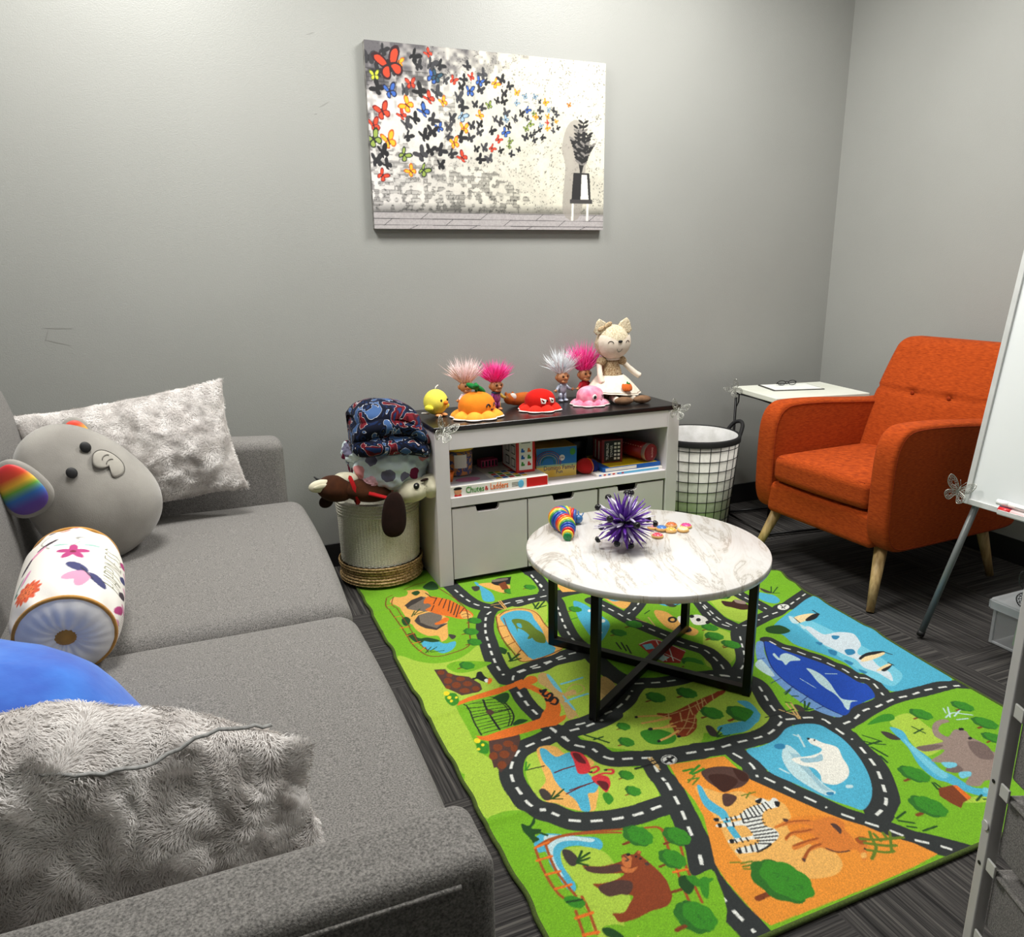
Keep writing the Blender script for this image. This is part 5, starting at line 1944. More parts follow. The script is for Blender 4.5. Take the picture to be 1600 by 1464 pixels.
oo = octopus('orange octopus plush with a green leaf stem on the cabinet', (.922, 2.548, TZ), .35, .098, M_or, M_or2, face_smile)
lf = MB()
for a, c in ((0, -1), (2.1, 1), (4.2, 1)):
    lf.ell((.022 * math.cos(a), .012 * math.sin(a), .106 + .008 * c), (.024, .013, .010), rotm(y=.7 * math.cos(a), z=a), 16, 10)
lf.tube([(0, 0, .095), (.002, 0, .110), (-.004, 0, .125)], .006, 8)
lf.build('leaf_stem', M_grn, oo, 'green felt leaf stem')
octopus('red octopus plush in the middle of the cabinet top', (1.188, 2.575, TZ), .1, .084, M_red, M_red2, face_red)
octopus('pink tie-dye octopus plush winking beside the big doll', (1.412, 2.590, TZ), .25, .078, M_pk, M_pk, face_pink)

# chick
t = thing('chick_plush', 'round yellow chick plush at the left end of the cabinet top', 'plush toy', (.795, 2.640, TZ), .5)
MB().ell((0, 0, .052), (.047, .044, .047), None, 32, 20).build('body', velour('yellow_plush', (240, 228, 90)), t)
for s in (-1, 1):
    MB().ell((s * .042 - .006, -.012, .036), (.012, .020, .012), rotm(y=.5 * s), 16, 10).build('wing', velour('yellow_plush2', (232, 220, 70)), t)
    e_ = MB().ell((s * .016 + .004, -.0405, .062), (.0045, .003, .005), None, 12, 8).build('eye', M_black, t)
    MB().ell((s * .014, -.026, .006), (.012, .016, .006), None, 14, 8).build('foot', velour('peach_felt', (240, 170, 110)), t)
MB().ell((.004, -.047, .053), (.009, .010, .008), None, 14, 10).build('beak', velour('orange_felt', (232, 128, 40)), t)
MB().tube([(0, 0, .097), (.002, 0, .106), (.010, 0, .111), (.016, 0, .112)], .002, 6).build('crest', M_white, t)
MB().ell((-.044, .012, .014), (.022, .006, .004), rotm(y=.2), 12, 8).build('tag', M_white, t)


# tuft-haired dolls
M_skin = mat('tan_vinyl', rgb(176, 120, 78), rgb(188, 132, 88), scale=20, rough=.5)
M_eye = mat('amber_eye', rgb(70, 40, 14), rough=.2)


def doll(label, loc, rz, hair, outfit, s=1.0, hs=1.0, seed=1, cape=None):
    t = thing('tuft_haired_doll', label, 'doll', loc, rz, 'little dolls with upright tufted hair on the cabinet')
    mb = MB().ell((0, 0, .050 * s), (.018 * s, .014 * s, .026 * s), None, 20, 14)
    for q in (-1, 1):
        mb.tube([(q * .008 * s, 0, .034 * s), (q * .011 * s, 0, .008 * s)], [.009 * s, .0095 * s], 12)
        mb.tube([(q * .014 * s, 0, .064 * s), (q * .028 * s, -.004 * s, .050 * s), (q * .036 * s, -.010 * s, .046 * s)], [.007 * s, .006 * s, .0055 * s], 10)
    b = mb.build('outfit', outfit, t)
    if cape:
        MB().ell((0, 0, .070 * s), (.020 * s, .016 * s, .006 * s), None, 20, 8).build('collar', cape, b)
    for q in (-1, 1):
        MB().ell((q * .012 * s, -.006 * s, .006 * s), (.009 * s, .014 * s, .0062 * s), None, 14, 8).build('foot', M_skin if seed % 2 else outfit, t)
        hd = MB().ell((q * .040 * s, -.012 * s, .046 * s), (.005 * s, .005 * s, .006 * s), None, 10, 8)
        for k in range(4):
            hd.tube([(q * .040 * s, -.012 * s + (k - 1.5) * .003 * s, .048 * s), (q * .047 * s, -.013 * s + (k - 1.5) * .0036 * s, .046 * s)], .0015 * s, 5)
        hd.tube([(q * .038 * s, -.014 * s, .049 * s), (q * .040 * s, -.018 * s, .054 * s)], .0015 * s, 5)
        hd.build('hand', M_skin, t)
    h = MB().ell((0, 0, .094 * s), (.027 * s, .022 * s, .023 * s), None, 28, 18)
    for q in (-1, 1):
        h.ell((q * .028 * s, 0, .094 * s), (.006 * s, .004 * s, .009 * s), rotm(y=.2 * q), 12, 8)
    h.ell((0, -.023 * s, .092 * s), (.006 * s, .006 * s, .005 * s), None, 12, 8)
    h.ell((0, -.012 * s, .079 * s), (.015 * s, .012 * s, .008 * s), None, 16, 10)
    ho = h.build('head', M_skin, t)
    for q in (-1, 1):
        MB().ell((q * .010 * s, -.0195 * s, .099 * s), (.0048 * s, .003 * s, .0050 * s), None, 12, 8).build('eye', M_eye, ho)
    MB().tube([(x * s, (-.0235 + abs(x) * .25) * s, (.081 + abs(x) * .3) * s) for x in np.linspace(-.009, .009, 7)], .0009 * s, 5).build('mouth', M_black, ho)
    rng = np.random.default_rng(seed)
    n = 620
    a = rng.uniform(0, 2 * math.pi, n)
    r = rng.random(n) ** .5
    roots = np.stack([.023 * s * r * np.cos(a), .004 * s + .019 * s * r * np.sin(a), .108 * s + .009 * s * np.sqrt(1 - r ** 2)], 1)
    d = np.stack([np.cos(a) * r * .85, np.sin(a) * r * .6, np.ones(n)], 1) + rng.normal(0, .20, (n, 3))
    d /= np.linalg.norm(d, axis=1, keepdims=True)
    Lh = .070 * s * hs * rng.uniform(.5, 1.2, n)[:, None]
    sd = np.cross(d, rng.normal(0, 1, (n, 3)))
    sd /= np.linalg.norm(sd, axis=1, keepdims=True)
    wv = rng.normal(0, .10, (n, 3)) * Lh
    w_ = .0013 * s
    Vv = np.stack([roots - sd * w_, roots + sd * w_, roots + d * Lh * .5 + sd * w_ + wv * .3, roots + d * Lh * .5 - sd * w_ + wv * .3, roots + d * Lh + wv], 1).reshape(-1, 3)
    bI = np.arange(n)[:, None] * 5
    F = np.concatenate([bI + np.array([[0, 1, 2]]), bI + np.array([[0, 2, 3]]), bI + np.array([[3, 2, 4]])])
    me = bpy.data.meshes.new('hair')
    fastmesh(me, Vv, F)
    me.materials.append(hair)
    o = bpy.data.objects.new('hair', me)
    COL.objects.link(o)
    o.parent = ho
    return t


M_hpink = mat('pale_pink_hair', rgb(252, 222, 220), rgb(255, 240, 238), rough=.7)
M_hmag = mat('magenta_hair', rgb(255, 40, 160), rgb(255, 110, 195), rough=.7)
M_hwht = mat('icy_white_hair', rgb(236, 244, 250), rgb(252, 254, 255), rough=.7)
doll('little doll with tall pale pink hair behind the orange octopus', (.925, 2.668, TZ), .1, M_hpink, mat('pale_lace', rgb(226, 190, 196), rgb(240, 226, 226), scale=200), 1.02, 1.1, 1)
doll('little doll with magenta hair in a purple and yellow outfit', (1.035, 2.640, TZ), .25, M_hmag,
     mat('purple_yellow_stripe', rgb(140, 50, 120), rgb(196, 160, 60), scale=60, stretch=(1, .1, .1), lo=.48, hi=.52), 1.0, 1.0, 3, velour('denim_collar', (50, 80, 110)))
doll('little doll with icy white hair in a silver suit', (1.345, 2.700, TZ), .2, M_hwht, mat('silver_suit', rgb(150, 158, 176), rgb(180, 188, 202), scale=40, rough=.4, metal=.3), 1.05, 1.15, 6)
doll('little doll with magenta hair in a red outfit behind the pink octopus', (1.445, 2.700, TZ), .2, M_hmag, velour('red_outfit', (170, 24, 40)), 1.1, 1.25, 8)

# small brown and cream plush lying behind the red octopus
t = thing('small_fox_plush', 'small orange-brown plush lying behind the red octopus', 'plush toy', (1.18, 2.695, TZ))
M_ob = velour('rust_plush', (190, 100, 40))
MB().ell((-.01, 0, .026), (.075, .022, .026), rotm(z=.1), 28, 16).build('body', M_ob, t)
h = MB().ell((-.075, -.02, .034), (.024, .022, .022), None, 20, 14).build('head', M_ob, t)
MB().ell((-.066, -.028, .042), (.016, .012, .015), None, 16, 10).build('face_patch', M_white, h, 'cream face')
for q in (-1, 1):
    MB().ell((-.075 + q * .014, -.016, .053), (.006, .004, .008), None, 10, 8).build('ear', M_ob, t)
MB().ell((.085, -.035, .040), (.020, .016, .016), rotm(y=.4), 16, 10).build('tail', velour('sand_plush', (206, 160, 110)), t)

# large seated animal doll
M_boucle = mat('cream_boucle', rgb(184, 168, 136), rgb(226, 214, 188), scale=170, rough=1, bump=.003, bscale=240)
M_cream = mat('cream_cotton', rgb(222, 208, 190), rgb(232, 220, 204), scale=60, rough=.9)
M_plaid = mat('brown_plaid', rgb(140, 104, 66), rgb(206, 186, 150), scale=320, rough=.9, lo=.42, hi=.58)
M_brownshoe = mat('brown_felt', rgb(104, 76, 54), rgb(128, 96, 70), scale=60, rough=1)


def big_doll():
    t = thing('animal_doll', 'large cream boucle animal doll in a plaid dress with a pumpkin, seated on the cabinet', 'doll', (1.535, 2.640, TZ), .0)
    S_ = 1.0
    MB().tube([(0, .012, .01), (0, .01, .06), (0, .008, .12), (0, .006, .165), (0, .004, .182)], [.050, .052, .044, .027, .022], 24).build('torso', M_plaid, t)
    h = MB().ell((0, -.004, .236), (.070, .058, .068), None, 40, 26, lambda q: Vector((q.x * (1.06 if q.z < 0 else 1 - .6 * max(0, q.z)), q.y, q.z))).build('head', M_boucle, t)
    # face: pale lower mask hugging the head
    n = 28
    U, Wt = np.meshgrid(np.linspace(-1, 1, n), np.linspace(0, 1, 14), indexing='ij')
    ang = U * 1.28
    top = .012 - .020 * np.abs(U) ** 0 * 0 + .020 * np.sin(np.abs(U) * 2.2) - .010 * (1 - np.abs(U))
    zz = -.064 + (top + .064) * Wt
    k = np.sqrt(np.clip(1 - (zz / .0695) ** 2, 0, 1))
    P = np.stack([.0765 * np.sin(ang) * k, -.004 - .0605 * np.cos(ang) * k - .0008, .236 + zz], -1)
    MB().grid(P).build('face', M_cream, h, 'pale cream face')
    fp = lambda a, z, o=0: V(.0765 * math.sin(a) * math.sqrt(1 - (z / .0695) ** 2), -.004 - (.0625 + o) * math.cos(a) * math.sqrt(1 - (z / .0695) ** 2), .236 + z)
    MB().ell(fp(0, .006), (.010, .005, .0055), None, 14, 8).build('nose', M_black, h)
    for s in (-1, 1):
        MB().tube([fp(s * .52 + .15 * math.cos(q), -.002 + .010 * math.sin(q)) for q in np.linspace(.1, 3.0, 8)], .0012, 5).build('eye', M_black, h)
        e = MB().prism([(-.026, 0), (.024, 0), (.030, .016), (.010, .044), (-.002, .050), (-.018, .030)], .012, frame((s * .048, -.006, .276), (s * .93 * 1.25, 0, -.36 * 1.25), (s * .36 * 1.1, 0, .93 * 1.1), (0, s * 1.0, 0)), bev=.004)
        eo = e.build('ear', M_boucle, t)
    MB().tube([fp(.16 * math.cos(q), -.020 + .016 * math.sin(q)) for q in np.linspace(3.3, 6.1, 10)], .0007, 5).build('mouth', M_black, h)
    bw = MB()
    for s in (-1, 1):
        bw.ell((-.043 + s * .016, -.018, .298 + s * .008), (.017, .006, .009), rotm(y=-.4), 16, 10)
    bw.ell((-.043, -.022, .298), (.005, .006, .006), None, 10, 8)
    bw.build('hair_bow', M_plaid, t, 'plaid bow by the ear')
    # collar and skirt
    MB().lathe([(.020, .182), (.030, .178), (.036, .168), (.034, .165)], (0, .004, 0), 28).build('collar', M_cream, t)
    A, K = np.meshgrid(np.linspace(0, 2 * math.pi, 96, endpoint=False), np.linspace(0, 1, 14), indexing='ij')
    rr = .048 + .062 * K ** .8 + .004 * np.sin(A * 11) * K
    zz = .105 - .068 * K
    P = np.stack([rr * np.cos(A) * 1.05, rr * np.sin(A) * .95 + .005 - .015 * K, zz + .006 * K * np.sin(A * 2)], -1)
    sk = MB().grid(P[::-1], closed_u=True).build('skirt', M_cream, t, 'white skirt')
    MB().tube([tuple(p) for p in P[:, -2]], .0012, 5, closed=True).build('skirt_trim', M_brownshoe, sk)
    pk = MB()
    for q in np.linspace(-1, 1, 5):
        pk.ell((.012 + q * .014, -.112 + .008 * abs(q), .066), (.009, .006, .016), rotm(x=-.5), 14, 10)
    po = pk.build('pumpkin_applique', velour('pumpkin', (206, 100, 40)), sk, 'orange pumpkin applique')
    MB().tube([(.012, -.104, .078), (.014, -.102, .088)], .003, 6).ell((.018, -.104, .080), (.008, .003, .004), None, 10, 6).build('stem', M_grn, po)
    for q in range(3):
        MB().ell((.003, -.040 - .002 * q, .150 - q * .018), (.0032, .002, .0032), None, 10, 6).build('button', M_brownshoe, t)
    for s in (-1, 1):
        MB().ell((s * .046, 0, .160), (.022, .020, .018), rotm(y=.4 * s), 18, 12).build('sleeve', M_plaid, t)
        pts = [(.056, 0, .150), (.076, -.012, .128), (.098, -.022, .108), (.118, -.03, .094)] if s > 0 else [(-.056, 0, .150), (-.064, -.02, .12), (-.066, -.03, .10), (-.062, -.04, .078)]
        MB().tube(smooth_pts(pts, False), [.0105] * 6 + [.0115] * 6 + [.012] * 3 + [.006], 14).build('arm', M_cream, t)
        lx = -.022 if s < 0 else .03
        MB().tube([(lx, -.05, .022), (lx * 1.3, -.085, .020), (lx * 1.5, -.105, .018)], [.015, .014, .013], 14).build('leg', M_cream, t)
        MB().ell((lx * 1.6 + .026, -.118, .016), (.038, .019, .016), rotm(z=-.25 if s < 0 else -.1), 24, 14).build('shoe', M_brownshoe, t, 'brown felt shoe')


big_doll()

# ---------------------------------------------------------------- games on the open shelf
SZ = .340
PP = lambda r, g, b, **k: mat('card_%d_%d_%d' % (r, g, b), rgb(r, g, b), rough=k.pop('rough', .35), **k)
M_cw = PP(236, 232, 224); M_cr = PP(200, 24, 24); M_cy = PP(236, 196, 30); M_cb = PP(30, 96, 180); M_ck = PP(20, 18, 20)
M_cg = PP(60, 140, 50); M_co = PP(226, 110, 30); M_cgr = PP(90, 88, 84); M_lb = PP(100, 180, 220)


def gbox(name, label, cat, c, s, rz, m_, group=None):
    t = thing(name, label, cat, c, rz, group)
    MB().box((0, 0, s[2] / 2), s, .001).build('box', m_, t)
    return t


def FF(s, y=None, x=0, z=0):      # frame on the front face of a box of size s
    return frame((x, -s[1] / 2 - .0004, z), (1, 0, 0), (0, 0, 1), (0, -1, 0))


def patch(t, s, x0, z0, x1, z1, m_, name='print_panel', side='f', off=.0006):
    if side == 'f':
        MB().box(((x0 + x1) / 2, -s[1] / 2 - off / 2, (z0 + z1) / 2), (x1 - x0, off, z1 - z0)).build(name, m_, t)
    elif side == 't':
        MB().box(((x0 + x1) / 2, (z0 + z1) / 2, s[2] + off / 2), (x1 - x0, z1 - z0, off)).build(name, m_, t)
    else:
        MB().box((-s[0] / 2 - off / 2, (x0 + x1) / 2, (z0 + z1) / 2), (off, x1 - x0, z1 - z0)).build(name, m_, t)


# long flat board game
s = (.385, .26, .038)
t = gbox('board_game_box', 'flat white board game box reading Chutes and Ladders, left on the open shelf', 'board game', (.968, 2.575, SZ), s, 0, M_cw)
patch(t, s, .105, .002, .190, .036, M_cr)
text('title', 'Chutes', .034, FF(s, x=-.098, z=.019), M_cg, t, ext=.0009, sx=.72)
text('title', '&', .022, FF(s, x=-.054, z=.018), M_cr, t, ext=.0009)
text('title', 'Ladders', .034, FF(s, x=-.004, z=.021), M_co, t, ext=.0009, sx=.66)
for k in range(3):
    patch(t, s, .046, .012 + k * .006, .082, .0138 + k * .006, M_cgr)
MB().ell((-.163, -.1305, .018), (.014, .0012, .013), None, 14, 8).build('print_face', PP(214, 150, 110), t)
MB().ell((-.163, -.1308, .029), (.016, .0012, .006), None, 14, 8).build('print_hair', M_ck, t)
patch(t, s, -.176, .001, -.150, .008, M_cr)
MB().ell((.082, -.1305, .018), (.012, .0012, .015), None, 14, 8).build('print_blob', M_lb, t)
patch(t, s, -.18, -.12, -.02, .12, PP(190, 190, 196), side='t')
for k in range(5):
    for j in range(4):
        patch(t, s, .0 + k * .026, -.10 + j * .026, .019 + k * .026, -.081 + j * .026, (M_cy, M_cb, M_cr, M_cg)[(k + j) % 4], side='t')
MB().ell((-.10, -.06, .0385), (.05, .03, .0006), None, 20, 6).build('print_oval', PP(196, 120, 160), t)
z1 = SZ + .0395
# bead tub
t = thing('bead_tub', 'clear tub of colourful beads with a yellow lid on top of the flat board game', 'tub', (.862, 2.60, z1), group=None)
M_clear = mat('clear_plastic', (1, 1, 1), (1, 1, 1), rough=.08, alpha=.12)
MB().lathe([(.001, .002), (.048, .002), (.052, .006), (.055, .102), (.052, .104)], seg=40).build('tub', M_clear, t, 'clear plastic tub')
MB().lathe([(.001, .004), (.046, .004), (.050, .008), (.0525, .085), (.04, .090), (.001, .092)], seg=40).build('beads', mat('mixed_beads', rgb(30, 60, 130), rgb(236, 150, 40), scale=75, rough=.4, detail=1, lo=.46, hi=.54), t)
MB().lathe([(.056, .098), (.058, .100), (.058, .118), (.054, .121), (.001, .122)], seg=40).build('lid', M_cy, t, 'yellow lid')
lb = MB()
P = np.array([[(.0565 * math.sin(a), -.0565 * math.cos(a), z) for z in (.035, .085)] for a in np.linspace(-.6, .25, 10)])
lb.grid(P).build('sticker', M_cw, t, 'white label')
# orange cup
t = thing('orange_cup', 'small orange cup left of the bead tub on the shelf', 'cup', (.795, 2.52, z1 - .001))
MB().lathe([(.001, .0), (.016, .0), (.021, .034), (.019, .034), (.014, .003), (.001, .003)], seg=28).build('cup_wall', M_co, t)
MB().lathe([(.019, .033), (.0225, .033), (.0225, .037), (.019, .037)], seg=28).build('cup_rim', M_co, t)
# pink packet
s = (.07, .04, .03)
t = gbox('pink_packet', 'small pink and black packet behind the flat board game print', 'packet', (1.0, 2.66, z1), s, .1, PP(200, 60, 110))
for k in range(5):
    patch(t, s, -.032 + k * .014, .004, -.024 + k * .014, .026, M_ck)
# counting cubes box
s = (.075, .15, .165)
t = gbox('counting_cubes_box', 'upright white and red box of counting cubes on the shelf', 'toy box', (1.10, 2.585, z1 - .0), s, -.02, M_cr)
patch(t, s, -.027, .010, .027, .158, M_cw)
for i, (c1, c2) in enumerate(((M_cg, M_cr), (M_cb, M_cg), (M_cb, M_co))):
    for j in range(2):
        mb = MB()
        mb.box((-.012 + j * .026, -s[1] / 2 - .0012, .030 + i * .026), (.014, .0012, .008)).box((-.014 + j * .026, -s[1] / 2 - .0012, .037 + i * .026), (.007, .0012, .008))
        mb.build('cube_print', (c1, c2)[j], t)
for k in range(4):
    patch(t, s, -.018, .112 + k * .009, .018, .115 + k * .009, M_cgr, off=.001)
patch(t, s, -.068, .006, .068, .160, M_cw, side='l')
mb = MB()
for k, zz in enumerate((.035, .085, .13)):
    mb.box((-s[0] / 2 - .0012, -.045, zz), (.001, .036, .034))
    mb.box((-s[0] / 2 - .0012, .015, zz), (.001, .036, .034))
mb.build('cube_outline', M_ck, t)
mb = MB()
for k, zz in enumerate((.035, .085, .13)):
    mb.box((-s[0] / 2 - .0020, -.045, zz), (.001, .028, .026)).box((-s[0] / 2 - .0020, .015, zz), (.001, .028, .026))
mb.build('cube_fill', M_cw, t)
# domino box
s = (.165, .12, .118)
t = gbox('domino_box', 'blue and yellow domino family game box at the middle of the shelf', 'toy box', (1.243, 2.590, SZ), s, -.10, mat('sunset_print', rgb(240, 190, 50), rgb(244, 214, 110), scale=14, rough=.35))
patch(t, s, -.0825, .050, .0825, .117, PP(30, 110, 176))
patch(t, s, -.0825, .042, .0825, .050, PP(150, 180, 140))
tr = MB()
for k, c in enumerate(((200, 40, 40), (236, 140, 30), (240, 210, 50), (60, 150, 60))):
    pts = [(-.035 + (.052 - k * .009) * math.cos(a), -s[1] / 2 - .0012, .060 + (.044 - k * .008) * math.sin(a)) for a in np.linspace(-.3, 3.4, 18)]
    MB().tube(pts, .0035, 6, flat=.2).build('rainbow_print', PP(*c), t)
text('title', 'Domino Family', .0250, FF(s, x=.012, z=.036), PP(24, 40, 110), t, sx=.85)
text('title', 'Fun', .021, FF(s, x=.012, z=.020), PP(24, 40, 110), t, sx=.9)
MB().ell((.022, -s[1] / 2 - .0012, .075), (.012, .0008, .012), None, 20, 6).build('badge_print', M_cw, t)
text('badge_text', '100', .009, frame((.022, -s[1] / 2 - .0022, .075), (1, 0, 0), (0, 0, 1), (0, -1, 0)), M_ck, t)
MB().ell((.066, -s[1] / 2 - .001, .096), (.012, .0008, .014), None, 16, 6).build('leaf_print', M_cg, t)
# dark round box and ball
t = thing('black_round_box', 'black round box in the shade at the back of the shelf', 'box', (1.40, 2.70, SZ))
MB().lathe([(.001, 0), (.052, 0), (.052, .075)], seg=36).build('container', M_ck, t)
MB().lathe([(.053, .070), (.054, .100), (.050, .104), (.001, .104)], seg=36).build('lid', PP(30, 30, 32), t)
t = thing('soft_ball', 'red and blue soft ball on the shelf in front of the black round box', 'ball', (1.368, 2.525, SZ))
MB().ell((-.006, 0, .031), (.040, .034, .031), None, 28, 18).build('red_half', velour('ball_red', (190, 34, 34)), t)
MB().ell((.016, -.004, .028), (.032, .031, .028), rotm(y=.4), 24, 14).build('blue_patch', velour('ball_navy', (24, 40, 110)), t, 'navy patch')
MB().tube([(-.002 + .036 * math.cos(a) * .3, -.034 * abs(math.cos(a)), .031 + .031 * math.sin(a)) for a in np.linspace(-1.5, 1.5, 14)], .0025, 6).build('ball_seam', M_co, t)
# flat boxes at right, with tumbling tower and tube
s = (.30, .22, .011)
t = gbox('flat_game_box', 'lower flat white and blue game box at the right end of the shelf', 'board game', (1.523, 2.565, SZ), s, 0, M_cw)
patch(t, s, -.05, .001, .13, .0095, M_lb)
for k in range(6):
    patch(t, s, -.14 + k * .02, .003, -.13 + k * .02, .0075, (M_cb, M_cr)[k % 2], off=.001)
s = (.26, .21, .016)
t = gbox('flat_game_box', 'upper flat yellow game box under the tumbling tower box', 'board game', (1.538, 2.572, SZ + .0122), s, 0, M_cb)
patch(t, s, -.10, -.10, .12, .10, M_cy, side='t')
patch(t, s, -.12, .002, .02, .014, M_cw)
text('title', 'PUZZLE', .008, FF(s, x=-.05, z=.008), M_cb, t) if False else None
z2 = SZ + .0298
s = (.088, .095, .095)
t = gbox('tumbling_tower_box', 'black and red tumbling tower box on the flat boxes', 'toy box', (1.487, 2.575, z2), s, -.12, PP(120, 18, 26))
patch(t, s, -.034, .004, .036, .090, M_ck)
fr0 = lambda x, z: frame((x, -s[1] / 2 - .0012, z), (0, 0, 1), (-1, 0, 0), (0, -1, 0))
for k, wd in enumerate(('TUMBLING', 'TOWER', 'GAME OF', 'BALANCE')):
    if k < 2:
        text('title', wd, .0145, fr0(-.020 + k * .017, .047), M_cw, t, sx=.95)
for k in range(2):
    for j in range(5):
        patch(t, s, .008 + k * .015, .012 + j * .015, .018 + k * .015, .021 + j * .015, M_cw, off=.0012)
for j in range(5):
    patch(t, s, -.04 + j * .018, .01, -.03 + j * .018, .085, M_cw if j % 2 else PP(180, 60, 70), side='l')
t = thing('red_tube', 'dark red cylinder tube lying on its side at the right end of the shelf', 'tube', (1.607, 2.575, z2 + .0365))
t.rotation_euler = (0, 0, .22)
MB().cyl((0, .10, 0), (0, -.10, 0), .034, None, 40).build('tube_wall', PP(150, 24, 26), t)
MB().lathe([(.0362, 0), (.0362, .02), (.034, .022)], (0, -.101, 0), 40, rotm(x=-math.pi / 2)).build('end_ring', mat('tube_ring', rgb(200, 170, 160), rough=.3, metal=.4), t)
MB().cyl((0, -.1008, 0), (0, -.1022, 0), .030, None, 36).build('end_cap', PP(130, 18, 22), t)
text('cap_text', 'BLOCKS', .011, frame((.006, -.1026, 0), (0, 0, 1), (-1, 0, 0), (0, -1, 0)), PP(226, 170, 160), t)
for k in range(9):
    MB().box((-.0265, -.07 + k * .014, .0215), (.0012, .005, .007), rot=rotm(y=-.68)).build('side_print', PP(230, 180, 160), t)

# ---------------------------------------------------------------- woven basket with plush and blankets
def rope_mat(name, a, b, sc):
    m = mat(name, a, b, scale=sc, rough=.95, bump=.003, bscale=sc * 1.2, stretch=(1, 1, 1.6))
    return m


M_rope = rope_mat('cream_cotton_rope', rgb(206, 202, 184), rgb(246, 243, 228), 260)
M_jute = rope_mat('jute_braid', rgb(120, 90, 52), rgb(226, 194, 140), 150)
BX, BY, BR = .560, 2.652, .152


def make_basket():
    t = thing('rope_basket', 'round cream cotton rope basket with a jute base beside the cabinet', 'basket', (BX, BY, .010))
    def coils(z0, z1, r0, r1, n, bulge, jit):
        prof = []
        for i in range(n):
            for k in range(6):
                f = (i + k / 6) / n
                z = z0 + (z1 - z0) * f
                r = r0 + (r1 - r0) * f + bulge * abs(math.sin(math.pi * k / 6)) + jit * math.sin(f * 9)
                prof.append((r, z))
        return prof
    MB().lathe([(.001, 0)] + coils(.004, .082, BR - .006, BR - .004, 7, .007, .003), seg=90).build('jute_base', M_jute, t, 'braided jute base band')
    A, Zz = np.meshgrid(np.linspace(0, 2 * math.pi, 720, endpoint=False), np.linspace(.080, .264, 120), indexing='ij')
    rr = BR - .008 + .004 * (Zz - .08) / .18 + .0026 * np.abs(np.sin(A * 40)) ** .7 * (.75 + .25 * np.sin(Zz * 900 + np.sign(np.sin(A * 40)) * 1.6))
    MB().grid(np.stack([rr * np.cos(A), rr * np.sin(A), Zz], -1), closed_u=True).build('woven_wall', M_rope, t)
    rim = coils(.260, .318, BR - .006, BR - .002, 5, .006, 0)
    MB().lathe(rim + [(BR - .010, .318), (BR - .014, .300), (BR - .016, .1), (.001, .09)], seg=90).build('coiled_rim', M_rope, t)


make_basket()


def floral():
    m = mat('floral_fleece', (1, 1, 1), rough=.95, sheen=.05, spec=.15)
    nt = m.node_tree
    tc = nt.nodes.new('ShaderNodeTexCoord')
    v = nt.nodes.new('ShaderNodeTexVoronoi')
    v.inputs['Scale'].default_value = 17
    nz_ = nt.nodes.new('ShaderNodeTexNoise')
    nz_.inputs['Scale'].default_value = 40
    ad = nt.nodes.new('ShaderNodeVectorMath'); ad.operation = 'MULTIPLY_ADD'
    ad.inputs[1].default_value = (.012, .012, .012)
    nt.links.new(nz_.outputs['Color'], ad.inputs[0])
    nt.links.new(tc.outputs['Object'], ad.inputs[2])
    nt.links.new(tc.outputs['Object'], nz_.inputs['Vector'])
    nt.links.new(ad.outputs[0], v.inputs['Vector'])
    cr_ = nt.nodes.new('ShaderNodeValToRGB'); cr_.color_ramp.interpolation = 'CONSTANT'
    cr_.color_ramp.elements[0].color = (*rgb(110, 30, 60), 1)
    cr_.color_ramp.elements[1].position = .3; cr_.color_ramp.elements[1].color = (*rgb(196, 100, 116), 1)
    for p, c in ((.55, (110, 108, 130)), (.72, (150, 50, 80)), (.86, (226, 150, 150))):
        e = cr_.color_ramp.elements.new(p); e.color = (*rgb(*c), 1)
    sp = nt.nodes.new('ShaderNodeSeparateColor')
    nt.links.new(v.outputs['Color'], sp.inputs[0])
    nt.links.new(sp.outputs[0], cr_.inputs[0])
    lt = nt.nodes.new('ShaderNodeMath'); lt.operation = 'LESS_THAN'; lt.inputs[1].default_value = .42
    nt.links.new(v.outputs['Distance'], lt.inputs[0])
    mx = nt.nodes.new('ShaderNodeMix'); mx.data_type = 'RGBA'
    nt.links.new(lt.outputs[0], mx.inputs[0])
    mx.inputs[6].default_value = (*rgb(206, 220, 222), 1)
    nt.links.new(cr_.outputs[0], mx.inputs[7])
    nt.links.new(mx.outputs[2], nt.nodes['Principled BSDF'].inputs['Base Color'])
    return m


def navy():
    m = mat('patterned_fleece', (1, 1, 1), rough=.95, sheen=.03, spec=.15)
    nt = m.node_tree
    tc = nt.nodes.new('ShaderNodeTexCoord')
    n = nt.nodes.new('ShaderNodeTexNoise')
    n.inputs['Scale'].default_value = 12
    n.inputs['Detail'].default_value = 2.5
    n.inputs['Distortion'].default_value = 1.2
    nt.links.new(tc.outputs['Object'], n.inputs['Vector'])
    r = nt.nodes.new('ShaderNodeValToRGB'); r.color_ramp.interpolation = 'CONSTANT'
    r.color_ramp.elements[0].color = (*rgb(60, 88, 132), 1)
    r.color_ramp.elements[1].position = .40; r.color_ramp.elements[1].color = (*rgb(196, 198, 206), 1)
    for p, c in ((.408, (14, 18, 34)), (.48, (20, 36, 70)), (.515, (12, 14, 24)), (.545, (210, 206, 210)), (.553, (104, 24, 34)), (.60, (70, 16, 26)), (.635, (24, 44, 84))):
        e = r.color_ramp.elements.new(p); e.color = (*rgb(*c), 1)
    nt.links.new(n.outputs['Fac'], r.inputs[0])
    nt.links.new(r.outputs[0], nt.nodes['Principled BSDF'].inputs['Base Color'])
    return m


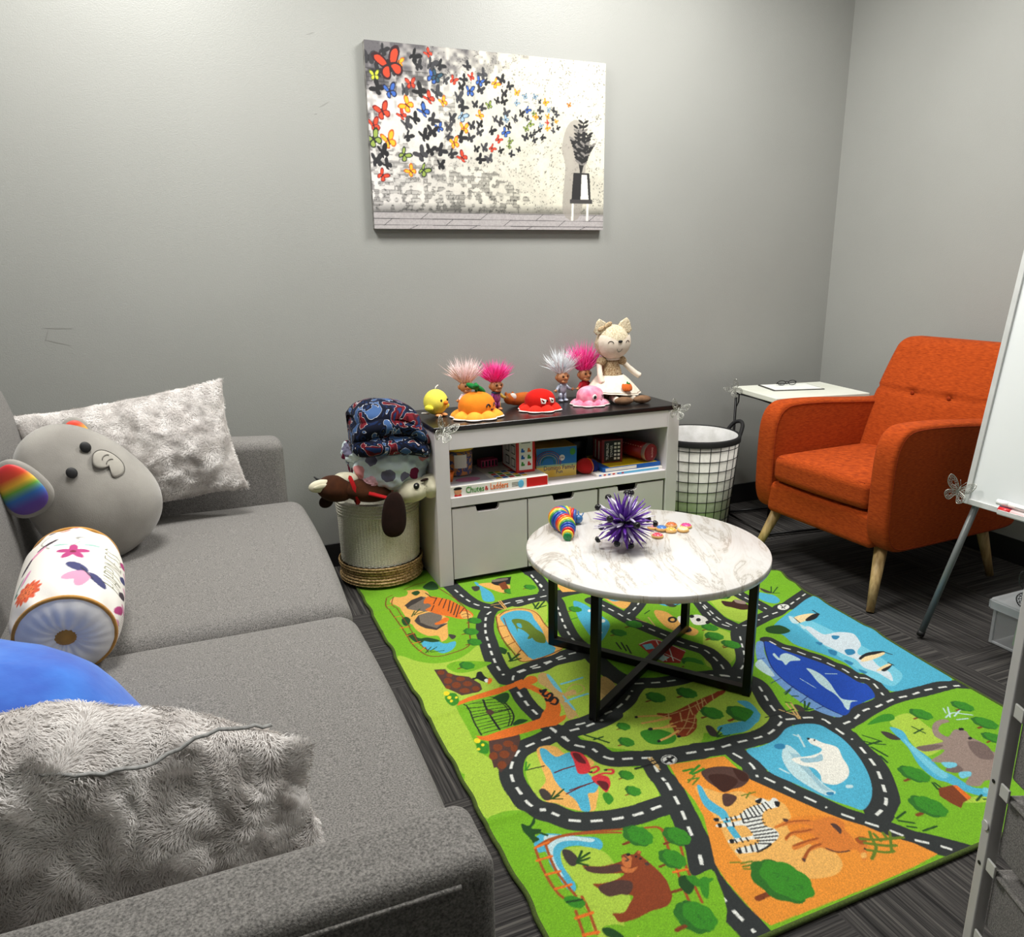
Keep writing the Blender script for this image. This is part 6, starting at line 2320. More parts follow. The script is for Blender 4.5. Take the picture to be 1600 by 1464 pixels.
def lumpy(name, mm, parent, c, r, seed, amp, sc, fn=None, label=None, p=.9, rot=None):
    def g(q):
        d = q.normalized() if q.length else q
        k = mnoise.noise(d * sc + Vector((seed, 0, 0))) + .5 * mnoise.noise(d * sc * 2.3 + Vector((seed, 7, 0)))
        rg = 1 - abs(mnoise.noise(d * sc * 1.4 + Vector((seed, 3, 5)))) * 2
        q = q + d * amp * (k + .5 * rg)
        return fn(q) if fn else q
    return MB().ell(c, r, rot, 96, 60, g, p).build(name, mm, parent, label)


t = thing('floral_blanket', 'bunched white fleece blanket with pink and maroon flowers in the rope basket', 'blanket', (.595, 2.592, .452))
M_flo = floral()
a = lumpy('bunch', M_flo, t, (0, 0, 0), (.138, .125, .095), 2, .016, 2.6)
lumpy('fold', M_flo, t, (-.105, .01, .055), (.055, .075, .038), 5, .008, 2.5)
lumpy('fold', M_flo, t, (.085, -.01, .025), (.075, .085, .045), 8, .010, 3.0)
lumpy('fold', velour('pink_lining', (232, 180, 190)), t, (-.085, -.085, -.035), (.026, .030, .022), 8, .004, 3.0, label='pale pink lining')


def folded(name, mm, parent, yz, th, x0, x1, seed, n=40):
    """a cloth strip following the folded profile yz, swept from x0 to x1"""
    C = smooth_pts(yz, False, 7)
    T = np.gradient(C, axis=0)
    T /= np.linalg.norm(T, axis=1, keepdims=True)
    N = np.stack([-T[:, 1], T[:, 0]], 1)
    ring = np.concatenate([C + N * th / 2, (C - N * th / 2)[::-1]])
    xs = np.linspace(-1, 1, n)
    out = []
    for x in xs:
        e = (1 - abs(x) ** 7) ** .35 if abs(x) < 1 else 0.02
        e = max(e, .55)
        cm = ring.mean(0)
        q = (ring - cm) * (e, e) + cm
        xx = x0 + (x1 - x0) * (x + 1) / 2
        P = np.column_stack([np.full(len(q), xx), q])
        out.append(P)
    P = np.array(out)
    F = P.reshape(-1, 3)
    P[..., 2] += (.010 * nz(F, 8, seed) + .004 * nz(F, 26, seed + 4)).reshape(P.shape[:2])
    P[..., 1] += (.012 * nz(F, 9, seed + 9)).reshape(P.shape[:2])
    P[..., 0] += (.012 * nz(F, 11, seed + 19)).reshape(P.shape[:2])
    P[..., 2] -= .055 * np.clip(xs, 0, 1)[:, None] ** 2 * 1.0 + .012 * np.clip(-xs, 0, 1)[:, None] ** 2
    mb = MB().grid(P.transpose(1, 0, 2), closed_u=True)
    m2 = len(ring)
    for i in (0, n - 1):
        h_ = m2 // 2
        mb.add([tuple(p) for p in P[i]], [[k, k + 1, m2 - 2 - k, m2 - 1 - k] for k in range(h_ - 1)])
    return mb.build(name, mm, parent)


t = thing('patterned_blanket', 'folded navy, maroon and blue patterned fleece blanket on top of the basket pile', 'blanket', (.585, 2.555, .583))
M_nav = navy()
folded('folded_layers', M_nav, t, [(.10, -.055), (0, -.062), (-.09, -.055), (-.118, -.036), (-.09, -.018), (0, -.012), (.06, -.010), (.06, .012), (0, .016), (-.085, .010), (-.110, .030), (-.085, .050), (0, .058), (.09, .052)], .030, -.128, .135, 3)
folded('draped_top', M_nav, t, [(.12, -.05), (.13, 0), (.11, .06), (.04, .094), (-.04, .096), (-.095, .080), (-.105, .058)], .024, -.122, .115, 12)
lumpy('inner_bunch', M_nav, t, (.0, .03, .01), (.105, .085, .062), 4, .010, 3)

M_cow = velour('brown_plush', (74, 40, 20), .6)
M_dkb = velour('dark_brown_plush', (38, 19, 13), .7)
M_crm = mat('cream_plush', rgb(206, 200, 172), rgb(226, 220, 194), scale=30, rough=.95, sheen=.3)
M_rib = velour('red_ribbon', (168, 20, 24))
t = thing('brown_calf_plush', 'brown plush animal with cream ears and a red ribbon lying over the basket rim', 'plush toy', (.462, 2.545, .366))
h = MB().ell((-.072, -.02, .035), (.066, .050, .046), rotm(y=.25), 28, 18).build('head', M_cow, t)
MB().ell((.03, -.03, .018), (.090, .055, .040), rotm(y=.2), 28, 18).build('body', M_cow, t)
MB().ell((-.030, -.005, .062), (.045, .035, .022), rotm(y=.15), 24, 14).build('head_patch', M_crm, t, 'cream back patch')
MB().ell((-.125, -.04, .056), (.040, .014, .022), rotm(y=-.1), 24, 14).ell((-.125, -.053, .057), (.026, .003, .008), rotm(y=-.1), 16, 8).build('ear', M_crm, t, 'cream ear')
MB().ell((-.105, -.01, -.010), (.026, .016, .022), rotm(y=-.5), 20, 12).build('lower_ear', M_dkb, t)
MB().tube([(-.112, .0, .060), (-.128, .0, .070), (-.138, .0, .080)], [.006, .004, .002], 8).build('horn', M_black, t)
MB().lathe([(.052, -.007), (.0560, 0), (.052, .007)], (-.012, -.022, .024), 32, rotm(y=1.35)).build('neck_ribbon', M_rib, t, 'red neck ribbon')
rb = MB()
rb.tube([(.03, -.080, .022), (.058, -.090, .012), (.085, -.092, .002), (.105, -.092, -.006)], [.014, .013, .012, .010], 10, flat=.5)
rb.build('ribbon_tail', M_rib, t, 'red ribbon tail')
t = thing('droopy_dog_plush', 'cream plush dog with long dark brown ears hanging over the basket rim', 'plush toy', (.655, 2.488, .338))
h = MB().ell((0, 0, .035), (.062, .052, .042), rotm(y=-.25), 32, 20).build('head', M_crm, t)
sn = MB().ell((.058, -.014, .046), (.038, .040, .042), rotm(y=-.2), 28, 18, lambda q: Vector((q.x, q.y, q.z * (1 + .12 * math.cos(q.z * 190))))).build('snout', M_crm, t)
for q in (.0, .018):
    MB().tube([(.078 + .004 * math.cos(a), -.044 + .001 * q, .050 + .02 * math.sin(a)) for a in np.linspace(-1.2, 1.2, 8)], .001, 5).build('snout_crease', mat('crease_beige', rgb(150, 140, 110), rough=.9), sn)
e_ = MB().ell((-.002, -.049, .062), (.011, .005, .012), None, 16, 10).build('eye', M_black, t)
MB().ell((-.004, -.0545, .066), (.003, .0015, .003), None, 8, 6).build('eye_glint', M_white, e_)
MB().ell((.030, -.040, .078), (.015, .006, .005), rotm(y=-.2), 14, 8).build('nose', M_dkb, t)
for k in range(3):
    MB().ell((.028 + k * .007, -.0475, .050 + (k % 2) * .007), (.0015, .001, .0015), None, 8, 6).build('whisker_dot', M_black, t)
MB().ell((-.088, -.056, -.028), (.043, .014, .082), rotm(y=.06), 32, 20, lambda q: Vector((q.x * (1 - 2.0 * q.z), q.y, q.z)), p=.85).build('ear', M_dkb, t, 'long dark brown ear')
# ---------------------------------------------------------------- laundry hamper
M_canvas = mat('white_canvas', rgb(206, 204, 196), rgb(218, 216, 208), scale=50, rough=.9)
M_blk = mat('black_cotton', rgb(16, 16, 17), rgb(24, 24, 25), scale=200, rough=.8)
t = thing('laundry_hamper', 'white canvas hamper with black grid lines and rope handles beside the cabinet', 'hamper', (1.945, 2.615, 0))
HR0, HR1, HH = .150, .184, .425
hr = lambda z: HR0 + (HR1 - HR0) * z / HH
MB().lathe([(.001, .004), (HR0 - .01, .002), (HR0, .008), (hr(HH), HH), (hr(HH) - .006, HH), (hr(.30) - .008, .30), (hr(.2) - .008, .20), (.001, .19)], seg=72).build('canvas_wall', M_canvas, t)
g = MB()
for k in range(26):
    a = 2 * math.pi * k / 26 + .08
    g.tube([(hr(z) * 1.003 * math.cos(a), hr(z) * 1.003 * math.sin(a), z) for z in (.01, HH - .004)], .0016, 5)
for z in np.arange(.03, HH - .02, .0445):
    g.tube([(hr(z) * 1.003 * math.cos(a), hr(z) * 1.003 * math.sin(a), z) for a in np.linspace(0, 2 * math.pi, 72, endpoint=False)], .0016, 5, closed=True)
g.build('grid_print', M_blk, t, 'black grid lines')
MB().lathe([(hr(HH) + .003, HH - .022), (hr(HH) + .004, HH - .002), (hr(HH), HH + .004), (hr(HH) - .008, HH + .003), (hr(HH) - .009, HH - .01)], seg=72).build('rim_binding', M_blk, t)
MB().lathe([(hr(HH) - .010, HH + .001), (hr(HH) - .016, HH - .012), (hr(HH) - .022, HH - .05), (hr(.3) - .016, .30)], seg=72).build('inner_liner', mat('glossy_liner', rgb(214, 214, 210), rgb(232, 232, 230), scale=24, rough=.3, bump=.004, bscale=18), t)
for s in (1, -1):
    cx = s * (hr(HH) + .010)
    MB().tube(smooth_pts([(cx - s * .012, -.05, HH - .045), (cx + s * .005, -.045, HH - .015), (cx + s * .028, -.03, HH + .022), (cx + s * .038, 0, HH + .034), (cx + s * .028, .03, HH + .022), (cx + s * .005, .045, HH - .015), (cx - s * .012, .05, HH - .045)], False), .0085, 10).build('rope_handle', M_blk, t)
t = thing('hamper_bundle', 'dark and lilac things lying inside the white hamper', 'bundle', (1.93, 2.57, .335))
lumpy('dark_item', mat('dark_brown_knit', rgb(50, 42, 38), rough=.9), t, (-.05, -.05, .0), (.05, .045, .035), 2, .004, 3)
lumpy('lilac_item', velour('lilac_cloth', (170, 160, 226)), t, (.05, -.04, -.005), (.055, .05, .03), 5, .005, 3)
lumpy('white_item', M_lace, t, (0, .05, -.02), (.08, .06, .03), 5, .005, 3)

# ---------------------------------------------------------------- side table with clipboard
t = thing('side_table', 'small white side table with a black metal frame in the corner behind the armchair', 'table', (2.200, 2.705, 0), math.radians(-9))
M_wt = mat('white_table_top', rgb(226, 228, 214), rgb(234, 235, 224), scale=5, rough=.35)
M_bm = mat('black_metal', rgb(12, 12, 13), rgb(18, 18, 19), scale=30, rough=.35, metal=.4)
MB().box((.22, -.17, .589), (.44, .34, .022), .003).build('table_top', M_wt, t)
f = MB()
f.tube([(.012, -.01, .578), (.012, -.01, .006), (.012, -.33, .006), (.012, -.33, .578)], .006, 8)
f.tube([(.40, -.01, .012), (.012, -.01, .012)], .006, 8).tube([(.40, -.33, .012), (.012, -.33, .012)], .006, 8).tube([(.40, -.01, .012), (.40, -.33, .012)], .006, 8)
f.tube([(.012, -.01, .572), (.40, -.01, .572), (.40, -.33, .572), (.012, -.33, .572)], .006, 8, closed=True)
f.tube([(.030, -.004, .572), (.030, -.004, .53), (.022, -.004, .51), (.014, -.004, .53)], .003, 6)
f.build('table_frame', M_bm, t)
t = thing('clipboard', 'dark backed clipboard with white paper lying on the white side table', 'clipboard', (2.395, 2.560, .6003), math.radians(-16))
MB().box((0, 0, .0022), (.23, .16, .003), .001).build('board', mat('dark_board', rgb(60, 58, 56), rough=.5), t)
MB().box((0, -.003, .0044), (.215, .148, .001)).build('paper', mat('paper', rgb(228, 230, 224), rough=.7), t)
t = thing('eyeglasses', 'pair of black folded eyeglasses lying on the clipboard', 'glasses', (2.400, 2.590, .6054), math.radians(-10))
e = MB()
for s in (-1, 1):
    e.tube([(s * .026 + .019 * math.cos(a), .0, .012 + .010 * math.sin(a)) for a in np.linspace(0, 2 * math.pi, 16, endpoint=False)], .0016, 6, closed=True)
e.tube([(-.007, 0, .015), (0, 0, .018), (.007, 0, .015)], .0016, 6)
e.build('frame_front', M_blk, t)
for s in (-1, 1):
    MB().tube([(s * .046, 0, .015), (s * .040, .02, .006), (-s * .02, .024, .0025)], .0016, 6).build('temple', M_blk, t)

# ---------------------------------------------------------------- orange armchair
def weave(name, a, b):
    return mat(name, a, b, scale=160, rough=.95, sheen=.0, spec=.2, bump=.0009, bscale=420, stretch=(.35, .35, 2.6), detail=4, lo=.3, hi=.7)


M_chair = weave('burnt_orange_weave', rgb(138, 50, 10), rgb(180, 74, 20))
M_seam = weave('orange_piping', rgb(130, 44, 14), rgb(160, 60, 20))
M_oak = mat('oiled_oak', rgb(168, 136, 86), rgb(206, 174, 120), scale=18, rough=.5, stretch=(6, 6, .6), detail=4)


def make_chair():
    t = thing('armchair', 'burnt orange fabric armchair with tapered oak legs in the right corner', 'armchair', (2.31, 1.955, 0), math.radians(2))
    # local frame: front faces -x
    HW = .302
    arm_prof = [(-.338, .27), (-.345, .34), (-.345, .50), (-.332, .572), (-.300, .612), (-.245, .625), (-.10, .622), (.06, .610), (.20, .600), (.30, .59), (.33, .50), (.335, .30), (.325, .225), (.29, .205), (.20, .202), (0, .202), (-.18, .202), (-.27, .205), (-.315, .224)]
    P = smooth_pts(arm_prof, True, 4)
    for s in (-1, 1):
        y0 = s * HW
        fr = frame((0, y0, 0), (1, 0, 0), (0, 0, 1), (0, -s * 1.0, 0))
        if s > 0:
            pp = P
        a = MB().prism([tuple(p) for p in P], .082, fr, bev=.014).build('armrest', M_chair, t)
        q = [(x, y0 - s * .012, z) for x, z in P]
        sm = MB()
        ctr = P.mean(0)
        sm.tube([(p[0] * 1.0, y0 - s * .001, p[1]) for p in [(ctr[0] + (x - ctr[0]) * .958, ctr[1] + (z - ctr[1]) * .945) for x, z in P]], .0022, 6, closed=True)
        sm.tube([(p[0] * 1.0, y0 - s * .081, p[1]) for p in [(ctr[0] + (x - ctr[0]) * .958, ctr[1] + (z - ctr[1]) * .945) for x, z in P]], .0022, 6, closed=True)
        sm.build('arm_piping', M_seam, a)
    # front apron and underframe
    MB().rbox((-.01, 0, .265), (.318, HW - .06, .060), .022, n=8, k=4, fn=lambda Q: np.column_stack([Q[:, 0] - .006 * (Q[:, 0] < -.2), Q[:, 1], Q[:, 2]])).build('seat_base', M_chair, t)

    def fs(Q):
        Q = Q.copy()
        v = Q[:, 1] / .22
        u = Q[:, 0] / .25
        Q[:, 2] += np.where(Q[:, 2] > 0, .014 * (1 - v * v) * (1 - .6 * u * u), 0)
        Q[:, 0] -= np.where(Q[:, 0] < -.15, .012 * (1 - v * v), 0)
        return Q
    c = MB().rbox((-.105, 0, .382), (.235, HW - .084, .050), .030, n=12, k=5, fn=fs).build('seat_cushion', M_chair, t)
    MB().tube([(-.105 - .235 + .010 - .010 * (1 - (y / .22) ** 2), y, .424 + .004 * (1 - (y / .22) ** 2)) for y in np.linspace(-.195, .195, 16)], .0022, 6).build('cushion_piping', M_seam, c)

    def fb(Q):
        Q = Q.copy()
        h = np.clip((Q[:, 2] + .27) / .50, 0, 1.05)
        Q[:, 0] += .165 * h + .055 * h ** 3
        v = Q[:, 1] / .27
        front = Q[:, 0] < 9
        z = Q[:, 2]
        fr_ = (Q[:, 3] < -.02) if Q.shape[1] > 3 else None
        return Q

    def fb2(Q):
        f0 = Q[:, 0] < -.03
        z0, y0 = Q[:, 2].copy(), Q[:, 1].copy()
        R = fb(Q)
        # curve, seam line and two buttons on the front face
        bul = .020 * (1 - (y0 / .27) ** 2) * np.sin(np.clip((z0 + .22) / .44, 0, 1) * math.pi)
        seam = -.010 * np.exp(-((z0 - .045) / .006) ** 2)
        but = sum(-.016 * np.exp(-(((z0 - .045) / .016) ** 2 + ((y0 - b) / .020) ** 2)) for b in (-.075, .075))
        R[:, 0] -= np.where(f0, bul + seam + but, 0)
        return R
    b = MB().rbox((.150, 0, .600), (.062, HW - .045, .240), .040, n=34, k=5, fn=fb2).build('backrest', M_chair, t)
    for y in (-.075, .075):
        MB().ell((.196, y, .645), (.004, .008, .008), None, 14, 8).build('button', M_seam, b)
    for (x, y, dx, dy) in ((-.27, -.235, -.075, -.045), (-.27, .235, -.075, .045), (.25, -.225, .055, -.03), (.25, .225, .055, .03)):
        l = MB().tube([(x, y, .208), (x + dx, y + dy, .002)], [.0215, .0125], 20).build('leg', M_oak, t)


make_chair()

# ---------------------------------------------------------------- coffee table
def marble():
    m = mat('white_marble', (1, 1, 1), rough=.28, coat=.1)
    nt = m.node_tree
    b = nt.nodes['Principled BSDF']
    tc = nt.nodes.new('ShaderNodeTexCoord')
    mp = nt.nodes.new('ShaderNodeMapping')
    m0 = nt.nodes.new('ShaderNodeMapping')
    m0.inputs['Rotation'].default_value = (0, 0, math.radians(20))
    mp.inputs['Scale'].default_value = (5.0, 1.4, 1)
    nt.links.new(tc.outputs['Object'], m0.inputs[0])
    nt.links.new(m0.outputs[0], mp.inputs[0])
    n = nt.nodes.new('ShaderNodeTexNoise')
    n.inputs['Scale'].default_value = 1.15
    n.inputs['Detail'].default_value = 7
    n.inputs['Roughness'].default_value = .62
    n.inputs['Distortion'].default_value = 1.6
    nt.links.new(mp.outputs[0], n.inputs['Vector'])
    r = nt.nodes.new('ShaderNodeValToRGB')
    e = r.color_ramp.elements
    e[0].position, e[0].color = .30, (*rgb(214, 212, 209), 1)
    e[1].position, e[1].color = .75, (*rgb(216, 214, 210), 1)
    for p, c in ((.45, (214, 212, 209)), (.484, (207, 203, 197)), (.496, (170, 163, 153)), (.508, (205, 200, 193)), (.55, (214, 212, 209)), (.60, (206, 202, 197)), (.64, (216, 214, 211))):
        q = e.new(p); q.color = (*rgb(*c), 1)
    nt.links.new(n.outputs['Fac'], r.inputs[0])
    nt.links.new(r.outputs[0], b.inputs['Base Color'])
    return m


TCX, TCY, TR, TT = 1.084, 1.656, .330, .382


def make_table():
    t = thing('coffee_table', 'round white marble-look coffee table with a black metal frame standing on the rug', 'coffee table', (TCX, TCY, .009))
    z1 = TT - .009
    MB().lathe([(.001, z1), (TR - .002, z1), (TR, z1 - .002), (TR, z1 - .018), (TR - .002, z1 - .020), (.001, z1 - .020)], seg=128).build('table_top', marble(), t)
    w = .0215
    legs = [(-.248, -.170), (.180, -.236), (.246, .140), (-.172, .232)]
    mb = MB()
    def bar(p, q, z, ww=w):
        d = Vector((q[0] - p[0], q[1] - p[1], 0))
        an = math.atan2(d.y, d.x)
        mb.box(((p[0] + q[0]) / 2, (p[1] + q[1]) / 2, z), (d.length + ww, ww, w), .0012, rotm(z=an))
    for k in (0, 1):
        for z in (w / 2 + .002 + .0004 * k, z1 - .020 - w / 2 - .0005 - .0004 * k):
            mb = MB()
            bar(legs[k], legs[k + 2], z)
            mb.build('cross_bar', M_bm, t)
    for p in legs:
        an = math.atan2(p[1], p[0])
        MB().box((p[0], p[1], (z1 - .020) / 2), (w, w, z1 - .0205), .0012, rotm(z=an)).build('leg', M_bm, t)


make_table()

# rainbow slug
t = thing('rainbow_slug_toy', 'curled segmented rainbow slug toy on the coffee table', 'toy', (.952, 1.862, TT))
cs = [(60, 90, 160), (60, 90, 170), (230, 200, 50), (60, 130, 70), (196, 36, 40), (236, 120, 30), (236, 204, 60), (40, 100, 90), (34, 60, 140), (200, 40, 44), (236, 130, 40), (240, 210, 60), (56, 140, 70)]
pth = smooth_pts([(.040, .042, .018), (.022, .052, .024), (.0, .050, .030), (-.018, .034, .033), (-.024, .012, .033), (-.022, -.012, .031), (-.024, -.036, .027), (-.034, -.060, .021), (-.046, -.080, .015)], False, 5)
n = 22
seg_c = [(56, 92, 170), (200, 44, 50), (236, 120, 36), (242, 206, 60), (66, 150, 80), (30, 70, 160)]
for i in range(n):
    f = i / (n - 1)
    k = f * (len(pth) - 1)
    i0 = min(int(k), len(pth) - 2)
    p = pth[i0] * (1 - k + i0) + pth[i0 + 1] * (k - i0)
    d = pth[i0 + 1] - pth[i0]
    rr = .010 + .021 * math.sin(min(1, f * .80 + .18) * math.pi) ** .8
    an = math.atan2(d[1], d[0])
    MB().lathe([(.001, -.0042), (rr * .88, -.0042), (rr, -.0015), (rr, .0015), (rr * .88, .0042), (.001, .0042)], (p[0], p[1], rr * .97), 28, Matrix.Rotation(an, 3, 'Z') @ Matrix.Rotation(math.pi / 2, 3, 'Y')).build('segment', PP(*seg_c[i % 6], rough=.3) if i < n - 2 else PP(*((242, 206, 60), (30, 130, 70))[i - n + 2]), t)
MB().ell((.048, .034, .016), (.014, .012, .013), None, 18, 12).tube([(.050, .034, .024), (.054, .046, .036)], .002, 6).tube([(.056, .030, .022), (.066, .036, .032)], .002, 6).build('head', PP(50, 100, 150, rough=.3), t)

# expanding spiky ball
t = thing('expanding_ball_toy', 'purple and black expanding spiky ball toy standing on the coffee table', 'toy', (1.022, 1.672, TT + .072))
M_pur = mat('purple_plastic', rgb(84, 36, 140), rgb(104, 50, 168), scale=20, rough=.25)
M_lil = mat('lilac_plastic', rgb(196, 186, 214), rgb(222, 216, 232), scale=20, rough=.25)
dirs = []
N_ = 40
for i in range(N_):
    z = 1 - 2 * (i + .5) / N_
    a = i * 2.399963
    r_ = math.sqrt(1 - z * z)
    dirs.append(Vector((r_ * math.cos(a), r_ * math.sin(a), z)))
bl, lil = MB(), MB()
M_bp = mat('black_plastic', rgb(14, 14, 16), rgb(18, 18, 20), rough=.25)
rd = random.Random(5)
for i, d in enumerate(dirs):
    a = d.orthogonal().normalized()
    b = d.cross(a)
    q0 = rd.uniform(0, 3)
    L = .070 if d.z < -.6 else .088
    tip = i % 3 == 0
    for k in range(3):
        an = q0 + k * 2.094
        o = (a * math.cos(an) + b * math.sin(an))
        # blades leave the hub and spread, some close again at a black cap
        p0, p1 = d * .012 + o * .003, d * .046 + o * (.013 if tip else .009)
        p2 = d * (L - .004) + o * (.004 if tip else .017)
        (bl if (k + i) % 5 in (0, 2, 3) else lil).tube([p0, (p0 + p1) / 2, p1, (p1 + p2) / 2, p2], [.0026, .0054, .0060, .0044, .0012], 6, flat=.4)
    if tip:
        MB().cyl(d * (L - .007), d * (L - .001), .0092, .0092, 14).cyl(d * (L - .001), d * (L + .004), .0092, .0050, 14).build('tip_cap', M_bp, t)
bl.build('spikes', M_pur, t, 'purple spikes')
lil.build('pale_spikes', M_lil, t, 'pale lilac spikes')
MB().ell((0, 0, 0), (.016, .016, .016), None, 16, 10).build('hub', mat('black_plastic2', rgb(14, 14, 16), rough=.25), t)

# flat fidget charms
charms = [((1.180, 1.768), (240, 120, 140), 'pink'), ((1.150, 1.700), (228, 60, 90), 'red and blue'), ((1.190, 1.740), (70, 120, 190), 'blue'),
          ((1.210, 1.722), (240, 170, 60), 'orange'), ((1.232, 1.752), (206, 110, 60), 'tan'), ((1.245, 1.712), (240, 226, 150), 'pale yellow'), ((1.272, 1.735), (226, 70, 140), 'magenta')]
wh = ['at the back left beside the spiky ball', 'nearest the spiky ball', 'at the left of the cluster', 'at the front left of the cluster', 'at the back of the cluster', 'at the front of the cluster', 'at the right end of the cluster']
for i, ((x, y), c, nm) in enumerate(charms):
    t = thing('biscuit_charm', '%s round biscuit charm %s' % (nm, wh[i]) if i not in (1,) else 'red and blue little round biscuit charm nearest the spiky ball', 'charm', (x, y, TT + (.0005 if i not in (2, 4) else .004)), .3 * i, 'little round biscuit charms on the coffee table')
    r_ = .0175
    MB().lathe([(.001, 0), (r_ * .9, 0), (r_, .003), (r_ * .9, .007), (.001, .0085)], seg=24).build('biscuit', PP(214, 168, 100), t)
    MB().lathe([(r_ * .82, .0078), (r_ * .7, .0098), (.001, .0112)], seg=24).build('icing', PP(*c, rough=.3), t)
    d = MB()
    for k in range(8):
        a = k * .785
        d.ell((r_ * .62 * math.cos(a), r_ * .62 * math.sin(a), .0098), (.0016, .0016, .0008), None, 8, 5)
    d.build('sprinkles', M_cw if i % 2 else M_ck, t)

# ---------------------------------------------------------------- whiteboard easel
def make_easel():
    t = thing('whiteboard_easel', 'white dry-erase board on a grey tripod easel at the right edge', 'whiteboard', (1.975, 1.10, 0))
    o = Vector((1.975, 1.10, 0))
    lean = math.atan2(.07, .52)
    # board frame: u towards the camera (-y), v up the board
    uu = Vector((0, -1, 0)); vv = Vector((math.sin(lean), 0, math.cos(lean))); nn = vv.cross(uu) * 1.0
    nn = Vector((-math.cos(lean), 0, math.sin(lean)))
    O = Vector((2.022, 1.425, .447)) - o
    W, H = .66, .90
    F = lambda u, v, n=0: O + uu * u + vv * v + nn * n
    Rb = Matrix((uu, vv, nn)).transposed()
    M_wb = mat('dry_erase', rgb(226, 230, 230), rgb(230, 233, 233), scale=3, rough=.12)
    M_al = mat('aluminium', rgb(196, 198, 196), rgb(206, 208, 206), scale=20, rough=.35, metal=.15)
    MB().box(F(W / 2, H / 2, 0), (W - .02, H - .02, .010), .001, Rb).build('board', M_wb, t)
    fr = MB()
    b = .016
    fr.box(F(b / 2, H / 2, .002), (b, H, .018), .0015, Rb).box(F(W - b / 2, H / 2, .002), (b, H, .018), .0015, Rb)
    fr.box(F(W / 2, b / 2, .002), (W - 2 * b, b, .018), .0015, Rb).box(F(W / 2, H - b / 2, .002), (W - 2 * b, b, .018), .0015, Rb)
    fr.build('board_frame', M_al, t)
    MB().box(F(.34, .006, .030), (.42, .004, .040), .001, Rb).box(F(.34, .012, .050), (.42, .012, .003), .001, Rb).build('pen_tray', M_al, t)
    M_leg = mat('grey_tube', rgb(118, 122, 122), rgb(126, 130, 130), scale=8, rough=.4, metal=.3)
    for nm, p, q in (('leg', F(.035, .05, -.014), Vector((1.972, 1.468, .014)) - o), ('leg', F(W - .035, .05, -.014), Vector((1.972, .72, .014)) - o),
                     ('leg', F(W / 2, .7, -.02), Vector((2.50, 1.10, .014)) - o)):
        d = (q - p)
        l = MB().tube([p, q], .0095, 16).build(nm, M_leg, t)
        MB().tube([q - d.normalized() * .012, q + d.normalized() * .004], .0108, 16).build('rubber_foot', M_black, l)
    return O + o, uu, vv, nn


eo, eu, ev, en = make_easel()
mk = [((.045, .022, .045), (40, 60, 150), (236, 236, 232), 'blue capped white dry-erase marker at the end of the whiteboard tray', 'blue'),
      ((.065, .0205, .034), (236, 236, 236), (236, 236, 232), 'all white dry-erase marker lying in the whiteboard tray', 'white'),
      ((.058, .022, .0575), (200, 36, 40), (226, 196, 196), 'red capped dry-erase marker at the front of the whiteboard tray', 'red')]
for (u, v, n), cc, bc, lb, _ in mk:
    if _ == 'blue':
        u, v, n = .118, .0175, .0235
    elif _ == 'white':
        u, v, n = .112, .0345, .0305
    else:
        u, v, n = .128, .0175, .0415
    p = eo + eu * u + ev * v + en * n
    t = thing('dry_erase_marker', lb, 'marker', p, group='dry-erase markers in the whiteboard tray')
    MB().tube([eu * .034, eu * .125], .0080, 16).build('barrel', PP(*bc), t)
    MB().tube([eu * 0, eu * .034], [.0078, .0086], 16).build('cap', PP(*cc), t)
    MB().box(eu * .08 + en * .0081, (.004, .05, .0006), 0, None).build('barrel_label', PP(120, 126, 130), t)
butterfly('silver filigree butterfly on the lower left corner of the whiteboard', (1.995, 1.430, .485), (-.1, .3, -.2), .042, M_silver, .5)

# ---------------------------------------------------------------- clear storage box
M_cp = mat('frosted_plastic', rgb(214, 218, 220), rough=.2, alpha=.16)
M_rim = mat('plastic_edge', rgb(190, 194, 196), rough=.25, alpha=.5)
t = thing('storage_box', 'clear plastic lidded storage box on the floor behind the drawer cart', 'storage box', (2.30, 1.225, 0))
q = MB()
for (c, s) in (((-.158, 0, .068), (.003, .27, .13)), ((.158, 0, .068), (.003, .27, .13)), ((0, .136, .068), (.313, .003, .13)), ((0, -.136, .068), (.313, .003, .13)), ((0, 0, .003), (.313, .27, .003))):
    q.box(c, s)
q.build('tub_wall', M_cp, t)
q = MB()
for y in (-.136, .136):
    for x in (-.158, .158):
        q.box((x, y, .066), (.010, .010, .128), .002)
q.box((-.159, 0, .006), (.006, .27, .008), .002).box((0, -.137, .006), (.31, .006, .008), .002)
q.build('tub_edge', M_rim, t)
MB().rbox((0, 0, .140), (.172, .150, .009), .008, n=2, k=3).build('lid', M_rim, t, 'frosted lid')
q = MB()
q.box((-.172, 0, .128), (.006, .29, .026), .002).box((0, .15, .128), (.34, .006, .026), .002).box((0, -.15, .128), (.34, .006, .026), .002)
q.build('lid_skirt', M_rim, t)
t = thing('green_folder', 'sage green folder standing inside the clear storage box', 'folder', (2.20, 1.215, .006))
MB().box((-.028, -.01, .052), (.004, .215, .098), .001, rotm(y=.12)).build('cover', mat('sage_card', rgb(120, 156, 110), rgb(128, 164, 118), rough=.7), t)
MB().box((-.012, -.01, .045), (.010, .20, .086), .001, rotm(y=.12)).build('papers', M_cw, t)
butterfly('large dark filigree butterfly standing on the clear storage box lid', (2.150, 1.262, .200), (-.1, .2, .1), .060, M_gun, .35)

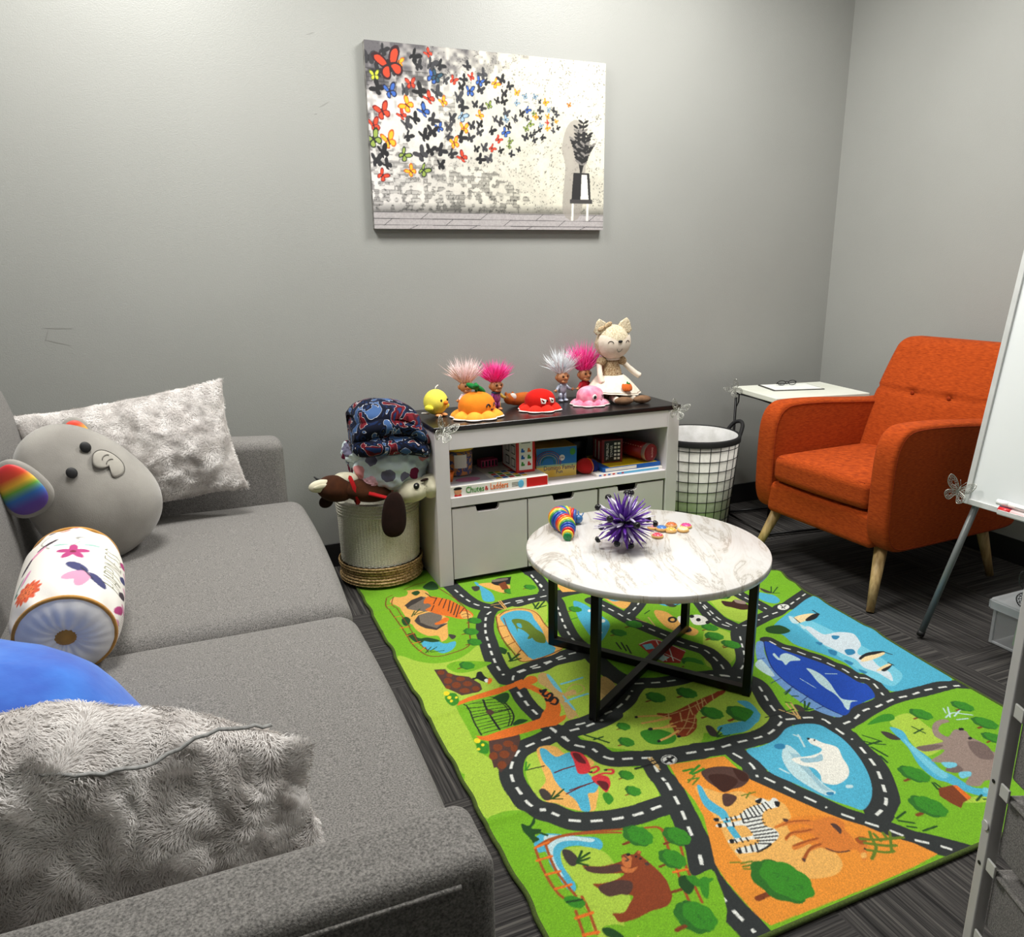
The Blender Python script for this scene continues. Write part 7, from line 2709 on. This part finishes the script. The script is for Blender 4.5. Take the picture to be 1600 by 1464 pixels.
# ---------------------------------------------------------------- drawer cart
def make_cart():
    t = thing('drawer_cart', 'grey metal framed cart with dark grey fabric drawers at the right edge', 'drawer cart', (.866, .510, 0), 0)
    d = Vector((.383, .924, 0)).normalized()         # along the front, away from the camera
    nrm = Vector((-d.y, d.x, 0))                       # front faces this way
    M_fr = mat('silver_paint', rgb(200, 198, 198), rgb(206, 204, 204), scale=12, rough=.4, metal=.05)
    M_fab = heather('charcoal_fabric', rgb(96, 94, 92), rgb(150, 146, 142), None, 500)
    M_tab = mat('plastic_tab', rgb(206, 206, 202), rough=.35)
    W, D, H = .33, .30, .76
    Rb = Matrix((d, -nrm, Vector((0, 0, 1)))).transposed()
    pt = lambda a, b, z: -d * a - nrm * b + Vector((0, 0, z))     # a along the front towards the camera, b into the cart
    w = .0165
    for a in (0, W):
        for b in (0, D):
            p = MB().box(pt(a, b, H / 2), (w, w, H), .002, Rb).build('post', M_fr, t)
            if a == 0 and b == 0:
                for z in (.262, .205):
                    pass
                MB().cyl(pt(0, 0, .437) + nrm * .0082, pt(0, 0, .437) + nrm * .0102, .0062, None, 16).build('bolt', M_tab, p)
                MB().cyl(pt(0, 0, .502) + nrm * .0082, pt(0, 0, .502) + nrm * .0092, .0026, None, 12).build('bolt_hole', M_black, p)
                MB().cyl(pt(0, 0, .380) + nrm * .0082, pt(0, 0, .380) + nrm * .0092, .0026, None, 12).build('bolt_hole', M_black, p)
    r = MB()
    for z in (.02, H - .01):
        for b in (0, D):
            r.box(pt(W / 2, b, z), (W - w, w * .8, w * .8), .002, Rb)
        for a in (0, W):
            r.box(pt(a, D / 2, z), (w * .8, D - w, w * .8), .002, Rb)
    r.build('rail', M_fr, t)
    h = .111
    for k in range(6):
        z0 = .066 + k * h
        bx = MB()
        bx.rbox(pt(W / 2, D / 2 - .008, z0 + .047), (W / 2 - .0095, D / 2 - .012, .045), .006, n=3, k=3, rot=Rb)
        o = bx.build('drawer', M_fab, t)
        MB().tube([pt(.014, -.0015, z0 + .095), pt(W - .014, -.0015, z0 + .095)], .0035, 8).build('drawer_hem', M_fab, o)
        MB().box(pt(.019, -.006, z0 + .100), (.016, .003, .018), .001, Rb).build('runner_tab', M_tab, o)


make_cart()
